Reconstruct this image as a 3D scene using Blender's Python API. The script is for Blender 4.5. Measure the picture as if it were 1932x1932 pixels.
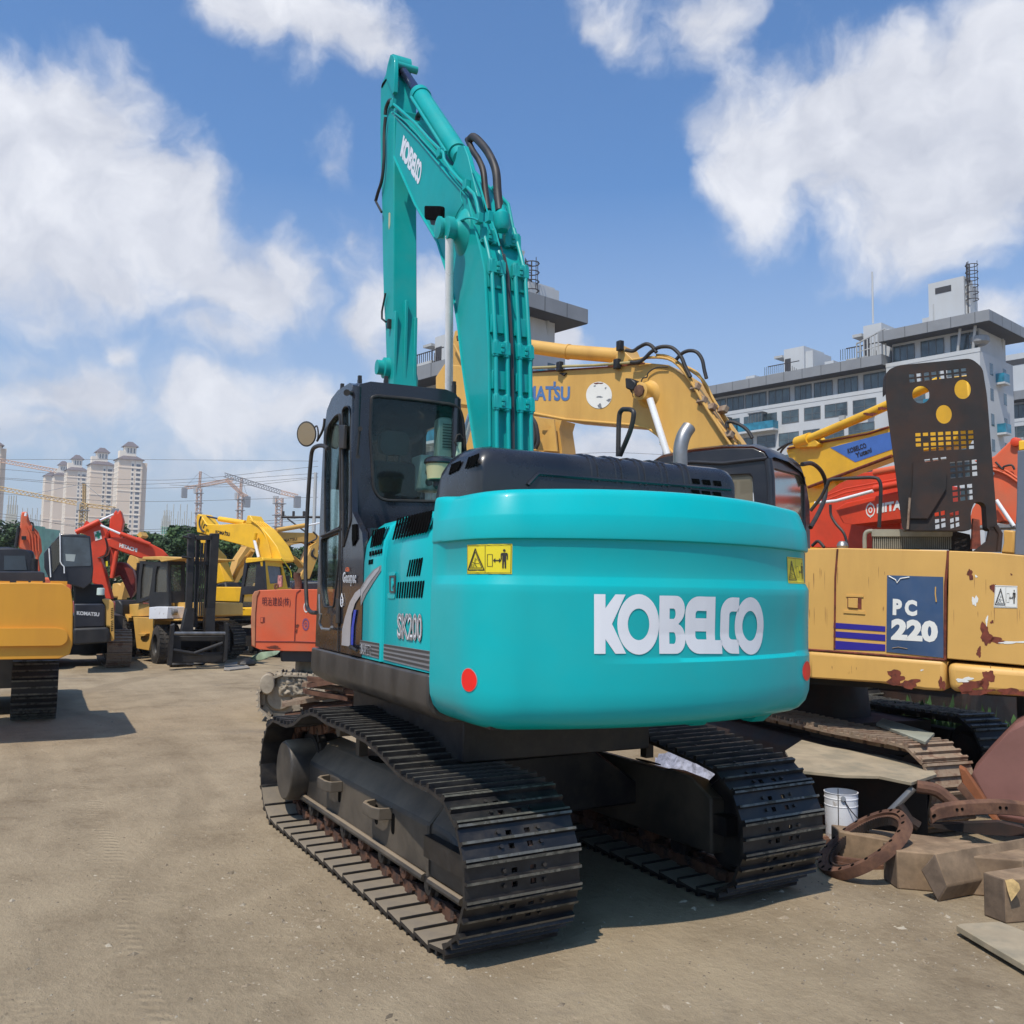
import bpy, bmesh, math, random
from mathutils import Vector, Matrix
from mathutils.geometry import tessellate_polygon
random.seed(7)
S = bpy.context.scene
for o in list(bpy.data.objects): bpy.data.objects.remove(o)
# ------------------------------------------------ camera
KX, KY, FL = 966.0, 966.0, 1740.0
C0 = Vector((-6.992, 4.054, 2.229))
yaw, pit, rol = -0.533, 0.0826, -0.015
fw = Vector((math.cos(yaw)*math.cos(pit), math.sin(yaw)*math.cos(pit), math.sin(pit)))
r0 = Vector((math.sin(yaw), -math.cos(yaw), 0)); u0 = r0.cross(fw)
rt = r0*math.cos(rol) - u0*math.sin(rol); upv = r0*math.sin(rol) + u0*math.cos(rol)
cd = bpy.data.cameras.new("camera"); cam = bpy.data.objects.new("camera", cd)
S.collection.objects.link(cam)
cam.matrix_world = Matrix(((rt.x, upv.x, -fw.x, C0.x), (rt.y, upv.y, -fw.y, C0.y), (rt.z, upv.z, -fw.z, C0.z), (0, 0, 0, 1)))
cd.sensor_width = 36; cd.lens = 36*FL/1932; cd.clip_end = 8000; cd.clip_start = 0.05
S.camera = cam
S.render.resolution_x = S.render.resolution_y = 1024
def ray(X, Y): return fw + rt*((X-KX)/FL) - upv*((Y-KY)/FL)
def atD(X, Y, D): return C0 + ray(X, Y)*D
def atZ(X, Y, z):
    d = ray(X, Y); return C0 + d*((z-C0.z)/d.z)
# ------------------------------------------------ sun + sky
SUNV = Vector((-0.32, 0.50, 1.0)).normalized()
ELEV = math.asin(SUNV.z); AZ = math.atan2(SUNV.x, SUNV.y)
sl = bpy.data.lights.new("sun", 'SUN'); sun = bpy.data.objects.new("sun", sl); S.collection.objects.link(sun)
sun.rotation_euler = (-SUNV).to_track_quat('-Z', 'Y').to_euler(); sl.energy = 4.3; sl.angle = math.radians(0.55); sl.color = (1.0, 0.91, 0.79)
S.view_settings.view_transform = 'Standard'; S.view_settings.look = 'None'
S.view_settings.exposure = 0.08; S.view_settings.gamma = 1.0
W = bpy.data.worlds.new("World"); S.world = W; W.use_nodes = True
nt = W.node_tree; nt.nodes.clear()
def N(t, tree, **kw):
    n = tree.nodes.new(t)
    for k, v in kw.items(): setattr(n, k, v)
    return n
def mth(tree, op, a, b=None, c=None, clamp=False):
    n = tree.nodes.new('ShaderNodeMath'); n.operation = op; n.use_clamp = clamp
    for i, v in enumerate((a, b, c)):
        if v is None: continue
        if isinstance(v, (int, float)): n.inputs[i].default_value = v
        else: tree.links.new(v, n.inputs[i])
    return n.outputs[0]
L = nt.links.new
sky = N('ShaderNodeTexSky', nt, sky_type='NISHITA', sun_disc=False)
sky.sun_elevation = ELEV; sky.sun_rotation = AZ; sky.altitude = 0; sky.air_density = 1.15; sky.dust_density = 1.6; sky.ozone_density = 2.2
tc = N('ShaderNodeTexCoord', nt)
sep = N('ShaderNodeSeparateXYZ', nt); L(tc.outputs['Generated'], sep.inputs[0])
az = mth(nt, 'ARCTAN2', sep.outputs[1], sep.outputs[0]); el = mth(nt, 'ARCSINE', sep.outputs[2])
cv = N('ShaderNodeCombineXYZ', nt); L(az, cv.inputs[0]); L(el, cv.inputs[1])
def noise(tree, vec, scale, detail=6, rough=.55, dist=0.0):
    n = tree.nodes.new('ShaderNodeTexNoise'); n.inputs['Scale'].default_value = scale; n.inputs['Detail'].default_value = detail
    n.inputs['Roughness'].default_value = rough; n.inputs['Distortion'].default_value = dist
    if vec is not None: tree.links.new(vec, n.inputs['Vector'])
    return n
def vmth(tree, op, a, b=None, out=0):
    n = tree.nodes.new('ShaderNodeVectorMath'); n.operation = op
    for i, v in enumerate((a, b)):
        if v is None: continue
        if isinstance(v, (tuple, list)): n.inputs[i].default_value = v
        elif isinstance(v, (int, float)): n.inputs[3].default_value = v
        else: tree.links.new(v, n.inputs[i])
    return n.outputs[out]
nz = noise(nt, tc.outputs['Generated'], 8.0, 7, .52)
wv = vmth(nt, 'SUBTRACT', nz.outputs['Color'], (.5, .5, .5)); wv = vmth(nt, 'MULTIPLY', wv, (.13, .11, 0)); wc = vmth(nt, 'ADD', cv.outputs[0], wv)
# clouds: centre and half size on the photograph, thickness
BL = [(100,330,200,180,1),(1660,260,240,160,1),(1920,140,90,110,1),(520,900,260,60,.6),(80,840,260,70,.45),(60,430,190,150,1),(150,300,150,170,1),(260,380,140,120,1),(340,410,100,100,1),(20,260,120,120,1),(130,190,60,70,1),(400,480,80,90,.9),(480,540,130,80,.9),(560,510,60,70,.8),(420,620,120,80,.6),(160,510,220,60,.8),
 (520,20,150,70,.9),(620,60,140,80,.9),(700,105,90,55,.7),(560,110,70,60,.5),(610,320,55,70,.42),(650,430,70,60,.5),(705,590,60,90,.75),(810,560,75,80,.85),(650,500,60,50,.4),
 (1130,50,80,60,.6),(1180,90,60,60,.6),(1310,40,80,90,.65),(1250,130,60,60,.3),(1400,200,90,80,.4),
 (1640,290,230,170,1),(1500,320,150,110,.95),(1800,330,200,150,1),(1850,170,170,130,1),(1700,170,140,100,1),(1560,210,110,90,.95),(1380,260,80,60,.55),(1440,400,100,60,.7),
 (1070,650,50,45,.9),(1900,620,70,60,.85),(240,655,40,35,.6),(130,740,190,70,.8),(60,800,200,60,.6),(420,760,190,80,.8),(560,740,110,60,.85),(640,800,120,60,.6),(330,880,300,70,.35),(900,830,400,90,.7),(1200,860,250,80,.6),(760,700,120,80,.5),(20,660,80,40,.4)]
acc = None
for (X, Y, rx, ry, th) in BL:
    d = ray(X, Y).normalized(); a_, e_ = math.atan2(d.y, d.x), math.asin(d.z)
    v = vmth(nt, 'SUBTRACT', wc, (a_, e_, 0)); v = vmth(nt, 'MULTIPLY', v, (FL*math.cos(e_)/rx, FL/ry, 0))
    l = vmth(nt, 'LENGTH', v, None, 1)
    q = mth(nt, 'MULTIPLY_ADD', l, -.55*th, .55*th+.45*(th-1)*.6)
    acc = q if acc is None else mth(nt, 'SMOOTH_MAX', acc, q, .16)
nf = noise(nt, wc, 11.0, 10, .56, .0)
den = mth(nt, 'ADD', acc, mth(nt, 'MULTIPLY', mth(nt, 'SUBTRACT', nf.outputs['Fac'], .5), .95))
mk = N('ShaderNodeMapRange', nt, interpolation_type='SMOOTHSTEP'); L(den, mk.inputs[0]); mk.inputs[1].default_value = -.13; mk.inputs[2].default_value = .27
# cloud tone: brighter on the sun side, greyer in the thick lower middle
n2 = noise(nt, vmth(nt, 'ADD', wc, (-.02, .035, 0)), 11.0, 8, .56, .0)
sh = mth(nt, 'SUBTRACT', nf.outputs['Fac'], n2.outputs['Fac'])
ton = mth(nt, 'MULTIPLY_ADD', sh, 1.25, .60)
ton = mth(nt, 'SUBTRACT', ton, mth(nt, 'MULTIPLY', mth(nt, 'SUBTRACT', acc, .18, clamp=True), -.35))
n3 = noise(nt, wc, 4.0, 3, .5); ton = mth(nt, 'ADD', ton, mth(nt, 'MULTIPLY', mth(nt, 'SUBTRACT', n3.outputs['Fac'], .5), .9), clamp=True)
crp = N('ShaderNodeValToRGB', nt); L(ton, crp.inputs[0])
crp.color_ramp.elements[0].position = .05; crp.color_ramp.elements[0].color = (4.3, 4.6, 5.5, 1)
crp.color_ramp.elements[1].position = .95; crp.color_ramp.elements[1].color = (8.6, 8.7, 9.1, 1)
# pale air towards the horizon
hz = N('ShaderNodeMapRange', nt); L(el, hz.inputs[0]); hz.inputs[1].default_value = 0.0; hz.inputs[2].default_value = .42; hz.inputs[3].default_value = .74; hz.inputs[4].default_value = 0.0
mh = N('ShaderNodeMix', nt, data_type='RGBA'); L(hz.outputs[0], mh.inputs[0]); 
skm = N('ShaderNodeMix', nt, data_type='RGBA', blend_type='MULTIPLY'); skm.inputs[0].default_value = 1.0; L(sky.outputs[0], skm.inputs[6]); skm.inputs[7].default_value = (.72, 1.12, 1.50, 1)
L(skm.outputs[2], mh.inputs[6]); mh.inputs[7].default_value = (5.6, 6.0, 6.9, 1)
mc = N('ShaderNodeMix', nt, data_type='RGBA'); L(mth(nt, 'MULTIPLY', mk.outputs[0], .93), mc.inputs[0]); L(mh.outputs[2], mc.inputs[6]); L(crp.outputs[0], mc.inputs[7])
bg = N('ShaderNodeBackground', nt); L(mc.outputs[2], bg.inputs[0]); bg.inputs[1].default_value = 0.105
wo = N('ShaderNodeOutputWorld', nt); L(bg.outputs[0], wo.inputs[0])
# ------------------------------------------------ materials
MT = {}
DUST = (.27, .21, .145); RUST = (.092, .042, .026)
def M(name, col, rough=.5, metal=0.0, var=.12, scale=3.0, bump=0.0, bscale=30.0, dirt=None, damt=.0, dscale=2.0, coat=0.0, thr=.55, streak=False, soft=.12, spec=None, top=0.0):
    """paint / metal / stone: noise-varied base colour, optional patches of a second colour (dirt, rust), bump"""
    if name in MT: return MT[name]
    m = bpy.data.materials.new(name); m.use_nodes = True; t = m.node_tree; b = t.nodes['Principled BSDF']; l = t.links.new
    tcn = t.nodes.new('ShaderNodeTexCoord'); co = tcn.outputs['Object']
    n = noise(t, co, scale, 6, .6)
    mr = N('ShaderNodeMapRange', t); l(n.outputs['Fac'], mr.inputs[0]); mr.inputs[1].default_value = .3; mr.inputs[2].default_value = .7; mr.inputs[3].default_value = 1-var; mr.inputs[4].default_value = 1+var
    mx = N('ShaderNodeMix', t, data_type='RGBA', blend_type='MULTIPLY'); mx.inputs[0].default_value = 1; mx.inputs[6].default_value = (*col, 1)
    cmb = N('ShaderNodeCombineColor', t)
    for i in range(3): l(mr.outputs[0], cmb.inputs[i])
    l(cmb.outputs[0], mx.inputs[7]); out = mx.outputs[2]; rsock = None
    if dirt is not None:
        v = co
        if streak:
            mp = N('ShaderNodeMapping', t); l(co, mp.inputs[0]); mp.inputs['Scale'].default_value = (1, 1, .14); v = mp.outputs[0]
        nd = noise(t, v, dscale, 9, .65, .2)
        md = N('ShaderNodeMapRange', t, interpolation_type='SMOOTHSTEP'); l(nd.outputs['Fac'], md.inputs[0]); md.inputs[1].default_value = thr-soft/2; md.inputs[2].default_value = thr+soft/2; md.inputs[4].default_value = damt
        m2 = N('ShaderNodeMix', t, data_type='RGBA'); l(md.outputs[0], m2.inputs[0]); l(out, m2.inputs[6]); m2.inputs[7].default_value = (*dirt, 1); out = m2.outputs[2]
        rsock = mth(t, 'MULTIPLY_ADD', md.outputs[0], max(0, .85-rough), rough)
    if top:
        gN = N('ShaderNodeNewGeometry', t); sn = N('ShaderNodeSeparateXYZ', t); l(gN.outputs['Normal'], sn.inputs[0])
        nt_ = noise(t, co, 3.5, 8, .65); tf = N('ShaderNodeMapRange', t, interpolation_type='SMOOTHSTEP'); l(mth(t, 'ADD', sn.outputs[2], mth(t, 'MULTIPLY', nt_.outputs['Fac'], .5)), tf.inputs[0]); tf.inputs[1].default_value = .75; tf.inputs[2].default_value = 1.15; tf.inputs[4].default_value = top
        m3 = N('ShaderNodeMix', t, data_type='RGBA'); l(tf.outputs[0], m3.inputs[0]); l(out, m3.inputs[6]); m3.inputs[7].default_value = (*DUST, 1); out = m3.outputs[2]
    l(out, b.inputs['Base Color'])
    nr = noise(t, co, scale*2.3, 5, .7); rr = mth(t, 'MULTIPLY_ADD', nr.outputs['Fac'], .22, -.11)
    l(mth(t, 'ADD', rsock if rsock is not None else rough, rr, clamp=True), b.inputs['Roughness'])
    b.inputs['Metallic'].default_value = metal
    if coat: b.inputs['Coat Weight'].default_value = coat; b.inputs['Coat Roughness'].default_value = .08
    if spec is not None: b.inputs['Specular IOR Level'].default_value = spec
    if bump:
        nb = noise(t, co, bscale, 8, .65); bp = t.nodes.new('ShaderNodeBump'); bp.inputs['Strength'].default_value = min(1, bump*2); bp.inputs['Distance'].default_value = .02*bump*2
        l(nb.outputs['Fac'], bp.inputs['Height']); l(bp.outputs[0], b.inputs['Normal'])
    MT[name] = m; return m
teal = M('teal paint', (.0, .40, .425), .34, coat=.22, spec=.22, var=.05, scale=1.3, dirt=(.03, .36, .34), damt=.3, dscale=1.4, soft=.4, bump=.01, bscale=4)
tealb = M('teal boom paint', (.001, .325, .315), .40, coat=.15, spec=.25, var=.08, scale=2, dirt=(.06, .30, .27), damt=.3, dscale=2.2, soft=.4, bump=.015, bscale=6)
blk = M('black gloss plastic', (.013, .0135, .017), .24, coat=.25, var=.15, scale=2, dirt=(.10, .09, .08), damt=.18, dscale=2.5, soft=.5, bump=.02, bscale=5)
cabm = M('charcoal cab paint', (.012, .013, .019), .24, coat=.35, var=.1, scale=1.5, dirt=(.10, .088, .075), damt=.10, dscale=1.6, soft=.5)
skirt = M('dusty black steel', (.022, .022, .023), .38, var=.2, dirt=(.19, .16, .13), damt=.42, dscale=3, soft=.5, streak=True)
shoe_m = M('dark track steel', (.010, .010, .012), .42, metal=.1, var=.3, scale=6, dirt=(.08, .066, .05), damt=.4, dscale=5, soft=.3, bump=.06, bscale=25)
tip_m = M('worn grouser steel', (.14, .135, .115), .42, metal=.45, var=.4, scale=14, dirt=(.05, .05, .04), damt=.8, dscale=12, soft=.1)
dusty_m = M('dusty shoe plate', (.20, .165, .12), .85, var=.12, scale=4, dirt=(.14, .12, .10), damt=.6, dscale=6, soft=.3, bump=.05)
frame_m = M('dusty track frame', (.018, .017, .016), .5, var=.2, dirt=(.17, .135, .095), damt=.5, dscale=1.1, thr=.5, soft=.35, bump=.02, top=.75)
link_m = M('rusty chain link', (.10, .045, .025), .7, var=.4, scale=8, dirt=(.03, .022, .018), damt=.9, dscale=9, bump=.1)
chrome = M('chrome rod', (.88, .88, .87), .28, metal=.15, var=.08, scale=3, dirt=(.5, .48, .45), damt=.25, dscale=9, soft=.2, streak=True)
rodblue = M('dark steel rod', (.06, .065, .13), .25, metal=.8, var=.1)
rub = M('black rubber', (.016, .016, .017), .5, var=.2, dirt=(.09, .07, .055), damt=.4, dscale=5, soft=.4)
white = M('white vinyl', (.74, .76, .80), .35, var=.03)
greyv = M('grey vinyl', (.20, .205, .215), .35, var=.05)
dgrey = M('dark grey vinyl', (.045, .046, .05), .35, var=.05)
silver = M('silver vinyl', (.45, .46, .49), .3, metal=.3, var=.08)
bluev = M('blue vinyl', (.015, .05, .42), .35, var=.05)
redv = M('red reflector', (.78, .015, .008), .4, var=.03)
yelv = M('yellow sticker', (.72, .60, .02), .4, var=.04)
inkv = M('sticker ink', (.025, .022, .02), .5, var=.05)
hole = M('dark hollow', (.003, .003, .003), .9, var=0, spec=.05)
seatm = M('seat cloth', (.03, .026, .03), .9, var=.3, scale=30)
intm = M('cab trim', (.05, .055, .055), .6, var=.1)
palep = M('pale plastic', (.50, .60, .56), .45, var=.05)
cream = M('cream filter case', (.50, .47, .26), .4, var=.08)
steelp = M('steel pipe', (.30, .30, .30), .38, metal=.7, var=.15, scale=5, dirt=(.18, .15, .12), damt=.4, dscale=6, soft=.3)
def glass(name, tint, rough=.03, alpha=.35):
    m = bpy.data.materials.new(name); m.use_nodes = True; t = m.node_tree; t.nodes.remove(t.nodes['Principled BSDF'])
    tr = N('ShaderNodeBsdfTransparent', t); tr.inputs[0].default_value = (*tint, 1)
    gl = N('ShaderNodeBsdfGlossy', t); gl.inputs['Roughness'].default_value = rough; gl.inputs[0].default_value = (.8, .9, .9, 1)
    df = N('ShaderNodeBsdfDiffuse', t); df.inputs[0].default_value = (.20, .19, .16, 1)
    fr = N('ShaderNodeFresnel', t); fr.inputs[0].default_value = 1.5
    mx0 = N('ShaderNodeMixShader', t); mx0.inputs[0].default_value = alpha; t.links.new(tr.outputs[0], mx0.inputs[1]); t.links.new(df.outputs[0], mx0.inputs[2])
    mx = N('ShaderNodeMixShader', t); t.links.new(mth(t, 'MULTIPLY', fr.outputs[0], .55), mx.inputs[0]); t.links.new(mx0.outputs[0], mx.inputs[1]); t.links.new(gl.outputs[0], mx.inputs[2])
    t.links.new(mx.outputs[0], t.nodes['Material Output'].inputs[0]); return m
gtint = glass('tinted glass', (.80, .87, .85), alpha=.03)
gcurt = glass('curtained glass', (.4, .38, .3), .12, .82)
gcurt.node_tree.nodes['Diffuse BSDF'].inputs[0].default_value = (.17, .145, .10, 1)
gdusty = glass('dusty glass', (.62, .63, .54), .12, .35)
# ------------------------------------------------ mesh builder
class MB:
    def __init__(s, xf=None): s.v = []; s.f = []; s.mi = []; s.xf = xf; s.cur = 0
    def V(s, p):
        p = Vector(p)
        if s.xf: p = s.xf(p)
        s.v.append(p); return len(s.v)-1
    def F(s, *i): s.f.append(i); s.mi.append(s.cur)
    def box(s, c, d, rot=0.0, tilt=None):
        R = Matrix.Rotation(rot, 3, 'Z')
        if tilt: R = R @ Matrix.Rotation(tilt[1], 3, tilt[0])
        ix = [s.V(Vector(c)+R @ Vector((x*d[0]/2, y*d[1]/2, z*d[2]/2))) for x in (-1, 1) for y in (-1, 1) for z in (-1, 1)]
        for q in ((0,1,3,2),(4,6,7,5),(0,4,5,1),(2,3,7,6),(0,2,6,4),(1,5,7,3)): s.F(*[ix[k] for k in q])
    def b2(s, a, b): # box from min corner to max corner
        s.box([(a[i]+b[i])/2 for i in range(3)], [abs(b[i]-a[i]) for i in range(3)])
    def prism(s, loops, mp, vec):
        """loops: [outer, hole...] of 2D points, mp maps (u,v) to 3D, vec the thickness vector"""
        if not isinstance(loops[0][0], (tuple, list)): loops = [loops]
        L3 = [[Vector((p[0], p[1], 0)) for p in lp] for lp in loops]
        tri = tessellate_polygon(L3); flat = [p for lp in loops for p in lp]
        n = len(flat); vec = Vector(vec)
        a = [s.V(mp(*p)) for p in flat]; b = [s.V(Vector(mp(*p))+vec) for p in flat]
        for t in tri: s.F(a[t[0]], a[t[1]], a[t[2]]); s.F(b[t[2]], b[t[1]], b[t[0]])
        k = 0
        for lp in loops:
            m = len(lp)
            for i in range(m): j = (i+1) % m; s.F(a[k+i], b[k+i], b[k+j], a[k+j])
            k += m
    def sheet(s, loops, mp):
        if not isinstance(loops[0][0], (tuple, list)): loops = [loops]
        L3 = [[Vector((p[0], p[1], 0)) for p in lp] for lp in loops]
        tri = tessellate_polygon(L3); flat = [p for lp in loops for p in lp]
        a = [s.V(mp(*p)) for p in flat]
        for t in tri: s.F(a[t[0]], a[t[1]], a[t[2]])
    def fine(s, loops, mp, ml):
        if not isinstance(loops[0][0], (tuple, list)): loops = [loops]
        tri = tessellate_polygon([[Vector((p[0], p[1], 0)) for p in lp] for lp in loops]); P = [tuple(p) for lp in loops for p in lp]; T = [tuple(t) for t in tri]
        for it in range(7):
            mid = {}; T2 = []; ch = False
            def m_(a, b):
                if math.hypot(P[a][0]-P[b][0], P[a][1]-P[b][1]) <= ml: return None
                k = (min(a, b), max(a, b))
                if k not in mid: mid[k] = len(P); P.append(((P[a][0]+P[b][0])/2, (P[a][1]+P[b][1])/2))
                return mid[k]
            for (a, b, c) in T:
                e = [m_(a, b), m_(b, c), m_(c, a)]; n = sum(x is not None for x in e)
                if n == 0: T2.append((a, b, c)); continue
                ch = True
                while n == 1 and e[0] is None or n == 2 and e[2] is not None: a, b, c = b, c, a; e = e[1:]+e[:1]
                if n == 1: T2 += [(a, e[0], c), (e[0], b, c)]
                elif n == 2: T2 += [(a, e[0], c), (e[0], e[1], c), (e[0], b, e[1])]
                else: T2 += [(a, e[0], e[2]), (e[0], b, e[1]), (e[2], e[1], c), (e[0], e[1], e[2])]
            T = T2
            if not ch: break
        ix = [s.V(mp(*p)) for p in P]
        for t in T: s.F(ix[t[0]], ix[t[1]], ix[t[2]])
    def tube(s, pts, r, n=8, closed=False, r2=None):
        pts = [Vector(p) for p in pts]; m = len(pts); rings = []
        prev = None
        for i, p in enumerate(pts):
            a = pts[i-1] if (i > 0 or closed) else p; b = pts[(i+1) % m] if (i < m-1 or closed) else p
            t = (b-a).normalized()
            if prev is None:
                x = t.cross(Vector((0, 0, 1)));  x = t.cross(Vector((1, 0, 0))) if x.length < .2 else x
            else: x = prev - t*prev.dot(t)
            x.normalize(); prev = x; y = t.cross(x)
            rr = r if r2 is None else r+(r2-r)*i/(m-1)
            rings.append([s.V(p+(x*math.cos(2*math.pi*k/n)+y*math.sin(2*math.pi*k/n))*rr) for k in range(n)])
        for i in range(m if closed else m-1):
            A, B = rings[i], rings[(i+1) % m]
            for k in range(n): s.F(A[k], A[(k+1) % n], B[(k+1) % n], B[k])
        if not closed: s.F(*rings[0][::-1]); s.F(*rings[-1])
    def cyl(s, a, b, r, r2=None, n=20): s.tube([a, b], r, n, r2=r2)
    def lathe(s, prof, o, ax, n=24, zs=1.0):
        """prof: (distance along axis, radius); zs stretches heights about o"""
        ax = Vector(ax).normalized(); x = ax.cross(Vector((0, 0, 1)));  x = Vector((1, 0, 0)) if x.length < .1 else x.normalized(); y = ax.cross(x); o = Vector(o)
        rings = []
        for (d, r) in prof:
            ring = []
            for k in range(n):
                p = ax*d+(x*math.cos(2*math.pi*k/n)+y*math.sin(2*math.pi*k/n))*r
                p.z *= zs; ring.append(s.V(o+p))
            rings.append(ring)
        for A, B in zip(rings, rings[1:]):
            for k in range(n): s.F(A[k], A[(k+1) % n], B[(k+1) % n], B[k])
        s.F(*rings[0][::-1]); s.F(*rings[-1])
    def loft(s, rings, closed=True, caps=True):
        R = [[s.V(p) for p in r] for r in rings]; n = len(R[0])
        for A, B in zip(R, R[1:]):
            for k in range(n if closed else n-1): s.F(A[k], A[(k+1) % n], B[(k+1) % n], B[k])
        if caps: s.F(*R[0][::-1]); s.F(*R[-1])
def curvefill(loops, k=100.0):
    cu = bpy.data.curves.new('cf', 'CURVE'); cu.dimensions = '2D'; cu.fill_mode = 'BOTH'
    for lp in loops:
        sp = cu.splines.new('POLY'); sp.points.add(len(lp)-1); sp.use_cyclic_u = True
        for p, q in zip(sp.points, lp): p.co = (q[0]/k, q[1]/k, 0, 1)
    o = bpy.data.objects.new('cf', cu); S.collection.objects.link(o); bpy.context.view_layer.update()
    me = bpy.data.meshes.new_from_object(o.evaluated_get(bpy.context.evaluated_depsgraph_get()))
    vs = [(v.co.x*k, v.co.y*k) for v in me.vertices]; fs = [tuple(p.vertices) for p in me.polygons]
    bpy.data.objects.remove(o); bpy.data.curves.remove(cu); bpy.data.meshes.remove(me); return vs, fs
ORG = {}
def link(name, me, parent=None):
    o = bpy.data.objects.new(name, me); S.collection.objects.link(o)
    if parent is not None: o.parent = parent; ORG[o] = ORG[parent]
    return o
def B(name, mb, mat, parent=None, bevel=0, seg=2, ang=35, org=None):
    me = bpy.data.meshes.new(name); og = ORG[parent] if parent is not None else Vector(org or (0, 0, 0))
    me.from_pydata([v-og for v in mb.v], [], mb.f)
    bm = bmesh.new(); bm.from_mesh(me); bmesh.ops.remove_doubles(bm, verts=bm.verts, dist=1e-5) if bevel or name == 'weld' else None
    bmesh.ops.recalc_face_normals(bm, faces=bm.faces); bm.to_mesh(me); bm.free()
    mats = mat if isinstance(mat, (list, tuple)) else [mat]
    for m in mats: me.materials.append(m)
    if len(mats) > 1:
        for p, k in zip(me.polygons, mb.mi): p.material_index = k
    me.shade_smooth(); me.set_sharp_from_angle(angle=math.radians(ang))
    o = link(name, me, parent)
    if parent is None: ORG[o] = og; o.location = og
    if bevel:
        bv = o.modifiers.new('bevel', 'BEVEL'); bv.width = bevel; bv.segments = seg; bv.limit_method = 'ANGLE'; bv.angle_limit = math.radians(32); bv.harden_normals = False
    return o
def BS(name, mb, mat, parent=None, **kw):
    """like B, one object for each cluster of touching shapes"""
    n = len(mb.v); pa = list(range(n))
    def fd(i):
        while pa[i] != i: pa[i] = pa[pa[i]]; i = pa[i]
        return i
    for f in mb.f:
        for i in f[1:]: pa[fd(i)] = fd(f[0])
    cl = {}
    for i in range(n): cl.setdefault(fd(i), []).append(i)
    bx = []
    for k, ids in cl.items():
        lo = [min(mb.v[i][a] for i in ids)-.001 for a in range(3)]; hi = [max(mb.v[i][a] for i in ids)+.001 for a in range(3)]; bx.append([lo, hi, {k}])
    go = True
    while go:
        go = False
        for i in range(len(bx)):
            for j in range(i+1, len(bx)):
                if all(bx[i][0][a] <= bx[j][1][a] and bx[j][0][a] <= bx[i][1][a] for a in range(3)):
                    bx[i] = [[min(bx[i][0][a], bx[j][0][a]) for a in range(3)], [max(bx[i][1][a], bx[j][1][a]) for a in range(3)], bx[i][2] | bx[j][2]]; bx.pop(j); go = True; break
            if go: break
    out = []
    for b in bx:
        m2 = MB(); mp = {}
        for f, k in zip(mb.f, mb.mi):
            if fd(f[0]) in b[2]:
                g = []
                for i in f:
                    if i not in mp: mp[i] = len(m2.v); m2.v.append(mb.v[i])
                    g.append(mp[i])
                m2.f.append(tuple(g)); m2.mi.append(k)
        out.append(B(name, m2, mat, parent, **kw))
    return out
def tag(o, label, cat, group=None, kind=None):
    o['label'] = label; o['category'] = cat
    if group: o['group'] = group
    if kind: o['kind'] = kind
    return o
def thing(name, loc, label, cat, group=None):
    o = bpy.data.objects.new(name, None); S.collection.objects.link(o); o.location = loc; ORG[o] = Vector(loc); o.empty_display_size = .2
    return tag(o, label, cat, group)
class PL:
    """vertical (or any) plane with point o and normal n towards the viewer"""
    def __init__(s, o, n): s.o = Vector(o); s.n = Vector(n).normalized(); s.n = -s.n if s.n.dot(C0-s.o) < 0 else s.n
    def pt(s, X, Y, off=0.0):
        d = ray(X, Y); k = (s.n.dot(s.o)+off-s.n.dot(C0))/s.n.dot(d); return C0+d*k
    def at(s, off): return lambda X, Y: s.pt(X, Y, off)
def plane_dir(X, Y, D, deg):
    """plane through pixel X,Y at depth D whose horizontal direction leans deg left of the view axis"""
    a = yaw+math.radians(deg); return PL(atD(X, Y, D), (-math.sin(a), math.cos(a), 0))
def smooth(pts, k=6):
    P = [Vector(p) for p in pts]; P = [P[0]*2-P[1]]+P+[P[-1]*2-P[-2]]; out = []
    for i in range(1, len(P)-2):
        for j in range(k):
            t = j/k; out.append(.5*((2*P[i])+(P[i+1]-P[i-1])*t+(2*P[i-1]-5*P[i]+4*P[i+1]-P[i+2])*t*t+(3*P[i]-P[i-1]-3*P[i+1]+P[i+2])*t*t*t))
    out.append(P[-2]); return out
def circ(cx, cy, rx, ry, n=24): return [(cx+rx*math.cos(2*math.pi*k/n), cy+ry*math.sin(2*math.pi*k/n)) for k in range(n)]
def rrect(x0, y0, x1, y1, r, n=4, ry=None):
    ry = ry or r; sx = 1 if x1 > x0 else -1; sy = 1 if y1 > y0 else -1; o = []
    for (cx, cy, a0) in ((x1-sx*r, y1-sy*ry, 0), (x0+sx*r, y1-sy*ry, 90), (x0+sx*r, y0+sy*ry, 180), (x1-sx*r, y0+sy*ry, 270)):
        for k in range(n+1):
            a = math.radians(a0+90*k/n); o.append((cx+sx*r*math.cos(a), cy+sy*ry*math.sin(a)))
    return o
def rpoly(pts, r, n=4):
    """round the corners of a polygon"""
    o = []; m = len(pts)
    for i in range(m):
        p = Vector(pts[i]); a = Vector(pts[i-1])-p; b = Vector(pts[(i+1) % m])-p
        d = min(r, a.length*.45, b.length*.45); A = p+a.normalized()*d; Bq = p+b.normalized()*d
        for k in range(n+1):
            t = k/n; q = A*(1-t)**2+p*2*t*(1-t)+Bq*t*t; o.append((q.x, q.y))
    return o
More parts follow.
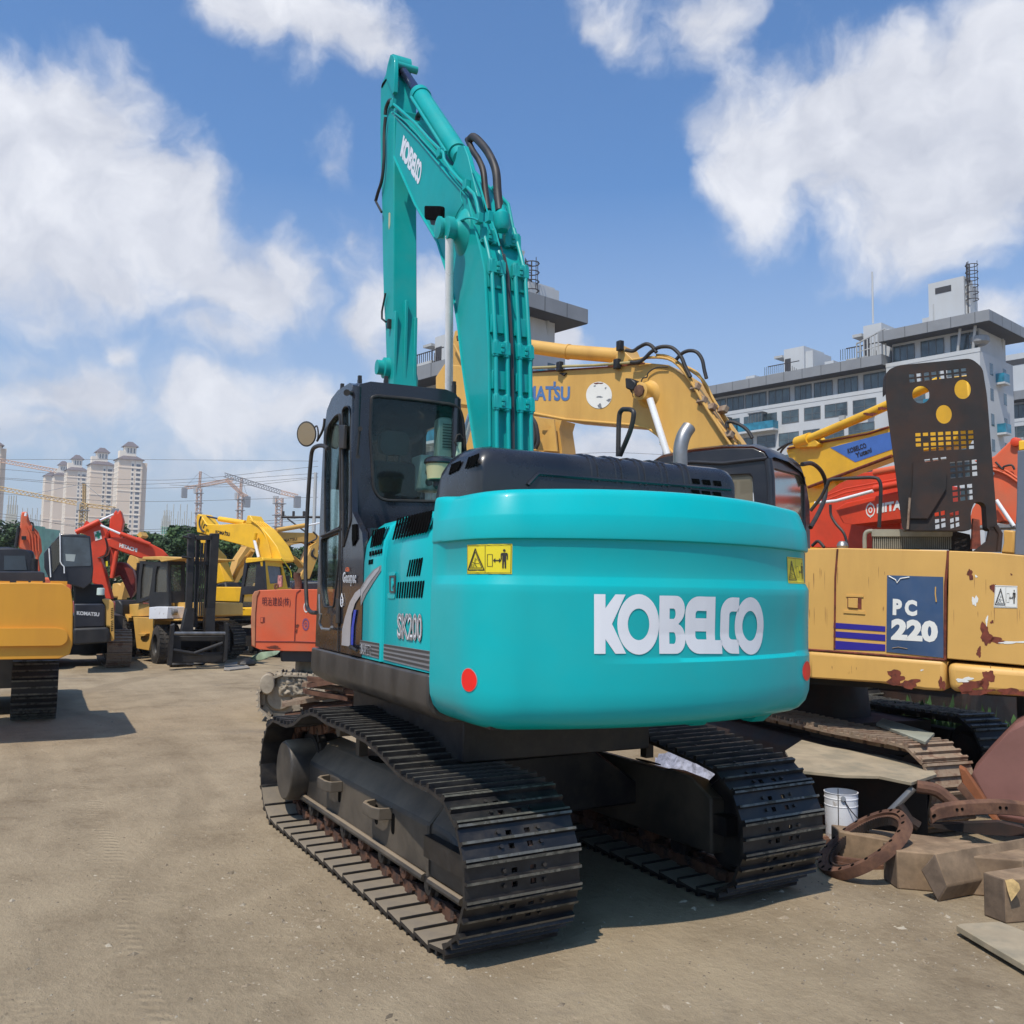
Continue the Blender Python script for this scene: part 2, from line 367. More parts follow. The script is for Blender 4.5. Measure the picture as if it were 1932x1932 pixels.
def textmesh(s, bold=.0, shear=0.0, space=1.0):
    cu = bpy.data.curves.new('txt', 'FONT'); cu.body = s; cu.offset = bold; cu.shear = shear; cu.space_character = space; cu.resolution_u = 3
    o = bpy.data.objects.new('txt', cu); S.collection.objects.link(o); bpy.context.view_layer.update()
    me = bpy.data.meshes.new_from_object(o.evaluated_get(bpy.context.evaluated_depsgraph_get()))
    vs = [(v.co.x, v.co.y) for v in me.vertices]; fs = [tuple(p.vertices) for p in me.polygons]
    bpy.data.objects.remove(o); bpy.data.curves.remove(cu); bpy.data.meshes.remove(me)
    x0 = min(v[0] for v in vs); x1 = max(v[0] for v in vs); y0 = min(v[1] for v in vs); y1 = max(v[1] for v in vs)
    return [((x-x0)/(x1-x0), (y-y0)/(y1-y0)) for x, y in vs], fs
def quadmap(q, mp):
    """q: TL,TR,BR,BL pixels -> function of (u,v), v up"""
    def g(u, v):
        X = q[3][0]*(1-u)*(1-v)+q[2][0]*u*(1-v)+q[1][0]*u*v+q[0][0]*(1-u)*v
        Y = q[3][1]*(1-u)*(1-v)+q[2][1]*u*(1-v)+q[1][1]*u*v+q[0][1]*(1-u)*v
        return mp(X, Y)
    return g
def text(name, s, q, mp, mat, parent, bold=.0, shear=0, space=1.0):
    vs, fs = textmesh(s, bold, shear, space); g = quadmap(q, mp); mb = MB()
    for v in vs: mb.V(g(*v))
    mb.f = [tuple(f) for f in fs]; mb.mi = [0]*len(fs)
    return B(name, mb, mat, parent)
# ------------------------------------------------ ground
def ground_mat():
    m = bpy.data.materials.new('dusty yard ground'); m.use_nodes = True; t = m.node_tree; b = t.nodes['Principled BSDF']; l = t.links.new
    co = N('ShaderNodeNewGeometry', t).outputs['Position']
    a = noise(t, co, .35, 8, .6, .4); c = noise(t, co, 1.7, 8, .62, .2); e = noise(t, co, 16, 8, .7); g = noise(t, co, 95, 4, .7)
    s = mth(t, 'ADD', mth(t, 'MULTIPLY', a.outputs['Fac'], .45), mth(t, 'ADD', mth(t, 'MULTIPLY', c.outputs['Fac'], .35), mth(t, 'MULTIPLY', e.outputs['Fac'], .20)))
    cr = N('ShaderNodeValToRGB', t); l(s, cr.inputs[0]); el_ = cr.color_ramp.elements
    el_[0].position = .36; el_[0].color = (.178, .132, .083, 1); el_[1].position = .62; el_[1].color = (.355, .282, .186, 1)
    q = el_.new(.47); q.color = (.28, .219, .143, 1); q = el_.new(.53); q.color = (.32, .252, .166, 1)
    # oily stains and pale scuffs
    n5 = noise(t, co, .75, 7, .6, .8); st = N('ShaderNodeMapRange', t, interpolation_type='SMOOTHSTEP'); l(n5.outputs['Fac'], st.inputs[0]); st.inputs[1].default_value = .60; st.inputs[2].default_value = .74; st.inputs[4].default_value = .45
    m1 = N('ShaderNodeMix', t, data_type='RGBA'); l(st.outputs[0], m1.inputs[0]); l(cr.outputs[0], m1.inputs[6]); m1.inputs[7].default_value = (.165, .140, .115, 1)
    gr = N('ShaderNodeMapRange', t); l(g.outputs['Fac'], gr.inputs[0]); gr.inputs[1].default_value = .35; gr.inputs[2].default_value = .65; gr.inputs[3].default_value = .93; gr.inputs[4].default_value = 1.06
    m2 = N('ShaderNodeMix', t, data_type='RGBA', blend_type='MULTIPLY'); m2.inputs[0].default_value = 1; l(m1.outputs[2], m2.inputs[6])
    cc = N('ShaderNodeCombineColor', t)
    for i in range(3): l(gr.outputs[0], cc.inputs[i])
    l(cc.outputs[0], m2.inputs[7])
    l(m2.outputs[2], b.inputs['Base Color']); b.inputs['Roughness'].default_value = .93; b.inputs['Specular IOR Level'].default_value = .2
    # tread prints pressed into the dust: bars across two wheel lines
    sp = N('ShaderNodeSeparateXYZ', t); l(co, sp.inputs[0])
    prints = None
    for (x0, y0, dx, dy, w) in ((-3.9, 3.6, .93, .20, .16), (-4.1, 3.25, .95, -.05, .14), (-3.5, 2.6, .80, .42, .12)):
        ln = math.hypot(dx, dy); dx /= ln; dy /= ln
        al = mth(t, 'ADD', mth(t, 'MULTIPLY', sp.outputs[0], dx), mth(t, 'MULTIPLY', sp.outputs[1], dy))
        ac = mth(t, 'ADD', mth(t, 'MULTIPLY', mth(t, 'SUBTRACT', sp.outputs[0], x0), -dy), mth(t, 'MULTIPLY', mth(t, 'SUBTRACT', sp.outputs[1], y0), dx))
        ac = mth(t, 'ADD', ac, mth(t, 'MULTIPLY', mth(t, 'SUBTRACT', a.outputs['Fac'], .5), .5))
        bar = mth(t, 'SINE', mth(t, 'MULTIPLY_ADD', al, 62.0, mth(t, 'MULTIPLY', mth(t, 'ABSOLUTE', ac), 30.0)))
        win = N('ShaderNodeMapRange', t, interpolation_type='SMOOTHSTEP'); l(mth(t, 'ABSOLUTE', ac), win.inputs[0]); win.inputs[1].default_value = w; win.inputs[2].default_value = w*.7; win.inputs[3].default_value = 0; win.inputs[4].default_value = 1
        pr = mth(t, 'MULTIPLY', mth(t, 'MULTIPLY', bar, win.outputs[0]), mth(t, 'MULTIPLY_ADD', c.outputs['Fac'], 3.0, -1.2, clamp=True))
        prints = pr if prints is None else mth(t, 'ADD', prints, pr)
    h = mth(t, 'ADD', mth(t, 'MULTIPLY', c.outputs['Fac'], .055), mth(t, 'ADD', mth(t, 'MULTIPLY', e.outputs['Fac'], .038), mth(t, 'MULTIPLY', g.outputs['Fac'], .007)))
    wv_ = N('ShaderNodeMapping', t); l(co, wv_.inputs[0]); wv_.inputs['Rotation'].default_value = (0, 0, .15); wv_.inputs['Scale'].default_value = (.12, 1.6, 1)
    n6 = noise(t, wv_.outputs[0], 1.6, 7, .62, .35); h = mth(t, 'ADD', h, mth(t, 'MULTIPLY', n6.outputs['Fac'], .018)); h = mth(t, 'ADD', h, mth(t, 'MULTIPLY', prints, .018))
    sm6 = N('ShaderNodeMapRange', t); l(n6.outputs['Fac'], sm6.inputs[0]); sm6.inputs[1].default_value = .35; sm6.inputs[2].default_value = .65; sm6.inputs[3].default_value = .94; sm6.inputs[4].default_value = 1.04
    arcs = None
    for (cx, cy, rad_, w_) in ((6.0, 14.0, 10.9, .16), (6.0, 14.0, 12.5, .16), (-14, -6, 14.6, .13), (-14, -6, 16.2, .13), (2.0, -22, 26.5, .2), (30, 30, 41.5, .22), (30, 30, 43.2, .22)):
        dx_ = mth(t, 'SUBTRACT', sp.outputs[0], cx); dy_ = mth(t, 'SUBTRACT', sp.outputs[1], cy); rr_ = mth(t, 'SQRT', mth(t, 'ADD', mth(t, 'MULTIPLY', dx_, dx_), mth(t, 'MULTIPLY', dy_, dy_)))
        ad = mth(t, 'ABSOLUTE', mth(t, 'ADD', mth(t, 'SUBTRACT', rr_, rad_), mth(t, 'MULTIPLY', mth(t, 'SUBTRACT', c.outputs['Fac'], .5), .35)))
        wn = N('ShaderNodeMapRange', t, interpolation_type='SMOOTHSTEP'); l(ad, wn.inputs[0]); wn.inputs[1].default_value = w_*1.5; wn.inputs[2].default_value = w_*.5; wn.inputs[3].default_value = 0; wn.inputs[4].default_value = 1
        av = mth(t, 'MULTIPLY', wn.outputs[0], mth(t, 'MULTIPLY_ADD', a.outputs['Fac'], 4.0, -1.5, clamp=True)); arcs = av if arcs is None else mth(t, 'MAXIMUM', arcs, av)
    h = mth(t, 'ADD', h, mth(t, 'MULTIPLY', arcs, -.035))
    m5 = N('ShaderNodeMix', t, data_type='RGBA'); l(mth(t, 'MULTIPLY', arcs, .62), m5.inputs[0]); l(m2.outputs[2], m5.inputs[6]); m5.inputs[7].default_value = (.235, .182, .118, 1)
    m6 = N('ShaderNodeMix', t, data_type='RGBA', blend_type='MULTIPLY'); m6.inputs[0].default_value = 1; l(m5.outputs[2], m6.inputs[6]); c6 = N('ShaderNodeCombineColor', t)
    for i in range(3): l(sm6.outputs[0], c6.inputs[i])
    l(c6.outputs[0], m6.inputs[7]); l(m6.outputs[2], b.inputs['Base Color'])
    bp = N('ShaderNodeBump', t); bp.inputs['Strength'].default_value = .75; bp.inputs['Distance'].default_value = 1.0; l(h, bp.inputs['Height']); l(bp.outputs[0], b.inputs['Normal'])
    return m
gm = ground_mat()
mb = MB(); mb.F(*[mb.V(p) for p in ((-300, -3000, 0), (3500, -3000, 0), (3500, 3000, 0), (-300, 3000, 0))])
g_ = B('ground', mb, gm); g_['kind'] = 'structure'
# ================================================ HERO: teal crawler excavator
UA = math.radians(-3.4); cU, sU = math.cos(UA), math.sin(UA)
def U(p): p = Vector(p); return Vector((p.x*cU-p.y*sU, p.x*sU+p.y*cU, p.z))
def iU(p): return Vector((p.x*cU+p.y*sU, -p.x*sU+p.y*cU, p.z))
def PY(y): return PL(U((0, y, 0)), (-sU, cU, 0))      # planes of constant y / x of the upper body
def PX(x): return PL(U((x, 0, 0)), (cU, sU, 0))
c1 = lambda x, y: (635.5+.24671*x, 79.4+.24671*y)
c2 = lambda x, y: (635.5+.24671*x, 476.6+.24671*y)
c3 = lambda x, y: (556.08+.24671*x, 688.47+.24671*y)
c4 = lambda x, y: (556.08+.24671*x, 953.27+.24671*y)
cc = lambda f, *pts: [f(*p) for p in pts]
H = thing('excavator', (0, 0, 0), 'large teal excavator with raised boom and black cab, the big machine in the foreground', 'excavator')
# ---- undercarriage
R_ARC = [(-1.72+.45*math.cos(a), .50+.46*math.sin(a)) for a in [math.radians(-90-k*13.85) for k in range(0, 14)]]
F_ARC = [(1.66+.42*math.cos(a), .50+.46*math.sin(a)) for a in [math.radians(90-k*15) for k in range(0, 13)]]
topL = [(-1.45, .96), (-1.2, .97), (-.9, 1.045), (-.6, 1.105), (-.2, 1.125), (.25, 1.125), (.6, 1.16), (.85, 1.11), (1.1, 1.0), (1.35, .95)]
topR = [(-1.4, 1.0), (-1, 1.045), (-.5, 1.07), (0, 1.08), (.5, 1.07), (1.0, 1.03), (1.4, 1.0)]
def shoe_path(top, nsh):
    P = [(x, .04) for x in (1.6, 1.0, .3, -.4, -1.1, -1.68)]+R_ARC+top+F_ARC
    P = [Vector((p[0], 0, p[1])) for p in P]; n = len(P); Ls = [(P[(i+1) % n]-P[i]).length for i in range(n)]; T = sum(Ls); out = []
    for k in range(nsh):
        s = T*k/nsh; i = 0
        while s > Ls[i]: s -= Ls[i]; i += 1
        def at(s_):
            s_ %= T; j = 0
            while s_ > Ls[j]: s_ -= Ls[j]; j += 1
            return P[j].lerp(P[(j+1) % n], s_/Ls[j])
        c = T*k/nsh; a, b_, q = at(c-T/nsh/2), at(c+T/nsh/2), at(c)
        out.append(((a+b_)/2*.5+q*.5, (b_-a).normalized(), T/nsh))
    return out
def shoe_mesh(w, pitch, name, dusty):
    mb = MB(); h = pitch/2*1.04
    def bar(x0, x1, z0, z1, y0, y1, top=0.0):
        ix = [mb.V(p) for p in ((x0, y0, z0), (x1, y0, z0), (x1-top, y0, z1), (x0+top, y0, z1), (x0, y1, z0), (x1, y1, z0), (x1-top, y1, z1), (x0+top, y1, z1))]
        return ix
    ys = (-w/2, -.085, -.045, .045, .085, w/2)     # openings between the bolts
    for i in range(5):
        if i in (1, 3):
            for (a, b_) in ((-h, -.058), (-.026, .024), (.052, h)):
                ix = bar(a, b_, -.012, .012, ys[i], ys[i+1]); 
                for q in ((0,1,2,3),(4,7,6,5),(0,4,5,1),(3,2,6,7),(0,3,7,4),(1,5,6,2)): mb.F(*[ix[k] for k in q])
        else:
            ix = bar(-h, h, -.012, .012, ys[i], ys[i+1])
            for k_, q in enumerate(((0,1,2,3),(4,7,6,5),(0,4,5,1),(3,2,6,7),(0,3,7,4),(1,5,6,2))):
                mb.cur = 2 if (dusty and k_ == 2) else 0; mb.F(*[ix[k] for k in q]); mb.cur = 0
    for (gx, gh) in ((-h+.012, .042), (0.004, .042), (h-.006, .042)):
        ix = bar(gx-.013, gx+.013, .0125, gh, -w/2, w/2, .005)
        for k_, q in enumerate(((0,1,2,3),(4,7,6,5),(0,4,5,1),(3,2,6,7),(0,3,7,4),(1,5,6,2))):
            mb.cur = 1 if k_ == 3 else 0; mb.F(*[ix[k] for k in q])
    mb.cur = 0
    if dusty:
        for (ya, yb) in ((-w/2, -.12), (.12, w/2)):
            ix = bar(-h, -h+.014, -.026, -.0125, ya, yb)
            for q in ((0,1,2,3),(4,7,6,5),(0,4,5,1),(3,2,6,7),(0,3,7,4),(1,5,6,2)): mb.F(*[ix[k] for k in q])
    for bx in (-.04, .045):
        for by in (-.14, .14): mb.cyl((bx, by, .012), (bx, by, .03), .013, n=6)
    me = bpy.data.meshes.new(name); me.from_pydata([tuple(v) for v in mb.v], [], mb.f)
    for m in (shoe_m, tip_m, dusty_m): me.materials.append(m)
    for p, k in zip(me.polygons, mb.mi): p.material_index = k
    return me
def track(yc, top, side, parent=H, w=.80):
    fr = MB()
    # track frame: sloping top, blunt rear end
    s = side; yo = yc+s*.13; yi = yc-s*.22   # outer / inner face
    def sec(x, t=0.0): return [(x, yo, .26), (x, yo, .60-t*.5), (x, yo-s*.16, .76-t), (x, yi, .80-t), (x, yi, .26)]
    fr.loft([sec(1.62, .14), sec(1.52), sec(-1.10), sec(-1.18, -.02), sec(-1.42, .0), sec(-1.66, .12)])
    f = B('track_frame', fr, frame_m, parent, bevel=.02)
    rim = MB(); rim.tube([(1.62, yo+s*.02, .27), (-1.12, yo+s*.02, .25)], .03, 8); rim.tube([(-1.2, yo+s*.02, .25), (-1.68, yo+s*.02, .25)], .028, 8); rim.tube([(-1.15, yo+s*.004, .24), (-1.15, yo+s*.004, .60), (-1.13, yo-s*.17, .765)], .02, 6)
    B('frame_rim', rim, frame_m, f)
    hb = MB()
    for hx in (.62, -.52, -.20): 
        for dz in (0,): hb.prism(rrect(hx-.03, .40, hx+.03, .55, .028), lambda u, v: (u, yo+s*.003, v), (0, -s*.01, 0))
    for hx in (.35, -.75): hb.prism(circ(hx, 0, .16, .045), lambda u, v: (u, yo-s*.22+s*v*1.0, .783+(-v)*.12), (0, 0, .006))
    BS('frame_opening', hb, hole, f)
    for bx in (.72, -.33):
        bk = MB(); zz = .60
        bk.prism([(bx-.17, 0), (bx-.15, .10), (bx-.08, .13), (bx+.10, .13), (bx+.16, .09), (bx+.17, 0), (bx+.15, 0), (bx+.13, .07), (bx+.09, .10), (bx-.07, .10), (bx-.13, .08), (bx-.15, 0)], lambda u, v: (u, yo+s*v, zz-.10), (0, 0, .085))
        B('step_bracket', bk, frame_m, f, bevel=.006)
    # rollers, chain links
    for k in range(7):
        rl = MB(); x = 1.30-k*.41; rl.lathe([(-.15, .03), (-.145, .055), (-.11, .06), (-.10, .085), (-.07, .085), (-.06, .06), (.06, .06), (.07, .085), (.10, .085), (.11, .06), (.145, .055), (.15, .03)], (x, yc, .205), (0, 1, 0), 16, 1.1)
        rl.b2((x-.035, yc-.155, .19), (x+.035, yc+.155, .27)); B('track_roller', rl, link_m if k % 2 else shoe_m, parent)
    for x in (.62, -.55):
        rl = MB(); rl.lathe([(-.14, .03), (-.14, .06), (.14, .06), (.14, .03)], (x, yc+s*.02, 1.02 if x > 0 else .99), (0, 1, 0), 16, 1.2); rl.b2((x-.04, yc-.1, .78), (x+.04, yc-.02, .99)); BS('carrier_roller', rl, frame_m, parent)
    idl = MB(); idl.lathe([(-.09, .2), (-.09, .30), (-.05, .32), (-.05, .36), (.05, .36), (.05, .32), (.09, .30), (.09, .2)], (-1.72, yc, .50), (0, 1, 0), 32, 1.05); idl.b2((-1.8, yc-.2, .42), (-1.2, yc+.2, .56)); B('idler_wheel', idl, shoe_m, parent)
    spk = MB()
    for k in range(21):
        a = 2*math.pi*k/21; spk.box((1.66+.31*math.cos(a), yc, .50+.33*math.sin(a)), (.07, .07, .07), tilt=('Y', -a))
    spk.lathe([(-.05, .2), (-.05, .30), (.05, .30), (.05, .2)], (1.66, yc, .50), (0, 1, 0), 30, 1.08); B('sprocket', spk, shoe_m, parent)
    fd = MB(); fd.lathe([(-.1, .25), (.14, .25), (.25, .245), (.28, .235), (.285, .05)], (1.66, yc+s*.02, .50), (0, s, 0), 28, 1.12); B('final_drive', fd, frame_m, parent, bevel=.01)
    # chain rails just inside the shoes
    sp = shoe_path(top, 45); pitch = sp[0][2]
    ch = MB()
    for (c, t, p) in sp:
        n = Vector((-t.z, 0, t.x))
        for dy in (-.085, .085):
            for e, zz in ((-.25, .05), (.25, .055)):
                ch.v_ = 0; q = c+t*p*e-n*zz
                ix = []
                for a in (-1, 1):
                    for b_ in (-1, 1):
                        for c_ in (-1, 1): ix.append(ch.V(q+t*(a*p*.30)+Vector((0, yc+dy+b_*.018+(.02 if e > 0 else 0), 0))+n*(c_*.042)))
                for qd in ((0,1,3,2),(4,6,7,5),(0,4,5,1),(2,3,7,6),(0,2,6,4),(1,5,7,3)): ch.F(*[ix[k] for k in qd])
        ch.cyl(c+t*p*.5-n*.055+Vector((0, yc-.13, 0)), c+t*p*.5-n*.055+Vector((0, yc+.13, 0)), .024, n=8)
    tr = B('track_chain', ch, link_m, parent)
    md, mk_ = shoe_mesh(w, pitch, 'dusty_shoe', True), shoe_mesh(w, pitch, 'dark_shoe', False)
    for (c, t, p) in sp:
        n = Vector((-t.z, 0, t.x)); low = c.z < .3
        o = link('track_shoe', md if low else mk_, tr)
        X = t; Z = n; Y = Z.cross(X)
        if low and True: X = (t+n*.10).normalized(); Z = Y.cross(X)*-1 if Y.cross(X).dot(n) > 0 and False else X.cross(Y)
        o.matrix_local = Matrix(((X.x, Y.x, Z.x, c.x), (X.y, Y.y, Z.y, yc), (X.z, Y.z, Z.z, c.z), (0, 0, 0, 1)))
    return f
track(1.09, topL, 1); track(-1.09, topR, -1)
cb = MB(); cb.loft([[(x, y, z) for (y, z) in ((-.9, .45), (.9, .45), (.9, .62), (.45, .92), (-.45, .92), (-.9, .62))] for x in (-.75, .75)]); cb.cyl((0, 0, .9), (0, 0, 1.05), .62, n=36); B('car_body', cb, shoe_m, H, bevel=.02)
sr = MB(); sr.cyl((0, 0, 1.05), (0, 0, 1.36), .58, n=40); B('slewing_ring', sr, shoe_m, H)
# ---- upper deck and left skirt
dk = MB(U); dk.b2((-2.2, -1.1, 1.38), (1.30, 1.18, 1.66)); dk.b2((-1.3, -.62, 1.02), (1.2, .95, 1.37)); B('deck', dk, shoe_m, H, bevel=.01)
sk = MB(U); sk.loft([[(x, y, z) for (y, z) in ((1.33, 1.655), (1.335, 1.47), (1.30, 1.41), (1.20, 1.35), (1.0, 1.33), (1.0, 1.655))] for x in (1.31, .6, -.2, -1.0, -1.565)]); B('side_skirt', sk, skirt, H, bevel=.012)
sk = MB(U); sk.loft([[(x, y, z) for (y, z) in ((-1.22, 1.655), (-1.22, 1.5), (-1.1, 1.42), (-1.0, 1.40), (-1.0, 1.655))] for x in (1.31, -1.565)]); B('side_skirt', sk, skirt, H, bevel=.012)
# ---- engine house: one body with a rounded shoulder, door panels standing proud
SEC = [(1.285, 1.66), (1.285, 2.42), (1.27, 2.55), (1.22, 2.655), (1.13, 2.72), (1.0, 2.75)]
eh = MB(U); full = SEC+[(-1.0, 2.75), (-1.2, 2.66), (-1.285, 2.45), (-1.285, 1.66)]
eh.loft([[(x, y, z) for y, z in full] for x in (-.08, -1.62)]); B('engine_house', eh, teal, H, ang=50)
def panel(x0, x1, zlift, off=.018):
    mb = MB(U); S2 = [(1.285, 1.665+zlift), (1.285, 2.0), (1.285, 2.42), (1.27, 2.55), (1.22, 2.655), (1.13, 2.72), (1.02, 2.742)]
    N2 = [(1, 0), (1, 0), (1, .05), (.95, .3), (.75, .65), (.45, .9), (.2, .98)]
    xs = [x0, x0-.012, (x0+x1)/2, x1+.012, x1]; rr = []
    for i, x in enumerate(xs):
        o = off*(.35 if i in (0, len(xs)-1) else 1.0)
        dz = max(0, .0) 
        rr.append([(x, y+n[0]*o, z+n[1]*o+(.045*((-x-.05)/1.5) if z > 2.5 else 0)) for (y, z), n in zip(S2, N2)])
    mb.loft(rr, closed=False, caps=False)
    return mb
fp = B('front_panel', panel(-.085, -.555, .0), teal, H, ang=50)
rp = B('door_panel', panel(-.60, -1.55, -.0), teal, H, ang=50)
sm = MB(U); sm.tube([(-.578, 1.295, 1.67), (-.578, 1.297, 2.42), (-.578, 1.285, 2.56), (-.578, 1.235, 2.67), (-.578, 1.12, 2.745)], .03, 8); B('panel_seam', sm, teal, H)
P131 = PY(1.305)
CKREF = [None]
def slots(pl, name, cf, tops, bots, n, wpx, par, r=.45):
    """row of slanted slots between a top line and a bottom line"""
    mb = MB()
    for i in range(n):
        t = i/(n-1) if n > 1 else 0
        a = (tops[0][0]+(tops[1][0]-tops[0][0])*t, tops[0][1]+(tops[1][1]-tops[0][1])*t); b_ = (bots[0][0]+(bots[1][0]-bots[0][0])*t, bots[0][1]+(bots[1][1]-bots[0][1])*t)
        w = wpx*(.8+.4*t); q = [(a[0]-w*.3, a[1]+w*.3), (a[0]+w*.35, a[1]), (a[0]+w*.4, a[1]+w), (b_[0]+w*.35, b_[1]-w*.5), (b_[0]-w*.1, b_[1]), (b_[0]-w*.4, b_[1]-w*.4)]
        mb.prism(cc(cf, *q), pl.at(.002), tuple(-pl.n*(.006 if r > .4 and tops[0][1] > 1100 and tops[0][1] < 1400 or par is CKREF[0] else .004)))
    return B(name, mb, hole, par)
slots(P131, 'vent_grille', c3, ((787, 1170), (1040, 1110)), ((750, 1340), (1000, 1285)), 13, 17, rp)
slots(P131, 'vent_grille', c3, ((598, 1262), (680, 1240)), ((580, 1400), (655, 1378)), 6, 13, fp)
slots(P131, 'vent_grille', c3, ((880, 1490), (970, 1472)), ((858, 1620), (950, 1615)), 6, 14, rp)
slots(P131, 'vent_grille', c3, ((790, 1660), (982, 1648)), ((780, 1785), (968, 1782)), 11, 14, rp)
mb = MB()
for i in range(5): mb.prism(cc(c3, (570+i*21, 1428-i*5), (584+i*21, 1425-i*5), (583+i*21, 1460-i*5), (569+i*21, 1463-i*5)), P131.at(.002), tuple(-P131.n*.004))
for i in range(2): mb.prism(cc(c3, (565+i*18, 1492-i*4), (578+i*18, 1489-i*4), (577+i*18, 1524-i*4), (563+i*18, 1527-i*4)), P131.at(.002), tuple(-P131.n*.004))
BS('vent_grille', mb, hole, fp)
# slots on the curved shoulder
def shoulder(par, x0, x1, n):
    mb = MB(U)
    for i in range(n):
        x = x0+(x1-x0)*i/(n-1); dz = .045*((-x-.05)/1.5)
        for (ya, za, yb, zb) in ((1.283, 2.575+dz, 1.235, 2.678+dz),):
            A, B_ = Vector((x-.012, ya, za)), Vector((x+.02, yb, zb)); n_ = Vector((0, .85, .5))*.004
            w = Vector((.011, 0, 0)); ix = [mb.V(p) for p in (A-w+n_, A+w+n_, B_+w+n_, B_-w+n_)]; mb.F(*ix)
    B('vent_grille', mb, hole, par)
shoulder(rp, -.70, -1.42, 14); shoulder(fp, -.20, -.50, 7)
# door latch
lt = MB(); lt.prism([cc(c4, (722, 540), (765, 538), (762, 668), (724, 668)), cc(c4, (731, 551), (731, 658), (754, 658), (757, 549))], P131.at(.01), tuple(-P131.n*.01)); B('door_latch', lt, dgrey, rp)
lt = MB(); lt.prism(cc(c4, (733, 553), (755, 551), (753, 656), (733, 656)), P131.at(.006), tuple(-P131.n*.006)); lt.prism(cc(c4, *circ(743, 605, 7, 22, 12)), P131.at(.016), tuple(-P131.n*.012)); lt.prism(rpoly(cc(c4, (716, 510), (770, 508), (768, 536), (718, 538)), 3), P131.at(.004), tuple(-P131.n*.004)); lt.prism(rpoly(cc(c4, (708, 672), (766, 670), (762, 714), (710, 712)), 3), P131.at(.004), tuple(-P131.n*.004)); B('latch_plate', lt, teal, rp)
# stripes and lettering
def strip(name, q, mat, par, off=.003, pl=P131):
    mb = MB(); mb.prism(cc(c4, *q), pl.at(off), tuple(-pl.n*.004)); return B(name, mb, mat, par)
strip('stripe_band', ((498, 1030), (645, 1055), (640, 1172), (497, 1135)), greyv, fp)
strip('stripe_band', ((680, 1060), (1033, 1115), (1030, 1268), (677, 1180)), greyv, rp)
mb = MB()
for k in range(4):
    for (a, b_, c_, d) in (((498, 1030), (645, 1055), (640, 1172), (497, 1135)), ((680, 1060), (1033, 1115), (1030, 1268), (677, 1180))):
        t0, t1 = (k+.0)/4+.02, (k+.45)/4+.02; lp = lambda p, q, t: (p[0]+(q[0]-p[0])*t, p[1]+(q[1]-p[1])*t)
        mb.sheet(cc(c4, lp(a, d, t0), lp(b_, c_, t0), lp(b_, c_, t1), lp(a, d, t1)), P131.at(.0055))
B('stripe', mb, dgrey, rp)
text('lettering', 'SUPER', cc(c4, (508, 1060), (585, 1075), (582, 1148), (506, 1130)), P131.at(.009), white, fp)
text('lettering', 'SUPER', cc(c4, (511, 1064), (583, 1079), (580, 1144), (509, 1127)), P131.at(.010), dgrey, fp, bold=-.012)
for (o, off, mt, bo) in (((0, 0), .004, dgrey, .055), ((0, 0), .006, white, .032), ((0, 0), .008, greyv, -.012)):
    text('model_number', 'SK200', cc(c4, (785-bo*60, 828-bo*80), (972+bo*60, 832-bo*80), (970+bo*60, 1045+bo*80), (785-bo*60, 1016+bo*80)), P131.at(off), mt, rp, bold=bo)
sw = cc(c4, (658, 458), (660, 500), (600, 590), (545, 680), (505, 770), (500, 640), (545, 560), (600, 495))
mb = MB(); mb.prism(sw, P131.at(.003), tuple(-P131.n*.004)); B('swoosh', mb, greyv, fp)
mb = MB(); mb.prism(cc(c4, (650, 470), (640, 500), (580, 580), (520, 670), (508, 720), (506, 650), (550, 575), (610, 500)), P131.at(.006), tuple(-P131.n*.002)); B('swoosh', mb, silver, fp)
# ---- counterweight: plan curve lofted through a height profile
plan = []
for (x, y) in ((-1.585, 1.33), (-1.8, 1.33), (-2.0, 1.33), (-2.1, 1.322), (-2.19, 1.30), (-2.27, 1.255), (-2.335, 1.19), (-2.38, 1.11), (-2.415, 1.0)): plan.append((x, y))
for k in range(1, 17): y = 1.0-k*2.1/17; plan.append((-2.605+.19*(y*y), y))
for (x, y) in ((-2.375, -1.10), (-2.345, -1.20), (-2.30, -1.285), (-2.23, -1.355), (-2.14, -1.405), (-2.0, -1.43), (-1.8, -1.435), (-1.585, -1.435)): plan.append((x, y))
PN = []
for i in range(len(plan)):
    a = plan[max(0, i-1)]; b_ = plan[min(len(plan)-1, i+1)]; tx, ty = b_[0]-a[0], b_[1]-a[1]; l_ = math.hypot(tx, ty); PN.append((ty/l_, -tx/l_))
PROF = [(1.372, .30), (1.378, .20), (1.392, .13), (1.42, .075), (1.47, .03), (1.54, .006), (1.62, 0), (1.75, 0), (1.785, 0), (1.79, 0), (1.815, 0), (1.83, 0), (1.9, 0), (2.0, 0), (2.1, 0), (2.2, .0), (2.245, .0), (2.256, .003), (2.30, .026), (2.31, .028), (2.34, .028), (2.512, .028), (2.516, .026), (2.520, .010), (2.524, .003), (2.535, .001), (2.655, .010), (2.668, .014), (2.77, .052), (2.79, .062), (2.808, .080), (2.817, .105), (2.822, .15), (2.824, .26)]
arc = [0]
for a, b_ in zip(plan, plan[1:]): arc.append(arc[-1]+math.hypot(b_[0]-a[0], b_[1]-a[1]))
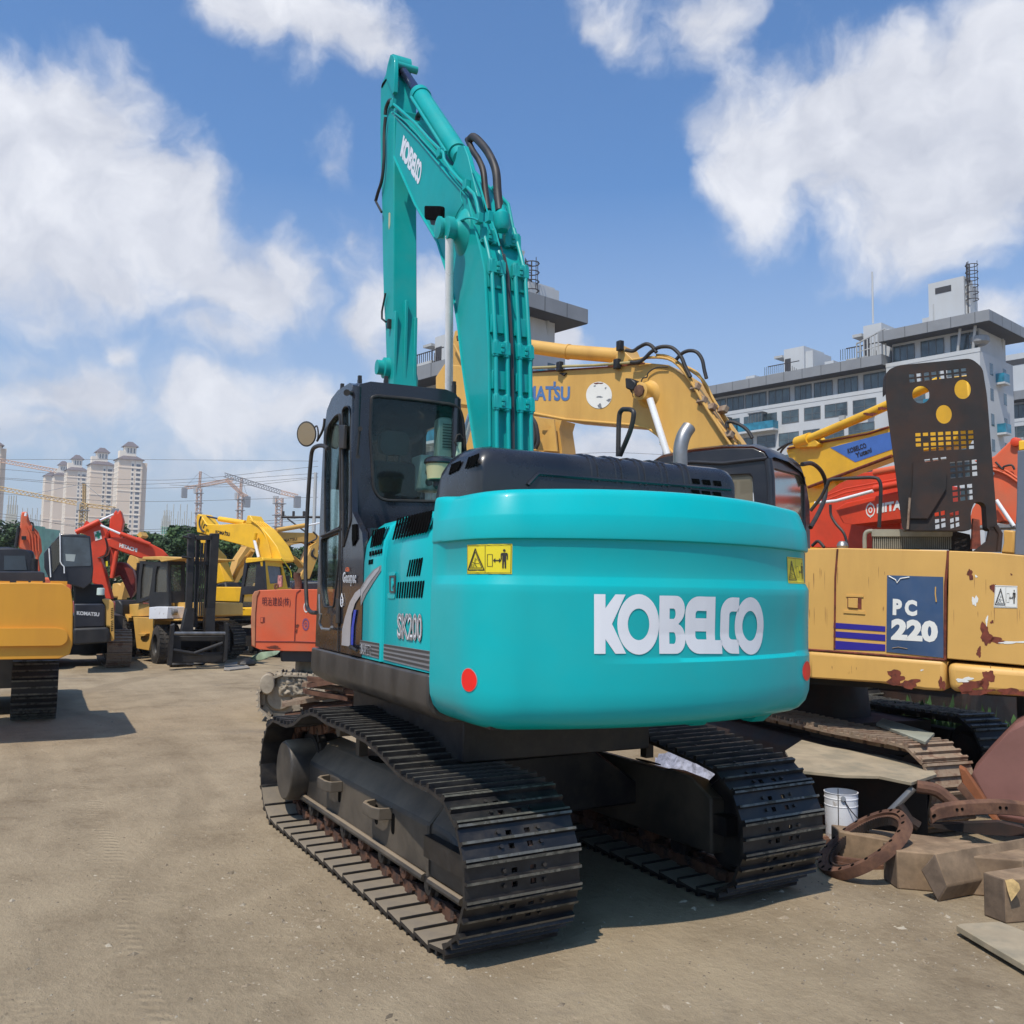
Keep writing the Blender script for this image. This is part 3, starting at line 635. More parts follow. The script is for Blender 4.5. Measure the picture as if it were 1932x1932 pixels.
def cws(s, z):
    """point of the counterweight surface, s along the plan in metres"""
    i = 0
    while i < len(arc)-2 and arc[i+1] < s: i += 1
    t = (s-arc[i])/(arc[i+1]-arc[i]); x = plan[i][0]*(1-t)+plan[i+1][0]*t; y = plan[i][1]*(1-t)+plan[i+1][1]*t
    nx = PN[i][0]*(1-t)+PN[i+1][0]*t; ny = PN[i][1]*(1-t)+PN[i+1][1]*t; nn = -1 if (nx*(-1)+0) < 0 and False else 1
    j = 0
    while j < len(PROF)-2 and PROF[j+1][0] < z: j += 1
    q = (z-PROF[j][0])/(PROF[j+1][0]-PROF[j][0]); ins = PROF[j][1]*(1-q)+PROF[j+1][1]*q
    if 1.79 < z < 2.2:
        ins += .024*min(1, (z-1.79)/.025)*min(1, (2.2-z)/.24)*min(1, max(0, (.62-y)/.55))*min(1, max(0, (y+1.42)/.3))
    if z > 2.25:
        k_ = min(1, max(.25, (s-.04)/.12))*min(1, max(.25, (arc[-1]-.04-s)/.12)); ins = ins*k_
    crown = .035*(1-(y/1.33)**2)*max(0, (z-2.3)/.5)
    return x, y, z+crown, nx, ny, ins
def cwp(s, z, off=0.0):
    x, y, z2, nx, ny, ins = cws(s, z); sg = -1 if (nx*(x+1.3)+ny*y) < 0 else 1
    return Vector((x-sg*nx*(ins-off), y-sg*ny*(ins-off), z2))
cw = MB(U); zl = [p[0] for p in PROF]; ss = [arc[-1]*k/96 for k in range(97)]
cw.loft([[cwp(s, z) for s in ss] for z in zl], closed=False, caps=False)
k0 = len(cw.v)
bt = [cwp(s, zl[0]) for s in ss]; cw.F(*[cw.V(p) for p in bt][::-1]); tp = [cwp(s, zl[-1]) for s in ss]; cw.F(*[cw.V(p) for p in tp])
for col in (0, -1):
    cw.F(*([cw.V(cwp(ss[col], z)) for z in zl]))
CW = B('counterweight', cw, teal, H, ang=42)
def cwhit(X, Y):
    d = ray(X, Y); s0, s1, z0, z1 = .3, arc[-1]-.72, 1.4, 2.8; n1, n2 = 60, 24
    for it in range(5):
        best = None
        for i in range(n1+1):
            for j in range(n2+1):
                s = s0+(s1-s0)*i/n1; z = z0+(z1-z0)*j/n2; w = U(cwp(s, z))-C0; dd = w.dot(fw); e = (w/dd-d).length+dd*1e-4
                if best is None or e < best[0]: best = (e, s, z)
        hs, hz_ = (s1-s0)/n1*2, (z1-z0)/n2*2; s0, s1, z0, z1 = best[1]-hs, best[1]+hs, best[2]-hz_, best[2]+hz_; n1 = n2 = 8
    return best[1], best[2]
def cwdecal(name, loops, sz, mat, off, par):
    """loops in unit (u,v); sz: (s,z) at the four corners TL,TR,BR,BL"""
    def g(u, v):
        s = sz[3][0]*(1-u)*(1-v)+sz[2][0]*u*(1-v)+sz[1][0]*u*v+sz[0][0]*(1-u)*v; z = sz[3][1]*(1-u)*(1-v)+sz[2][1]*u*(1-v)+sz[1][1]*u*v+sz[0][1]*(1-u)*v
        return U(cwp(s, z, off))
    mb = MB(); mb.fine(loops, g, .06); return B(name, mb, mat, par)
# big lettering: own outlines, unit heights
def arcpts(cx, cy, rx, ry, a0, a1, n=12): return [(cx+rx*math.cos(math.radians(a0+(a1-a0)*k/n)), cy+ry*math.sin(math.radians(a0+(a1-a0)*k/n))) for k in range(n+1)]
def glyphs():
    G = {}
    G['K'] = (.19, [[(0, 0), (.066, 0), (.066, .245), (.125, 0), (.19, 0), (.105, .50), (.185, 1), (.125, 1), (.066, .765), (.066, 1), (0, 1)]])
    G['O'] = (.245, [circ(.1225, .5, .1225, .515, 40), circ(.1225, .5, .063, .27, 32)])
    G['B'] = (.152, [[(0, 0), (.085, 0)]+arcpts(.095, .26, .058, .26, -80, 75, 10)+arcpts(.095, .76, .052, .24, -55, 80, 10)+[(.085, 1), (0, 1)], [(.058, .17), (.058, .37), (.083, .37)]+arcpts(.083, .27, .013, .10, 80, -80, 6)+[(.083, .17)], [(.058, .60), (.058, .78), (.080, .78)]+arcpts(.080, .69, .013, .09, 80, -80, 6)+[(.080, .60)]])
    G['E'] = (.118, [arcpts(.075, .30, .075, .30, 180, 270, 8)+[(.118, 0), (.118, .25), (.075, .25)]+arcpts(.07, .31, .014, .06, 270, 180, 4)+[(.056, .39), (.118, .39), (.118, .62), (.056, .62), (.056, .68)]+arcpts(.07, .69, .014, .06, 180, 90, 4)+[(.118, .75), (.118, 1), (.075, 1)]+arcpts(.075, .70, .075, .30, 90, 180, 8)])
    G['L'] = (.088, [[(0, 0), (.088, 0), (.088, .24), (.049, .24), (.049, 1), (0, 1)]])
    G['C'] = (.104, [arcpts(.065, .30, .065, .30, 180, 270, 8)+[(.104, 0), (.104, .25), (.07, .25)]+arcpts(.066, .31, .017, .06, 270, 180, 4)+arcpts(.066, .69, .017, .06, 180, 90, 4)+[(.104, .75), (.104, 1), (.065, 1)]+arcpts(.065, .70, .065, .30, 90, 180, 8)])
    return G
GL = glyphs()
ADV = [('K', 0.0), ('O', .137), ('B', .384), ('E', .540), ('L', .661), ('C', .750), ('O', .850)]
O2 = .150
def wordmark(mapf, name, mat, par, sxs=None):
    """mapf(u,v) with u,v in 0..1"""
    for i, (ch, x) in enumerate(ADV):
        w, loops = GL[ch]; lp = loops
        tgt = {0: .19, 1: .245, 2: .152, 3: .118, 4: .088, 5: .104, 6: .150}[i]
        tot = 1.0; k = tgt/w
        mb = MB(); mb.sheet([[((x+px*k)/tot, py) for px, py in l_] for l_ in lp], mapf); B(name, mb, mat, par)
# measured left and right edges of each letter on the photograph (crop 7 scale)
EDG = [(794, 940), (899, 1092), (1093, 1214), (1213, 1310), (1310, 1380), (1374, 1458), (1441, 1573)]
f7 = lambda x, y: ((1500+x*.77640)/1.88820, (1500+y*.77640)/1.88820)
def letter_top(x): return 793+(x-794)*(812-793)/(1573-794)
for (ch, _), (xa, xb) in zip(ADV, EDG):
    w, loops = GL[ch]; big = ch == 'O'
    ya, yb = letter_top(xa), letter_top(xb)
    if ch == 'O': ya += 1; yb += 1
    q = [cwhit(*f7(xa, ya)), cwhit(*f7(xb, yb)), cwhit(*f7(xb, 1068)), cwhit(*f7(xa, 1067))]
    cwdecal('letter', [[(px/w, py) for px, py in l_] for l_ in loops], q, white, .004, CW)
RD = [cwhit(885, 1283), cwhit(1524, 1265)]; RD[1] = (RD[1][0]-.03, RD[1][1])
for (s, z), rs, rz in zip(RD, (.068, .072), (.068, .068)):
    for (nm, k_, mt, off) in (('reflector_rim', 1.05, silver, .003), ('reflector', 1.0, redv, .0055)):
        mb = MB(); mb.fine(circ(0, 0, 1, 1, 32), lambda u, v: U(cwp(s+u*rs*k_, z+v*rz*k_, off)), .4); B(nm, mb, mt, CW)
def sticker(q, par, mapper, base=yelv, ink=inkv, rowoff=.003):
    """keep-clear warning sticker: triangle with crushed figure, gap, standing person"""
    def put(loops, m, off, nm): 
        mb = MB(); mb.fine(loops, mapper(q, off), .12); return B(nm, mb, m, par)
    st = put([(0, 0), (1, 0), (1, 1), (0, 1)], base, rowoff, 'warning_sticker')
    par = st
    ln = []
    def bar(x0, y0, x1, y1, w, asp=1.45):
        dx, dy = (x1-x0)*asp, y1-y0; l_ = math.hypot(dx, dy) or 1; nx, ny = -dy/l_*w/2/asp, dx/l_*w/2
        return [(x0+nx, y0+ny), (x1+nx, y1+ny), (x1-nx, y1-ny), (x0-nx, y0-ny)]
    shp = [bar(.02, .04, .98, .04, .012), bar(.02, .96, .98, .96, .012), bar(.02, .04, .02, .96, .012), bar(.98, .04, .98, .96, .012), bar(.49, .04, .49, .96, .012)]
    shp += [bar(.05, .13, .26, .86, .035), bar(.26, .86, .47, .13, .035), bar(.05, .13, .47, .13, .035), bar(.10, .20, .26, .76, .02), bar(.26, .76, .42, .20, .02), bar(.10, .20, .42, .20, .02)]
    shp += [bar(.15, .24, .22, .24, .015), bar(.15, .31, .22, .31, .015), bar(.15, .24, .15, .31, .015), bar(.22, .24, .22, .31, .015), bar(.25, .35, .36, .35, .015), bar(.25, .48, .32, .48, .015), bar(.25, .30, .25, .48, .025), bar(.18, .40, .25, .35, .02), bar(.25, .30, .31, .24, .02), bar(.24, .53, .29, .53, .015)]
    shp += [bar(.54, .25, .54, .65, .015), bar(.64, .25, .64, .65, .015), bar(.54, .25, .64, .25, .015), bar(.54, .65, .64, .65, .015), bar(.69, .45, .78, .45, .035), [(.65, .45), (.695, .53), (.695, .37)], [(.81, .45), (.765, .53), (.765, .37)]]
    shp += [circ(.86, .78, .024, .042, 14), [(.81, .70), (.91, .70), (.925, .66), (.925, .48), (.905, .48), (.905, .62), (.895, .62), (.895, .19), (.87, .19), (.865, .42), (.855, .42), (.85, .19), (.825, .19), (.825, .62), (.815, .62), (.815, .48), (.795, .48), (.795, .66)]]
    mb = MB()
    for l_ in shp: mb.fine(l_, mapper(q, rowoff+.003), .12)
    B('pictogram', mb, ink, par)
def cwmap(q, off):
    def g(u, v):
        s = q[3][0]*(1-u)*(1-v)+q[2][0]*u*(1-v)+q[1][0]*u*v+q[0][0]*(1-u)*v; z = q[3][1]*(1-u)*(1-v)+q[2][1]*u*(1-v)+q[1][1]*u*v+q[0][1]*(1-u)*v
        return U(cwp(s, z, off))
    return g
for q in (((882, 1026), (966.5, 1025.5), (966, 1083.5), (882, 1082)), ((1484, 1050), (1513, 1053), (1518, 1101), (1487.5, 1100))):
    h_ = [cwhit(*p) for p in q]; zt = (h_[0][1]+h_[1][1])/2; zb = (h_[2][1]+h_[3][1])/2; zb = max(zb, 2.285); zt = min(zt, 2.49)
    sticker([(h_[0][0], zt), (h_[1][0], zt), (h_[2][0], zb), (h_[3][0], zb)], CW, cwmap)
mb = MB(U)
for (y, x) in ((.38, -1.98), (-.62, -1.93)):
    mb.cyl((x, y, 2.83), (x, y, 2.875), .052, n=20); mb.cyl((x, y, 2.875), (x, y, 2.89), .04, n=20)
BS('lifting_cap', mb, teal, CW)
mb = MB(U)
for y in (-.45, -.98): mb.loft([[(x, y+dy, z) for x, z in ((-1.9, 1.38), (-2.0, 1.31), (-2.1, 1.31), (-2.2, 1.38))] for dy in (-.06, .06)])
BS('tow_lug', mb, teal, CW, bevel=.01)
# ---- black engine cowl
ck = MB(U)
def cowl_ring(x, h, l, r, e): # rounded rectangle section across y at a given x
    return [(x, y, z) for y, z in rrect(r, 2.70, l, h, e, 5, e*.9)]
xs = [(-1.80, 2.86, 1.07, -1.03, .04), (-1.80, 3.04, 1.075, -1.04, .07), (-1.785, 3.105, 1.085, -1.055, .10), (-1.74, 3.155, 1.10, -1.08, .125), (-1.64, 3.182, 1.105, -1.09, .14), (-1.45, 3.19, 1.11, -1.09, .14), (-1.30, 3.175, 1.11, -1.09, .14), (-1.18, 3.11, 1.11, -1.08, .12), (-1.09, 3.0, 1.10, -1.05, .09), (-1.03, 2.86, 1.09, -1.0, .05)]
ck.loft([cowl_ring(*a) for a in xs]); CK = B('engine_cowl', ck, blk, H, ang=60)
CKREF[0] = CK
rb = MB(U)
for y in (.18, -.02, -.22, -.42, -.62):
    for dy in (0, .05): rb.tube([(-1.802, y+dy, 2.98), (-1.80, y+dy, 3.04), (-1.785, y+dy, 3.107), (-1.74, y+dy, 3.158), (-1.64, y+dy, 3.185), (-1.45, y+dy, 3.193), (-1.30, y+dy, 3.178)], .011, 6)
rb.tube([(-1.806, .74, 2.92), (-1.80, .66, 3.0), (-1.802, .4, 3.0), (-1.802, -1.0, 3.0)], .014, 6); rb.tube([(-1.83, 1.05, 2.83), (-1.83, -1.05, 2.83)], .02, 6)
BS('rib', rb, blk, CK)
Pc = PY(1.115); PR = PX(-1.805)
for (tt, bb, n) in ((((880, 1612), (935, 1590)), ((860, 1700), (915, 1672)), 4), (((1010, 1560), (1075, 1535)), ((985, 1655), (1045, 1635)), 4)):
    slots(Pc, 'vent_grille', c2, tt, bb, n, 20, CK)
mb = MB()
for r_ in (0, 1):
    for k in range(3):
        x, y = 490+k*114, 905+k*11+r_*118; f8 = lambda a, b_: ((2300+a*.33644)/1.8882, (1400+b_*.33644)/1.8882)
        mb.prism(cc(f8, (x, y), (x+78, y+6), (x+90, y+58), (x+18, y+50)), PR.at(.004), tuple(-PR.n*.006))
BS('vent_grille', mb, hole, CK)
mf = MB(); mpx = PX(-1.2); mf.tube([p for p in smooth([mpx.pt(*q) for q in ((1283.5, 905), (1283.5, 870), (1284, 845), (1290, 822), (1300, 806))], 5)], .058, 20); MF = B('exhaust_pipe', mf, steelp, H)
mb = MB(); e1 = mpx.pt(1300, 806); e0 = mpx.pt(1290, 822); d_ = (e1-e0).normalized(); mb.cyl(e1+d_*.001, e1+d_*.004, .053, n=20); B('pipe_mouth', mb, hole, MF)
lp_ = MB(); q9 = PY(-.15); lp_.tube(smooth([q9.pt(*p) for p in cc(lambda x, y: ((1800+x*.5176)/1.8882, (1100+y*.5176)/1.8882), (777, 1015), (783, 760), (800, 700), (830, 692), (870, 698), (884, 730), (860, 840), (790, 1010))], 5), .018, 10); B('grab_rail', lp_, rub, H)
# ---- cab
CY0, CY1, CXr, CZt = .30, 1.305, .33, 3.985
cab_prof = [(1.275, 1.665), (1.27, 2.4), (1.25, 3.2), (1.215, 3.68), (1.14, 3.86), (1.0, 3.945), (.80, 3.985), (.45, 3.985), (.36, 3.95), (.32, 3.86), (.31, 3.2), (.26, 2.85), (.10, 2.74), (-.02, 2.66), (-.075, 2.5), (-.08, 1.665)]
g3 = lambda x, y: tuple(iU(P131.pt(*c3(x, y))).xz) if False else (iU(P131.pt(*c3(x, y))).x, iU(P131.pt(*c3(x, y))).z)
doorw = rpoly([g3(*p) for p in ((232, 1300), (232, 900), (240, 560), (262, 460), (310, 392), (345, 372), (350, 1240), (300, 1262))], .05)
doorl = rpoly([g3(*p) for p in ((205, 1330), (345, 1275), (340, 1500), (300, 1850), (225, 1850), (205, 1700))], .04)
rearw = rpoly([g3(*p) for p in ((366, 350), (385, 318), (415, 318), (430, 360), (432, 1180), (425, 1215), (372, 1400))], .03)
cs = MB(U); cs.prism([cab_prof, doorw, doorl, rearw], lambda u, v: (u, CY1, v), (0, -.05, 0)); CS = B('cab_side', cs, cabm, H, bevel=.012)
cs = MB(U); cs.prism([[p for p in cab_prof], rrect(.42, 2.75, 1.15, 3.75, .06)], lambda u, v: (u, CY0+.04, v), (0, -.04, 0)); B('cab_side', cs, cabm, H, bevel=.01)
sh_ = [(p[0], p[1]) for p in cab_prof]
ro = MB(U); path = [(1.25, 3.2), (1.215, 3.68), (1.14, 3.86), (1.0, 3.945), (.80, 3.985), (.45, 3.985), (.36, 3.95), (.32, 3.86)]
ro.loft([[(x, CY0, z), (x, CY0+.06, z+.012), (x, (CY0+CY1)/2, z+.022), (x, CY1-.07, z+.008), (x, CY1-.008, z-.02), (x-.03 if z < 3.84 or x > .5 else x+.02, CY1-.03, z-(.07 if x > .5 else .005)), (x-.03 if z < 3.84 or x > .5 else x+.02, CY0+.03, z-(.07 if x > .5 else .005))] for x, z in path], closed=True); B('cab_roof', ro, cabm, H, ang=55)
P33 = PX(.325)
g33 = lambda x, y: (iU(P33.pt(*c3(x, y))).y, iU(P33.pt(*c3(x, y))).z)
win = [(p[0], p[1]) for p in [g33(*q) for q in ((585, 250), (620, 237), (900, 262), (1210, 305), (1262, 340), (1285, 420), (1325, 1000), (1290, 1052), (700, 1038), (640, 1020), (598, 950), (575, 500))]]
out = [(CY1-.012, 2.72), (CY1-.012, 3.86), (CY1-.05, 3.955), (CY1-.15, 3.99), (.45, 4.0), (.35, 3.97), (.305, 3.88), (.30, 2.72)]
rw = MB(U); rw.prism([out, rpoly(win, .035, 3)], lambda u, v: (CXr-.012-(.0 if v > 3.2 else (3.2-v)*.06), u, v), (.05, 0, 0)); RW = B('cab_rear', rw, cabm, H, bevel=.014, seg=3)
pil = MB(U); pil.tube([(.345, CY1-.035, z) for z in (2.70, 2.9, 3.2, 3.5, 3.85, 3.93)], .042, 14); pil.tube([(.345, CY0+.035, z) for z in (2.70, 3.5, 3.93)], .04, 14); BS('cab_pillar', pil, cabm, H)
fl_ = MB(U); fl_.b2((-.07, CY0+.05, 1.67), (1.26, CY1-.06, 1.75)); fl_.b2((-.07, CY0+.04, 2.60), (.33, CY1-.055, 2.70)); fl_.b2((.30, CY0+.05, 1.75), (.34, CY1-.06, 2.70)); B('cab_floor', fl_, cabm, H)
fr_ = MB(U); 
for y in (CY0+.04, CY1-.06): fr_.tube([(1.25, y, 1.75), (1.24, y, 3.2), (1.20, y, 3.68), (1.13, y, 3.86)], .03, 8)
fr_.tube([(1.25, CY0+.04, 2.5), (1.25, CY1-.06, 2.5)], .02, 8); B('cab_front_frame', fr_, cabm, H)
gl_ = MB(U); gl_.prism([(win[i][0], win[i][1]) for i in range(len(win))], lambda u, v: (CXr+.012, u, v), (.004, 0, 0)); B('rear_window', gl_, gtint, H)
gk = MB(U); wr = rpoly(win, .035, 3); gk.tube([(CXr-.016-(.0 if v > 3.2 else (3.2-v)*.06), u, v) for u, v in wr], .013, 6, closed=True); B('window_seal', gk, rub, RW)
for (w_, nm) in ((doorw, 'door_window'), (doorl, 'door_window'), (rearw, 'side_window')):
    gl_ = MB(U); gl_.prism(w_, lambda u, v: (u, CY1-.02, v), (0, -.004, 0)); B(nm, gl_, gtint, H)
    gk = MB(U); gk.tube([(u, CY1+.002, v) for u, v in w_], .009, 6, closed=True); B('window_seal', gk, rub, CS)
fg = MB(U); fg.loft([[(x, y, z) for y in (CY0+.06, CY1-.08)] for x, z in ((1.235, 1.8), (1.235, 2.5), (1.225, 3.2), (1.19, 3.68))], closed=False, caps=False); B('windscreen', fg, gtint, H)
P1 = PY(1.31)
def trace(name, cf, pts, pl, off, th, mat, par, bevel=0):
    mb = MB(); mb.prism(cc(cf, *pts), pl.at(off), tuple(-pl.n*th)); return B(name, mb, mat, par, bevel=bevel)
mb = MB(); mb.tube([P1.pt(*q, off=.005) for q in cc(c3, (345, 372), (350, 1240), (345, 1500), (335, 2000))], .007, 6); mb.tube([P1.pt(*q, off=.003) for q in cc(c4, (335, 700), (330, 1120))], .006, 6); mb.tube([P1.pt(*q, off=.004) for q in cc(c3, (205, 1310), (345, 1255))], .012, 6); BS('door_seam', mb, rub, CS)
trace('door_hinge', c3, ((336, 458), (378, 460), (372, 640), (336, 640)), P1, .03, .03, rub, CS, .006)
trace('door_hinge', c4, ((312, 715), (330, 715), (330, 905), (312, 905)), P1, .02, .02, rub, CS, .005)
trace('door_handle', c3, ((436, 1220), (470, 1215), (472, 1330), (440, 1390), (434, 1330)), P1, .008, .01, hole, CS, .004)
mb = MB(); mb.tube([P1.pt(*q, off=.05) for q in cc(c4, (200, 830), (190, 900), (210, 945), (270, 950), (285, 930))], .012, 8); mb.tube([P1.pt(*q, off=.04) for q in cc(c4, (188, 680), (190, 830))], .010, 8); B('door_bar', mb, steelp, CS)
mb = MB(); mb.tube([P1.pt(*q, off=.03) for q in cc(c3, (498, 490), (480, 690))], .011, 8); mb.cyl(P1.pt(*c3(500, 488), off=.0), P1.pt(*c3(500, 488), off=.05), .02, n=10); mb.cyl(P1.pt(*c3(484, 700), off=.0), P1.pt(*c3(484, 700), off=.04), .018, n=10); B('glass_latch', mb, rub, H)
# lettering on the black side
trace('swoosh', c4, ((495, 640), (500, 690), (460, 750), (435, 830), (425, 930), (420, 1080), (357, 1070), (362, 950), (385, 850), (420, 740), (460, 670)), P1, .004, .004, silver, CS)
trace('swoosh', c4, ((452, 800), (470, 800), (450, 930), (442, 1085), (428, 1083), (430, 950)), P1, .006, .004, bluev, CS)
text('lettering', 'Geospec', cc(c4, (368, 512), (470, 508), (466, 622), (366, 612)), P1.at(.005), white, CS, bold=.045)
text('lettering', 'Geospec', cc(c4, (371, 520), (466, 516), (463, 615), (369, 604)), P1.at(.007), greyv, CS, bold=.0)
orv = M('orange vinyl', (.75, .13, .02), .4, var=.03)
text('lettering', 'ACERA', cc(c4, (388, 474), (418, 474), (418, 508), (386, 506)), P1.at(.004), orv, CS, bold=.03)
mb = MB(); mb.prism([cc(c4, *circ(358, 735, 11, 44, 20)), cc(c4, *circ(358, 735, 8, 36, 20))], P1.at(.006), tuple(-P1.n*.003)); mb.prism(cc(c4, (352, 700), (358, 672), (364, 700)), P1.at(.006), tuple(-P1.n*.003)); E_ = B('eco_mark', mb, white, CS)
text('lettering', 'ECO', cc(c4, (351, 716), (366, 716), (366, 752), (351, 752)), P1.at(.006), white, E_, bold=.02)
mb = MB(); mb.cyl(P1.pt(*c4(430, 1085), off=0), P1.pt(*c4(430, 1085), off=.04), .02, n=12); mb.tube([P1.pt(*q, off=.035) for q in cc(c4, (430, 1085), (475, 1112))], .012, 8); B('door_stop', mb, rub, CS)
# antenna stubs and lamp on the roof
mb = MB(U)
for (x, y) in ((.62, 1.16), (.52, .95), (1.02, 1.2), (.40, .34)): mb.box((x, y, 4.02), (.045, .03, .09)); mb.box((x, y, 4.075), (.03, .03, .05))
BS('roof_bracket', mb, rub, H)
mb = MB(); mb.cyl(P1.pt(*c3(440, 213), off=.0), P1.pt(*c3(410, 215), off=.05), .016, n=10); mb.cyl(P1.pt(*c3(400, 212), off=.02), P1.pt(*c3(398, 212), off=.07), .028, n=12); BS('roof_bracket', mb, rub, H)
# interior
si = MB(U); si.loft([[(x, y, z) for y, z in rrect(cy-hw, z0, cy+hw, z1, .05, 3)] for (x, cy, hw, z0, z1) in ((.60, .80, .20, 2.5, 3.32), (.66, .80, .22, 2.45, 3.36), (.74, .80, .21, 2.45, 3.30))]); si.b2((.66, .58, 2.35), (1.12, 1.02, 2.5)); si.b2((.7, .6, 1.75), (1.05, 1.0, 2.35)); B('seat', si, seatm, H, bevel=.03)
hr = MB(U); hr.loft([[(x, y, z) for y, z in rrect(.66, 3.42, .94, 3.64, .06, 3, .07)] for x in (.66, .74)]); hr.cyl((.7, .74, 3.3), (.7, .74, 3.45), .012, n=8); hr.cyl((.7, .86, 3.3), (.7, .86, 3.45), .012, n=8); B('headrest', hr, intm, H, bevel=.02)
mb = MB(U); mb.b2((.42, .34, 1.75), (1.15, .52, 2.62)); mb.b2((.9, .36, 2.62), (1.18, .56, 2.9)); mb.b2((.345, .36, 2.7), (.42, 1.2, 2.86)); B('console', mb, intm, H, bevel=.02)
mb = MB(U); mb.loft([[(x, y, z) for y, z in rrect(.345, 3.12, .50, 3.76, .05, 4)] for x in (.37, .48)]); mb.b2((.48, .36, 3.10), (.72, .62, 3.42)); AC = B('air_unit', mb, palep, H, bevel=.02)
mb = MB(U)
for k in range(9): mb.b2((.362, .355, 3.48+k*.026), (.369, .455, 3.488+k*.026))
for k in range(3): mb.lathe([(0, .035), (.006, .035)], (.474, .535+k*.0, 3.17+k*.09), (-1, 0, 0), 14)
B('louvre', mb, dgrey, AC)
mb = MB(); mb.tube([P33.pt(*q, off=.06) for q in cc(c3, (1285, 560), (1262, 532), (1240, 540), (1225, 590), (1240, 620))], .011, 8); LK = B('cable_loop', mb, rub, H)
mb = MB(); mb.prism(cc(c3, (1243, 590), (1276, 588), (1276, 700), (1265, 735), (1228, 735), (1240, 660)), P33.at(.05), tuple(-P33.n*.02)); B('wrapped_cable', mb, M('pale green tape', (.36, .50, .38), .7, var=.15, scale=20, bump=.1), H, bevel=.006)
# air pre-cleaner beside the cowl
pc = iU(PX(-.25).pt(*c3(1090, 800))); o_ = (pc.x, pc.y-.02, pc.z)
mb = MB(U); mb.lathe([(-.16, .03), (-.14, .05), (-.10, .05), (-.09, .085), (-.085, .085)], o_, (0, 0, 1), 24); PCn = B('air_precleaner', mb, rub, H)
mb = MB(U); mb.lathe([(-.085, .09), (-.08, .10), (.04, .115), (.045, .11)], o_, (0, 0, 1), 24); B('filter_bowl', mb, cream, PCn)
mb = MB(U); mb.lathe([(.045, .125), (.055, .13), (.08, .125), (.10, .10), (.105, .04)], o_, (0, 0, 1), 28); B('filter_cap', mb, blk, PCn)
# mirror and long hand rail
P14 = PY(1.42); mc_ = P14.pt(*c3(93, 528))
mdir = (C0-mc_).normalized(); side = mdir.cross(Vector((0, 0, 1))).normalized(); tl = (mdir+side*.45).normalized()
mb = MB(); mb.lathe([(-.035, .03), (-.03, .08), (0, .098), (.008, .10), (.012, .092)], mc_, tl, 32, 1.22); MR = B('mirror', mb, rub, H)
mb = MB(); mb.lathe([(.0125, .088), (.0127, .088)], mc_, tl, 32, 1.22); B('mirror_glass', mb, M('mirror glass', (.55, .52, .45), .08, metal=1.0, var=.02), MR)
mb = MB(); mb.tube(smooth([P14.pt(*q) for q in cc(c3, (150, 480), (170, 468), (180, 520), (175, 578))], 3), .008, 6); mb.tube(smooth([P14.pt(*q, off=-.03) for q in cc(c3, (172, 580), (205, 520), (222, 470), (228, 410))], 3), .012, 6); B('mirror_arm', mb, rub, MR)
mb = MB(); mb.tube(smooth([P14.pt(*q) for q in cc(c3, (255, 640), (215, 618), (170, 622), (137, 650), (122, 740), (100, 1050), (86, 1400), (82, 1560), (88, 1750), (96, 1850), (125, 1890), (165, 1895))], 5), .019, 12); B('hand_rail', mb, rub, H)
# ---- boom
YL, YR = .28, -.12
under = [(2.32, 7.62), (2.36, 7.3), (2.37, 7.07), (1.66, 6.25), (1.02, 5.63), (.72, 5.18), (.58, 4.94), (.46, 4.64), (.36, 4.29), (.27, 4.04), (.04, 3.44), (-.05, 2.5)]
topb = [(-.30, 2.5), (-.26, 3.42), (-.21, 4.26), (-.10, 5.0), (-.02, 5.18), (.13, 5.48), (.28, 5.79), (.5, 5.98), (.76, 6.2), (1.6, 6.93), (2.47, 7.64)]
bo = MB(U); bo.prism(under+topb, lambda u, v: (u, YL, v), (0, YR-YL, 0)); BM = B('boom', bo, tealb, H, bevel=.012, ang=30)
ed = MB(U)
for y in (YL+.003, YR-.003):
    ed.tube([(x, y, z) for x, z in topb[1:]], .014, 6); ed.tube([(x, y, z) for x, z in under[2:-1]], .014, 6)
BS('boom_edge', ed, tealb, BM)
PB = PY(YL); PM = PY(.08)
text_q = [c1(*p) for p in ((510, 708), (655, 935), (628, 1100), (483, 865))]
gq = quadmap(text_q, PB.at(.004))
for (ch, x) in ADV:
    i = [a for a in range(7) if ADV[a] == (ch, x)][0]
    xa, xb = (EDG[i][0]-794)/779, (EDG[i][1]-794)/779; w, loops = GL[ch]
    mb = MB(); mb.sheet([[(xa+(xb-xa)*px/w, py) for px, py in l_] for l_ in loops], gq); B('letter', mb, white, BM)
trace('work_lamp', c1, ((672, 1250), (785, 1252), (792, 1262), (790, 1350), (782, 1358), (678, 1356), (668, 1340), (667, 1262)), PB, .16, .05, hole, H, .01)
trace('lamp_bracket', c1, ((710, 1358), (755, 1358), (750, 1385), (785, 1388), (785, 1395), (740, 1400), (720, 1396)), PB, .13, .03, rub, H)
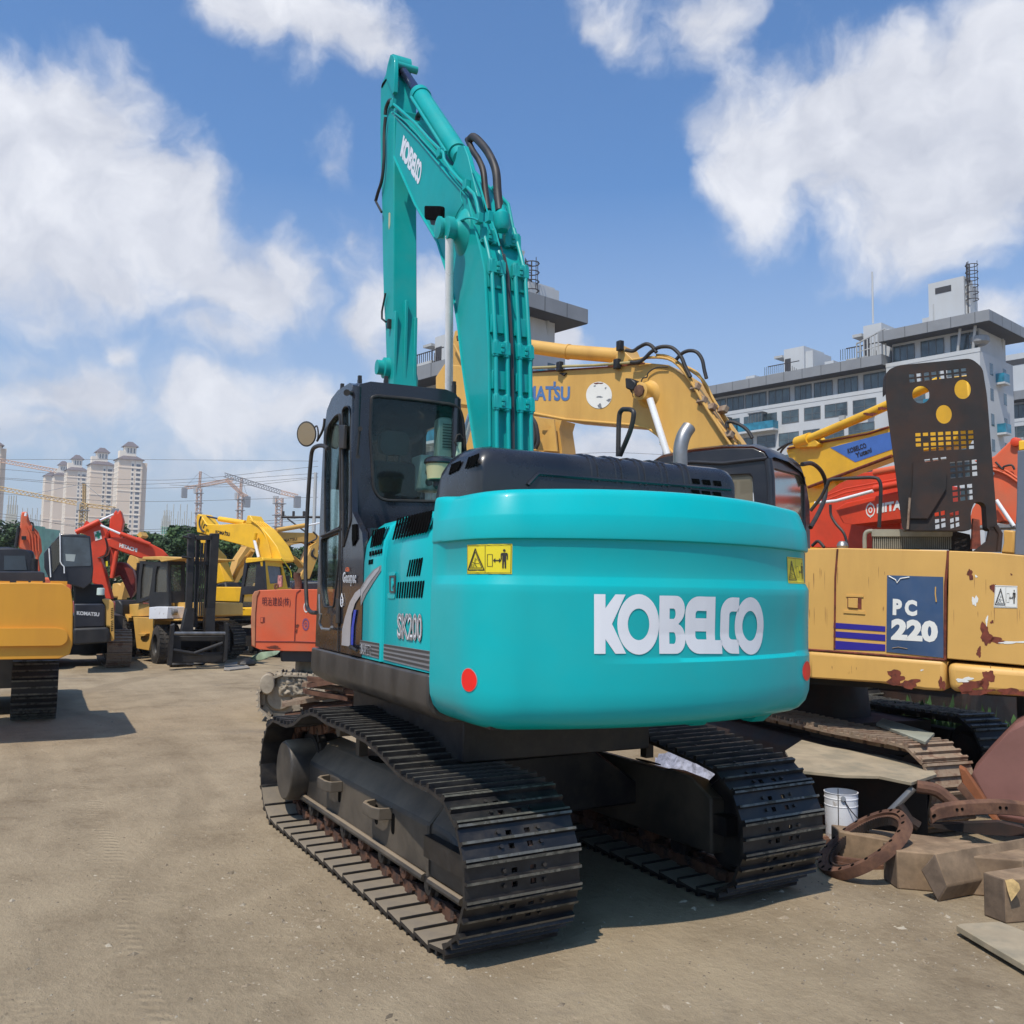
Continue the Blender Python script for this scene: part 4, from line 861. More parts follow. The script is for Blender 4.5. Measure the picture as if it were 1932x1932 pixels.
# piston pin boss and rod of the boom cylinder
pb = iU(PY(.45).pt(*c1(862, 1425))); pf = iU(PB.pt(*c1(962, 1455)))
mb = MB(U); mb.lathe([(0, .175), (.015, .165), (.045, .105), (.08, .078), (.22, .074), (.225, .082), (.25, .082), (.255, .06)], (pf.x, YL, pf.z), (0, 1, 0), 32, 1.25); B('pin_boss', mb, tealb, BM)
mb = MB(U); mb.lathe([(-.035, .072), (-.03, .088), (.03, .088), (.035, .072)], (pb.x, .45, pb.z), (0, 1, 0), 28, 1.25); B('rod_eye', mb, tealb, BM)
lo = iU(PY(.235).pt(*c2(858, 1035))); tpv = Vector((pb.x, .45, pb.z-.07)); dv = (lo-tpv)
for k_ in (1, -1):
    p0, p1 = Vector(tpv), tpv+dv*1.75
    if k_ < 0: p0.y = .16-p0.y; p1.y = .16-p1.y
    mb = MB(U); mb.cyl(p0, p1, .038, n=24); B('cylinder_rod', mb, chrome, H)
# pipes up the back of the boom
def along(y, off, z0=2.95, z1=None, jog=None):
    P = [Vector((x, 0, z)) for x, z in topb if z >= z0-.5]; o = []
    P = [Vector((-.30, 0, 3.0))]+[p for p in P if p.z > 3.1]
    for i, p in enumerate(P):
        t = (P[min(i+1, len(P)-1)]-P[max(i-1, 0)]).normalized(); n = Vector((-t.z, 0, t.x)); q = p+n*off
        if z1 and q.z > z1: break
        o.append(Vector((q.x, y, q.z)))
    return o
for (y, z1, r_) in ((.245, 5.95, .019), (.135, 5.50, .019), (.015, 5.15, .021), (-.085, 5.55, .019)):
    mb = MB(U); mb.tube(along(y, .055, z1=z1), r_, 10); B('hydraulic_pipe', mb, tealb, BM)
mb = MB(U); mb.tube(along(.085, .03, z1=5.6), .008, 6); mb.tube(along(.072, .035, z1=5.3), .008, 6); BS('cable', mb, dgrey, BM)
cl = MB(U)
for (z, x) in ((4.27, -.21), (3.80, -.238), (5.02, -.095), (5.36, .07)):
    for (ya, yb) in ((.275, .115), (.045, -.115)):
        cl.box((x-.055, (ya+yb)/2, z), (.05, abs(ya-yb), .11), tilt=('Y', .08)); cl.box((x-.085, (ya+yb)/2, z+.02), (.02, .03, .03)); cl.box((x-.085, (ya+yb)/2, z-.02), (.02, .03, .03))
        for yy in (ya-.03, yb+.03): cl.cyl((x-.055, yy, z-.07), (x-.05, yy, z+.07), .030, n=10)
BS('pipe_clamp', cl, tealb, BM, bevel=.004)
cl = MB(U)
for (x, z) in ((-.228, 4.0), (-.19, 4.5), (-.11, 4.92)):
    for (ya, yb) in ((.27, .14), (.04, -.10)): cl.box((x-.015, (ya+yb)/2, z), (.035, abs(ya-yb), .16))
BS('pipe_bracket', cl, tealb, BM, bevel=.004)
# pipe along the boom's upper left edge
mb = MB(); mb.tube([PB.pt(*q, off=.03) for q in cc(c1, (425, 470), (465, 500), (600, 620), (700, 735), (815, 850), (820, 900), (880, 990), (970, 1085), (1050, 1165), (1070, 1230), (1090, 1340))], .017, 8); B('hydraulic_pipe', mb, tealb, BM)
mb = MB(); mb.tube([PB.pt(*q, off=.02) for q in cc(c1, (440, 540), (520, 600), (600, 680), (640, 730), (770, 870))], .010, 8); B('hydraulic_pipe', mb, tealb, BM)
mb = MB(); mb.tube([PY(YR).pt(*q) for q in cc(c1, (1195, 1110), (1240, 1165), (1310, 1240), (1345, 1420), (1370, 1560), (1425, 1790))], .018, 8); B('hydraulic_pipe', mb, tealb, BM)
mb = MB()
for (x, y) in ((430, 470), (790, 850), (990, 1095), (1090, 1350), (1165, 1340)):
    c_ = PB.pt(*c1(x, y), off=.03); mb.box(c_, (.07, .05, .09))
BS('pipe_clamp', mb, tealb, BM, bevel=.004)
for (q, r_) in (([(1000, 745), (1040, 830), (1085, 900), (1120, 990), (1135, 1130), (1155, 1285)], .030), ([(1020, 742), (1045, 725), (1090, 760), (1160, 850), (1215, 980), (1230, 1150), (1245, 1290)], .038)):
    mb = MB(); mb.tube(smooth([PM.pt(*p, off=.04) for p in cc(c1, *q)], 6), r_, 12); B('hose', mb, rub, BM)
mb = MB(); mb.tube([PB.pt(*p, off=.02) for p in cc(c1, (1025, 935), (1075, 1030), (1110, 1150), (1150, 1290), (1215, 1450), (1245, 1560))], .008, 6); mb.tube(smooth([PB.pt(*p, off=.05) for p in cc(c1, (885, 1410), (905, 1385), (950, 1365), (1000, 1345), (1050, 1350), (1085, 1365))], 4), .011, 6); mb.tube(smooth([PB.pt(*p, off=.015) for p in cc(c1, (945, 1120), (950, 1190), (960, 1240), (925, 1300), (895, 1370))], 4), .006, 6); BS('cable', mb, tealb, BM)
mb = MB(); c_ = PM.pt(*c1(1262, 1365), off=.02); mb.lathe([(-.10, .05), (-.06, .075), (.05, .075), (.08, .05), (.14, .035)], c_, (.15, 0, 1), 16); mb.cyl(PM.pt(*c1(1165, 1400), off=.03), PM.pt(*c1(1155, 1290), off=.03), .03, n=12); BS('hose_fitting', mb, tealb, BM)
# arm cylinder on top of the boom
A0, A1, A2 = [PM.pt(*c1(*q)) for q in ((925, 850), (650, 430), (485, 190))]
mb = MB(); mb.cyl(A0, A1, .102, n=28); mb.cyl(A1, A1+(A2-A1).normalized()*.10, .115, n=28); mb.cyl(A0-(A1-A0).normalized()*.12, A0, .085, n=20); AC1 = B('arm_cylinder', mb, tealb, H)
mb = MB(); mb.tube([A0+Vector((0, 0, .125))+(A1-A0)*.12, A0+Vector((0, 0, .135))+(A1-A0)*.75], .016, 8); mb.tube([A0+U((0, .13, -.02)), A1+U((0, .125, -.02))], .018, 8); B('hydraulic_pipe', mb, tealb, AC1)
mb = MB(); mb.cyl(A1, A2, .055, n=24); B('cylinder_rod', mb, rodblue, H)
mb = MB(); mb.lathe([(-.11, .05), (-.11, .10), (.11, .10), (.11, .05)], A2, (sU*-1, cU, 0), 24, 1.2); B('rod_eye', mb, tealb, H)
brk = ((880, 960), (905, 900), (925, 800), (970, 790), (1000, 870), (1060, 1120), (1075, 1180), (1010, 1130))
for off in (.0, -.30): trace('cylinder_bracket', c1, brk, PB, off+.0, .05, tealb, BM, .006)
trace('cylinder_bracket', c1, ((610, 610), (640, 595), (690, 600), (760, 690), (800, 790), (700, 700)), PB, -.12, .14, tealb, BM, .01)
mb = MB(); mb.tube(smooth([PM.pt(*p) for p in cc(c1, (615, 600), (622, 565), (645, 545), (680, 590), (700, 640))], 4), .03, 8); B('hose', mb, rub, BM)
# ---- arm hanging from the boom tip
PA = PY(.22)
arm = ((372, 250), (345, 310), (335, 340), (331, 700), (338, 1000), (345, 1250), (352, 1700), (357, 1932), (359, 2010), (372, 2200), (378, 2420), (385, 2560), (395, 2640), (435, 2640), (435, 900), (438, 500), (437, 290), (420, 240))
AR = trace('arm', c1, arm, PA, 0, .28, tealb, H, .01)
ear = ((408, 98), (416, 94), (432, 106), (441, 130), (441, 240), (437, 380), (425, 400), (372, 258), (388, 170))
trace('arm_ear', c1, ear, PA, .03, .05, tealb, AR, .006); trace('arm_ear', c1, ear, PA, -.24, .05, tealb, AR, .006)
mb = MB(); e_ = PA.pt(*c1(425, 165)); mb.cyl(e_+PA.n*.03, e_-PA.n*.31, .045, n=16); B('arm_pin', mb, tealb, AR)
trace('arm_slot', c1, ((376, 278), (380, 290), (345, 350), (339, 345), (345, 318)), PA, .004, .006, hole, AR)
trace('service_mark', c1, ((396, 1308), (402, 1302), (408, 1310), (406, 1400), (398, 1437), (394, 1400)), PA, .003, .004, cream, AR)
# ribs low on the arm's back face
mb = MB()
PAb = lambda x, y: PA.pt(*c1(435, 1600), off=-.14)
xr = iU(PA.pt(*c1(435, 2300))).x
zt_ = [iU(PA.pt(*c2(435, q))).z for q in (455, 360, 480, 990)]
for (yy, zz) in ((.205, zt_[0]), (.085, zt_[1]), (-.03, zt_[2])):
    mb2 = MB(U); mb2.box((xr+.02, yy, (zz+4.0)/2), (.10, .035, zz-4.0)); B('arm_rib', mb2, tealb, AR, bevel=.006)
mb = MB(U); zz = iU(PA.pt(*c2(380, 895))).z; mb.lathe([(-.02, .10), (.04, .10), (.05, .07), (.12, .07)], (2.55, .24, zz), (0, 1, 0), 20, 1.2); mb.lathe([(0, .12), (.05, .12), (.07, .1)], (2.62, -.06, zz-.12), (0, -1, 0), 20, 1.2); BS('link_pin', mb, tealb, AR)
mb = MB(); mb.tube(smooth([PA.pt(*p, off=.03) for p in cc(c1, (425, 445), (400, 450), (378, 500), (370, 555))], 4), .022, 8); mb.tube(smooth([PA.pt(*p, off=.04) for p in cc(c1, (372, 575), (362, 700), (360, 900), (345, 1050), (315, 1150), (297, 1215))], 5), .020, 8); mb.tube([PA.pt(*p, off=.04) for p in cc(c1, (297, 1215), (315, 1250), (342, 1300))], .014, 8); B('hose', mb, rub, AR)
mb = MB(); mb.tube([PA.pt(*p, off=.03) for p in cc(c2, (372, 310), (345, 450), (345, 505), (375, 530))], .012, 6); mb.box(PA.pt(*c2(400, 545), off=.02), (.05, .04, .10)); B('hose_clip', mb, rub, AR)
# ================================================ distant setting
lin = lambda ox, oy, k: (lambda x, y: (ox+k*x, oy+k*y))
cA, cB, cC, cD, cE = lin(0, 820.9, .16448), lin(0, 953.3, .24679), lin(158.9, 953.3, .16448), lin(317.8, 873.8, .16448), lin(423.7, 1059.2, .16448)
cF, cG, cH, cI, cJ, cL = lin(953.3, 582.6, .27412), lin(1324, 503.1, .31469), lin(1377, 662, .28728), lin(1429.9, 979.8, .25987), lin(1324, 1244.6, .31469), lin(1429.9, 1456.4, .25987)
wallw = M('white render wall', (.46, .48, .495), .85, var=.06, scale=.15, dirt=(.42, .42, .41), damt=.45, dscale=.35, thr=.56, soft=.25, streak=True)
fasc = M('grey metal fascia', (.24, .245, .25), .5, metal=.2, var=.1, scale=.3)
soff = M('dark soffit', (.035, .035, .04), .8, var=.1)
wglass = M('window glass', (.05, .075, .085), .12, var=.7, scale=.35, spec=.8)
wframe = M('window frame', (.10, .105, .11), .5, var=.1)
blueg = M('blue balcony glass', (.02, .17, .26), .15, var=.4, scale=1.0)
concr = M('weathered concrete', (.40, .41, .41), .9, var=.15, scale=.3, dirt=(.22, .22, .21), damt=.5, dscale=.5, streak=True)
rustpole = M('dark ladder steel', (.035, .03, .03), .7, var=.2)
clothw = M('hanging cloth', (.62, .65, .74), .9, var=.15, scale=2)
PC = PL(atD(1848, 645, 140), (0, 1, 0)); aF = yaw+math.radians(41.7); DF = Vector((math.cos(aF), math.sin(aF), 0)); DN = Vector((-DF.y, DF.x, 0))
def block(name, corner, label, secs, depth, fh=3.9, nfl=5, towers=(), near=True, mirror=1, seed=1, ladder=True, balc=True, D1=DF, penth=True):
    """corner: near roof-wall corner at ground; s runs along the street front, t runs back along the side face"""
    rg = random.Random(seed); n_out = Vector((D1.y, -D1.x, 0)); n_out = n_out if n_out.dot(C0-corner) > 0 else -n_out; bk = -n_out
    T = thing(name, corner, label, 'apartment block', 'white apartment blocks behind the yard')
    def L3(s, t, z): return corner+D1*s+bk*t+Vector((0, 0, z))
    def bx(mb, s0, s1, t0, t1, z0, z1):
        ix = [mb.V(L3(s, t, z)) for s in (s0, s1) for t in (t0, t1) for z in (z0, z1)]
        for q in ((0,1,3,2),(4,6,7,5),(0,4,5,1),(2,3,7,6),(0,2,6,4),(1,5,7,3)): mb.F(*[ix[k] for k in q])
    for si, (s0, s1, zt) in enumerate(secs):
        w = MB(); bx(w, s0, s1, 0, depth, 0, zt-fh-1.8); B('wall', w, wallw, T)
        w = MB(); bx(w, s0+.6, s1-.3, 1.6, depth-1.2, zt-fh-1.8, zt-1.6); B('top_storey', w, wallw, T)
        r = MB(); bx(r, s0-2.0 if si == 0 else s0, s1+.6, -1.3, depth+1.8, zt-1.7, zt); RF = B('roof', r, fasc, T)
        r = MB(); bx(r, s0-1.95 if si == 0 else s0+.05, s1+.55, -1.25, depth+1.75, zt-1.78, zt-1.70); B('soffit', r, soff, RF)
        sm_ = MB(); k = s0
        while k < s1: bx(sm_, k, k+.12, -1.315, -1.29, zt-1.7, zt+.004); k += 3.6
        if si == 0:
            k = 0
            while k < depth: bx(sm_, s0-2.015, s0-1.99, k, k+.12, zt-1.7, zt+.004); k += 3.6
        B('fascia_joint', sm_, wframe, RF)
        k = s0+.9
        while k < s1-3.5:                 # glazed top storey behind the parapet
            wd = rg.uniform(3.0, 4.6); wd = min(wd, s1-.5-k)
            wi = MB(); bx(wi, k, k+wd, 1.52, 1.62, zt-fh-1.1, zt-2.2); W1 = B('window', wi, wglass, T)
            fr = MB(); bx(fr, k-.08, k+wd+.08, 1.44, 1.60, zt-fh-1.2, zt-fh-1.06)
            for q in range(4): bx(fr, k+wd*q/3-.05, k+wd*q/3+.05, 1.46, 1.60, zt-fh-1.1, zt-2.2)
            B('frame', fr, wframe, W1); k += wd+rg.choice((.4, .6, 1.1))
        pw = MB(); bx(pw, s0-.05, s1+.05, -.06, .25, zt-fh-1.9, zt-fh-.75-(.5)); B('parapet', pw, wallw, T)
        for f in range(nfl):
            z1 = zt-fh-2.5-f*fh; k = s0+1.2+rg.uniform(0, 1); c_ = 0
            while k < s1-2.6:
                kind = rg.choice((0, 0, 1, 2)) if balc and (f > 0 or si) else rg.choice((0, 0, 1))
                wd = rg.uniform(3.0, 4.6) if kind < 2 else rg.uniform(5.0, 8.0); wd = min(wd, s1-.8-k)
                if kind < 2:
                    wi = MB(); bx(wi, k, k+wd, -.03, .1, z1-fh*.62, z1-.35); W1 = B('window', wi, wglass, T)
                    fr = MB()
                    for q in (0, .5, 1): bx(fr, k+(wd-.1)*q, k+(wd-.1)*q+.1, -.07, .0, z1-fh*.62, z1-.35)
                    bx(fr, k, k+wd, -.07, .0, z1-fh*.62-.1, z1-fh*.62); bx(fr, k, k+wd, -.07, .0, z1-.35, z1-.25); bx(fr, k, k+wd, -.07, .0, z1-fh*.38, z1-fh*.38+.07)
                    B('frame', fr, wframe, W1)
                    if rg.random() < .35:
                        ac = MB(); bx(ac, k+.3, k+1.3, -.55, -.02, z1-fh*.62-.9, z1-fh*.62-.15); B('air_conditioner', ac, concr, T)
                else:
                    b_ = MB(); bx(b_, k-.3, k+wd+.3, -1.7, .0, z1-fh*.92, z1-fh*.92+.35); BA = B('balcony', b_, wallw, T)
                    g_2 = MB(); bx(g_2, k-.2, k+wd+.2, -1.65, -1.58, z1-fh*.92+.36, z1-fh*.92+1.75); bx(g_2, k-.25, k-.2, -1.6, .0, z1-fh*.92+.36, z1-fh*.92+1.75); bx(g_2, k+wd+.2, k+wd+.25, -1.6, .0, z1-fh*.92+.36, z1-fh*.92+1.75); B('balcony_glass', g_2, blueg, BA)
                    wi = MB(); bx(wi, k, k+wd, -.03, .1, z1-fh*.90, z1-.25); W1 = B('window', wi, wglass, T)
                    if rg.random() < .7:
                        wi = MB(); bx(wi, k+wd*.3, k+wd*.3+2.8, -1.5, -.05, z1-fh*.92+1.8, z1-.2); BW = B('bay_window', wi, wglass, T)
                        fr = MB(); bx(fr, k+wd*.3-.15, k+wd*.3+2.95, -1.65, .0, z1-.2, z1-.02)
                        for q in range(5): bx(fr, k+wd*.3+.68*q-.05, k+wd*.3+.68*q+.07, -1.56, -1.48, z1-fh*.92+1.8, z1-.2)
                        B('frame', fr, wframe, BW)
                    if rg.random() < .45:
                        wi = MB(); bx(wi, k+.5, k+2.3, -1.85, -1.72, z1-fh*.92+.7, z1-fh*.92+2.0); B('laundry', wi, clothw, BA)
                k += wd+rg.uniform(.5, 1.1)
        if si == 0:                       # side face
            for f in range(nfl+1):
                z1 = zt-fh-2.5-f*fh
                for tt in (depth*.28, depth*.68):
                    wi = MB(); bx(wi, s0-.03, s0+.1, tt, tt+1.2, z1-fh*.6, z1-.5); B('window', wi, wglass, T)
                if f in (0, 2, 4):
                    b_ = MB(); bx(b_, s0-1.3, s0, depth*.45, depth*.62, z1-fh*.9, z1-fh*.9+.3); BA = B('balcony', b_, wallw, T); b_ = MB(); bx(b_, s0-1.25, s0-1.2, depth*.45, depth*.62, z1-fh*.9+.31, z1-fh*.9+1.7); bx(b_, s0-1.2, s0, depth*.45, depth*.455, z1-fh*.9+.31, z1-fh*.9+1.7); B('balcony_glass', b_, blueg, BA)
            cl_ = MB()
            for (a, b2_) in ((1.2, .4), (1.2, depth-2), (3.5, .5)):
                cl_.tube([L3(s0+a, b2_, zt-fh-1.8), L3(s0+a-.7, b2_-.5, zt-1.7)], .22, 8)
            BS('slanted_column', cl_, concr, T)
            if penth: 
                ct = MB(); ct.lathe([(0, .9), (.4, 1.35), (1.2, 1.35), (1.3, 1.2)], L3(s0+.4, 1.2, zt-fh-.6), (0, 0, 1), 20); B('round_vent', ct, fasc, T)
    for (s, t, w, d, z0, h, kind) in towers:
        m_ = MB(); bx(m_, s, s+w, t, t+d, z0-.05, z0+h); st = B('roof_stair_tower', m_, wallw, T)
        m_ = MB(); bx(m_, s-w*(.12 if kind else .35), s, t+.6, t+d, z0-.05, z0+h*.82); B('tower_annex', m_, wallw, st)
        if kind == 0:
            m_ = MB(); bx(m_, s+w, s+w+1.7, t-.6, t+2.4, z0+h*.72, z0+h*.80); B('canopy', m_, concr, st)
            m_ = MB(); bx(m_, s+w*.66, s+w*.95, t-.06, t, z0+h*.15, z0+h*.66); B('door', m_, soff, st)
            m_ = MB(); bx(m_, s+w*.55, s+w+2.2, t-1.9, t, z0+h*.05, z0+h*.13); bs_ = B('landing', m_, concr, st)
            m_ = MB()
            for q in range(12): bx(m_, s+w*.55+q*.42, s+w*.55+q*.42+.07, t-1.9, t-1.83, z0+h*.13, z0+h*.42)
            bx(m_, s+w*.5-2.2, s+w+2.2, t-1.9, t-1.82, z0+h*.40, z0+h*.43)
            for q in range(6): bx(m_, s+w*.5-q*.4, s+w*.5-q*.4+.07, t-1.9, t-1.83, z0+h*.02-q*.05, z0+h*.40-q*.30)
            B('railing', m_, rustpole, bs_)
        elif kind == 1:
            m_ = MB(); bx(m_, s+w*.35, s+w*.8, t-.05, t, z0+h*.72, z0+h*.86); B('vent_opening', m_, soff, st)
            m_ = MB(); bx(m_, s+w*.85, s+w*.87, t-.15, t-.02, z0+h*.1, z0+h*.5); B('drain_pipe', m_, concr, st)
    if ladder:
        s, t, w, d, z0, h, kind = [q for q in towers if q[6] == 1][0]
        m_ = MB(); x0 = L3(s-.35, t+.5, z0); x1 = L3(s-.35, t+1.4, z0)
        for b_ in (x0, x1): m_.tube([b_, b_+Vector((0, 0, h+2.2))], .09, 6)
        q = 1.0
        while q < h+1.8: m_.tube([x0+Vector((0, 0, q)), x1+Vector((0, 0, q))], .06, 5); q += .9
        q = h*.45
        while q < h+2.4:
            m_.tube([x0+(x1-x0)*.5+Vector((.9*math.cos(a), .9*math.sin(a), q))-D1*.5 for a in [2*math.pi*k/12 for k in range(12)]], .07, 5, closed=True); q += 1.1
        for a in (0, 1.6, 3.2, 4.8): m_.tube([x0+(x1-x0)*.5-D1*.5+Vector((.9*math.cos(a), .9*math.sin(a), z)) for z in (h*.45, h+2.2)], .05, 5)
        B('roof_ladder', m_, rustpole, T)
    return T
def sdist(plane_o, X, Y=700):
    """distance along the front of a block for a photo column"""
    pl = PL(plane_o, (DF.y, -DF.x, 0)); return (pl.pt(X, Y)-plane_o).dot(DF)
def zat(plane_o, X, Y): return PL(plane_o, (DF.y, -DF.x, 0)).pt(X, Y).z
K1 = atD(1848, 645, 140); K1.z = 0
z1 = zat(K1, 1856, 590); z2 = zat(K1, 1679, 669)
s1_, s2_, s3_ = sdist(K1, 1672), sdist(K1, 1640), sdist(K1, 1250)
tw = [(sdist(K1, 1815)-.0, 1.5, sdist(K1, 1747)-sdist(K1, 1815), 3.4, z1, zat(K1, 1760, 528)-z1, 1)]
for (xa, xb, hh_) in ((1738, 1716, 2.6), (1545, 1528, 2.2), (1395, 1378, 2.2)): tw.append((sdist(K1, xa), 5.0, sdist(K1, xb)-sdist(K1, xa), 3.5, z1 if xa > 1700 else z2, hh_, 2))
for (xa, xb, y) in ((1648, 1574, 628), (1500, 1426, 672)):
    sa, sb = sdist(K1, xa), sdist(K1, xb)-3; tw.append((sa, 3.0, (sb-sa)*.8, 7, z2, zat(K1, xb, y)-z2+1, 0))
BK1 = block('apartment_block', K1, 'white apartment block with blue glass balconies and grey roof fascia, behind the black raised hood', [(0, s1_, z1), (s1_+.02, s3_, z2)], 13, 3.95, 6, tw, seed=5)
gh = MB(); s_a, s_b = sdist(K1, 1672), sdist(K1, 1617)
for q in range(9):
    s = s_a+(s_b-s_a)*q/8; gh.tube([K1+DF*s+Vector((0, 0, z2)), K1+DF*s+Vector((0, 0, z2+4.5-1.6*q/8))], .12, 5)
gh.tube([K1+DF*s_a+Vector((0, 0, z2+4.5)), K1+DF*s_b+Vector((0, 0, z2+2.9))], .16, 5); gh.tube([K1+DF*s_a+Vector((0, 0, z2+2)), K1+DF*s_b+Vector((0, 0, z2+1.4))], .1, 5); B('roof_frame', gh, concr, BK1)
am = MB(); p_ = K1+DF*sdist(K1, 1627)-Vector((DF.y, -DF.x, 0))*-4+Vector((0, 0, z2+7)); am.cyl(p_, p_+Vector((0, 0, 9)), .16, n=6); B('mast', am, wallw, BK1)
# block left of it, mostly behind the teal boom
K2 = atD(962, 520, 105); K2.z = 0
def faceR(o, X, Y): return PL(o, tuple(DF)).pt(X, Y)
z3 = zat(K2, 962, 553); z4 = zat(K2, 838, 686)
dep = abs((faceR(K2, 1066, 700)-K2).dot(DN))
tw2 = [(1.5, 3.0, 6.5, dep*.62, z3, zat(K2, 990, 520)-z3+1.5, 1), (sdist(K2, 846), 1.0, 4.2, 6, z4, zat(K2, 830, 627)-z4, 0)]
BK2 = block('apartment_block', K2, 'white apartment block with dark roof edge, seen behind the teal boom and yellow boom', [(0, sdist(K2, 900), z3), (sdist(K2, 900)+.02, sdist(K2, 745), z4)], dep, 3.95, 5, tw2, seed=9)
K3 = atD(1992, 640, 175); K3.z = 0
z5_ = zat(K3, 1932, 738)
BK3 = block('apartment_block', K3, 'pale apartment block at the far right edge, partly cut off by the frame', [(0, sdist(K3, 1890), z5_)], 14, 3.95, 5, [(sdist(K3, 1960), 2, 9, 6, z5_, zat(K3, 1915, 663)-z5_, 1)], seed=3, ladder=False)
# ---- far residential towers
beige = M('beige tower wall', (.76, .61, .46), .85, var=.04, scale=.05)
cream2 = M('cream tower wall', (.86, .76, .62), .85, var=.04, scale=.05)
troof = M('brown tile roof', (.13, .10, .10), .8, var=.1)
twin = M('tower window', (.10, .105, .12), .3, var=.4, scale=.2)
def tower(X, Ytop, D, w, d, rot, label, fl=26, cup=True, bal=True):
    base = atD(X, 1100, D); base.z = 0; zt = atD(X, Ytop, D).z
    T = thing('residential_tower', base, label, 'tower block', 'residential towers on the horizon')
    R = Matrix.Rotation(rot, 3, 'Z')
    def bx(mb, x0, x1, y0, y1, z0, z1):
        ix = [mb.V(base+R @ Vector((x, y, z))) for x in (x0, x1) for y in (y0, y1) for z in (z0, z1)]
        for q in ((0,1,3,2),(4,6,7,5),(0,4,5,1),(2,3,7,6),(0,2,6,4),(1,5,7,3)): mb.F(*[ix[k] for k in q])
    m_ = MB(); bx(m_, -w, 0, 0, d, 0, zt); bx(m_, .0, w*.25, d*.25, d*.9, 0, zt-1.5); B('wall', m_, beige, T)
    # the left face carries pale vertical strips with window columns, the right one two window columns
    m_ = MB()
    for k in range(4): bx(m_, -w-.5, -w, d*(.04+.24*k), d*(.16+.24*k), 0, zt-1)
    for k in range(fl): z = zt-3-(k+1)*4.0; bx(m_, -w-.55, -w, 0, d, z-.25, z+.25)
    for k in range(0, fl, 5): z = zt-3-(k+1)*4.0; bx(m_, -w, .05, -.35, 0, z-.35, z+.35)
    B('trim', m_, cream2, T)
    for c_ in range(4):
        m_ = MB(); bx(m_, -w-.30, -w-.01, d*(.17+.235*c_), d*(.26+.235*c_), 6, zt-1.5); B('window_strip', m_, twin, T)
    for (a, b_) in ((.55, .63), (.74, .92)):
        f_ = MB(); bx(f_, -w+w*a-.5, -w+w*b_+.5, -.03, .01, 4, zt-.8); B('window_surround', f_, cream2, T)
        for k in range(fl):
            z = zt-3-k*4.0; m_ = MB(); bx(m_, -w+w*a, -w+w*b_, -.07, .01, z-2.7, z-.5); B('window', m_, twin, T)
    def hip(x0, x1, y0, y1, z, h, ov):
        mb = MB(); lo = [mb.V(base+R @ Vector(p)) for p in ((x0-ov, y0-ov, z), (x1+ov, y0-ov, z), (x1+ov, y1+ov, z), (x0-ov, y1+ov, z))]; cx, cy = (x0+x1)/2, (y0+y1)/2
        up_ = [mb.V(base+R @ Vector(p)) for p in ((cx-(x1-x0)*.2, cy-(y1-y0)*.2, z+h), (cx+(x1-x0)*.2, cy-(y1-y0)*.2, z+h), (cx+(x1-x0)*.2, cy+(y1-y0)*.2, z+h), (cx-(x1-x0)*.2, cy+(y1-y0)*.2, z+h))]
        mb.F(*lo[::-1]); mb.F(*up_)
        for i in range(4): mb.F(lo[i], lo[(i+1) % 4], up_[(i+1) % 4], up_[i])
        return mb
    rf = B('roof', hip(-w, 0, 0, d, zt, 4.5, 1.6), troof, T)
    if cup:
        m_ = MB(); bx(m_, -w*.72, -w*.25, d*.2, d*.7, zt+1, zt+11.5); bx(m_, -w*.95, -w*.72, d*.2, d*.6, zt+1, zt+7.5); B('cupola', m_, cream2, rf); B('cupola_roof', hip(-w*.72, -w*.25, d*.2, d*.7, zt+11.5, 4.5, 1.8), troof, rf)
        m_ = MB(); 
        for q in (-.62, -.5, -.36): bx(m_, w*q, w*q+.9, d*.2-.05, d*.2+.05, zt+6, zt+10)
        B('cupola_window', m_, twin, rf)
    return T
ta = yaw-math.radians(90)+math.radians(34)
for i, (x, y, D, w, lab) in enumerate(((1570, 275, 780, 19, 'beige high rise tower on the right of the row, tallest with a roof cupola'), (1240, 335, 820, 19, 'beige high rise tower behind the red excavator arm, second from the right of the row'), (935, 400, 900, 18, 'beige high rise tower in the middle of the row, half hidden by its taller neighbour'), (765, 460, 960, 17, 'beige high rise tower second from the left of the row with a cupola'), (640, 462, 1000, 16, 'beige high rise tower at the left end of the row'), (-75, 100, 620, 13, 'beige high rise tower cut off by the left edge of the photo'))):
    X, Y = cA(x, y); tower(X, Y, D, w, w*.95, ta, lab, cup=(i != 4))
# ---- buildings wrapped in green netting
net = M('green scaffold net', (.16, .40, .30), .8, var=.35, scale=.15)
scf = M('pale scaffold', (.42, .42, .38), .7, var=.1)
def netted(cf, x0, x1, y0, D, label):
    a, b_ = atD(*cf(x0, y0), D), atD(*cf(x1, y0), D); h = a.z; dirv = (b_-a); dirv.z = 0; wv = dirv.length; dirv.normalize(); nb = Vector((-dirv.y, dirv.x, 0)); nb = nb if nb.dot(fw) > 0 else -nb
    o = Vector((a.x, a.y, 0)); T = thing('building_under_construction', o, label, 'building')
    def q(s, t, z): return o+dirv*s+nb*t+Vector((0, 0, z))
    m_ = MB(); m_.loft([[q(s, t, z) for s, t in ((0, 0), (wv, 0), (wv, 18), (0, 18))] for z in (0, h)]); B('net_wall', m_, net, T)
    m_ = MB()
    for k in range(14): s = wv*(k+.5)/14; m_.tube([q(s, -.4, h*.5), q(s, -.4, h+3+3*((k*7) % 3))], .16, 4)
    for k in range(4): m_.tube([q(0, -.4, h*(.6+.13*k)), q(wv, -.4, h*(.6+.13*k))], .14, 4)
    BS('scaffold', m_, scf, T) if False else B('scaffold', m_, scf, T)
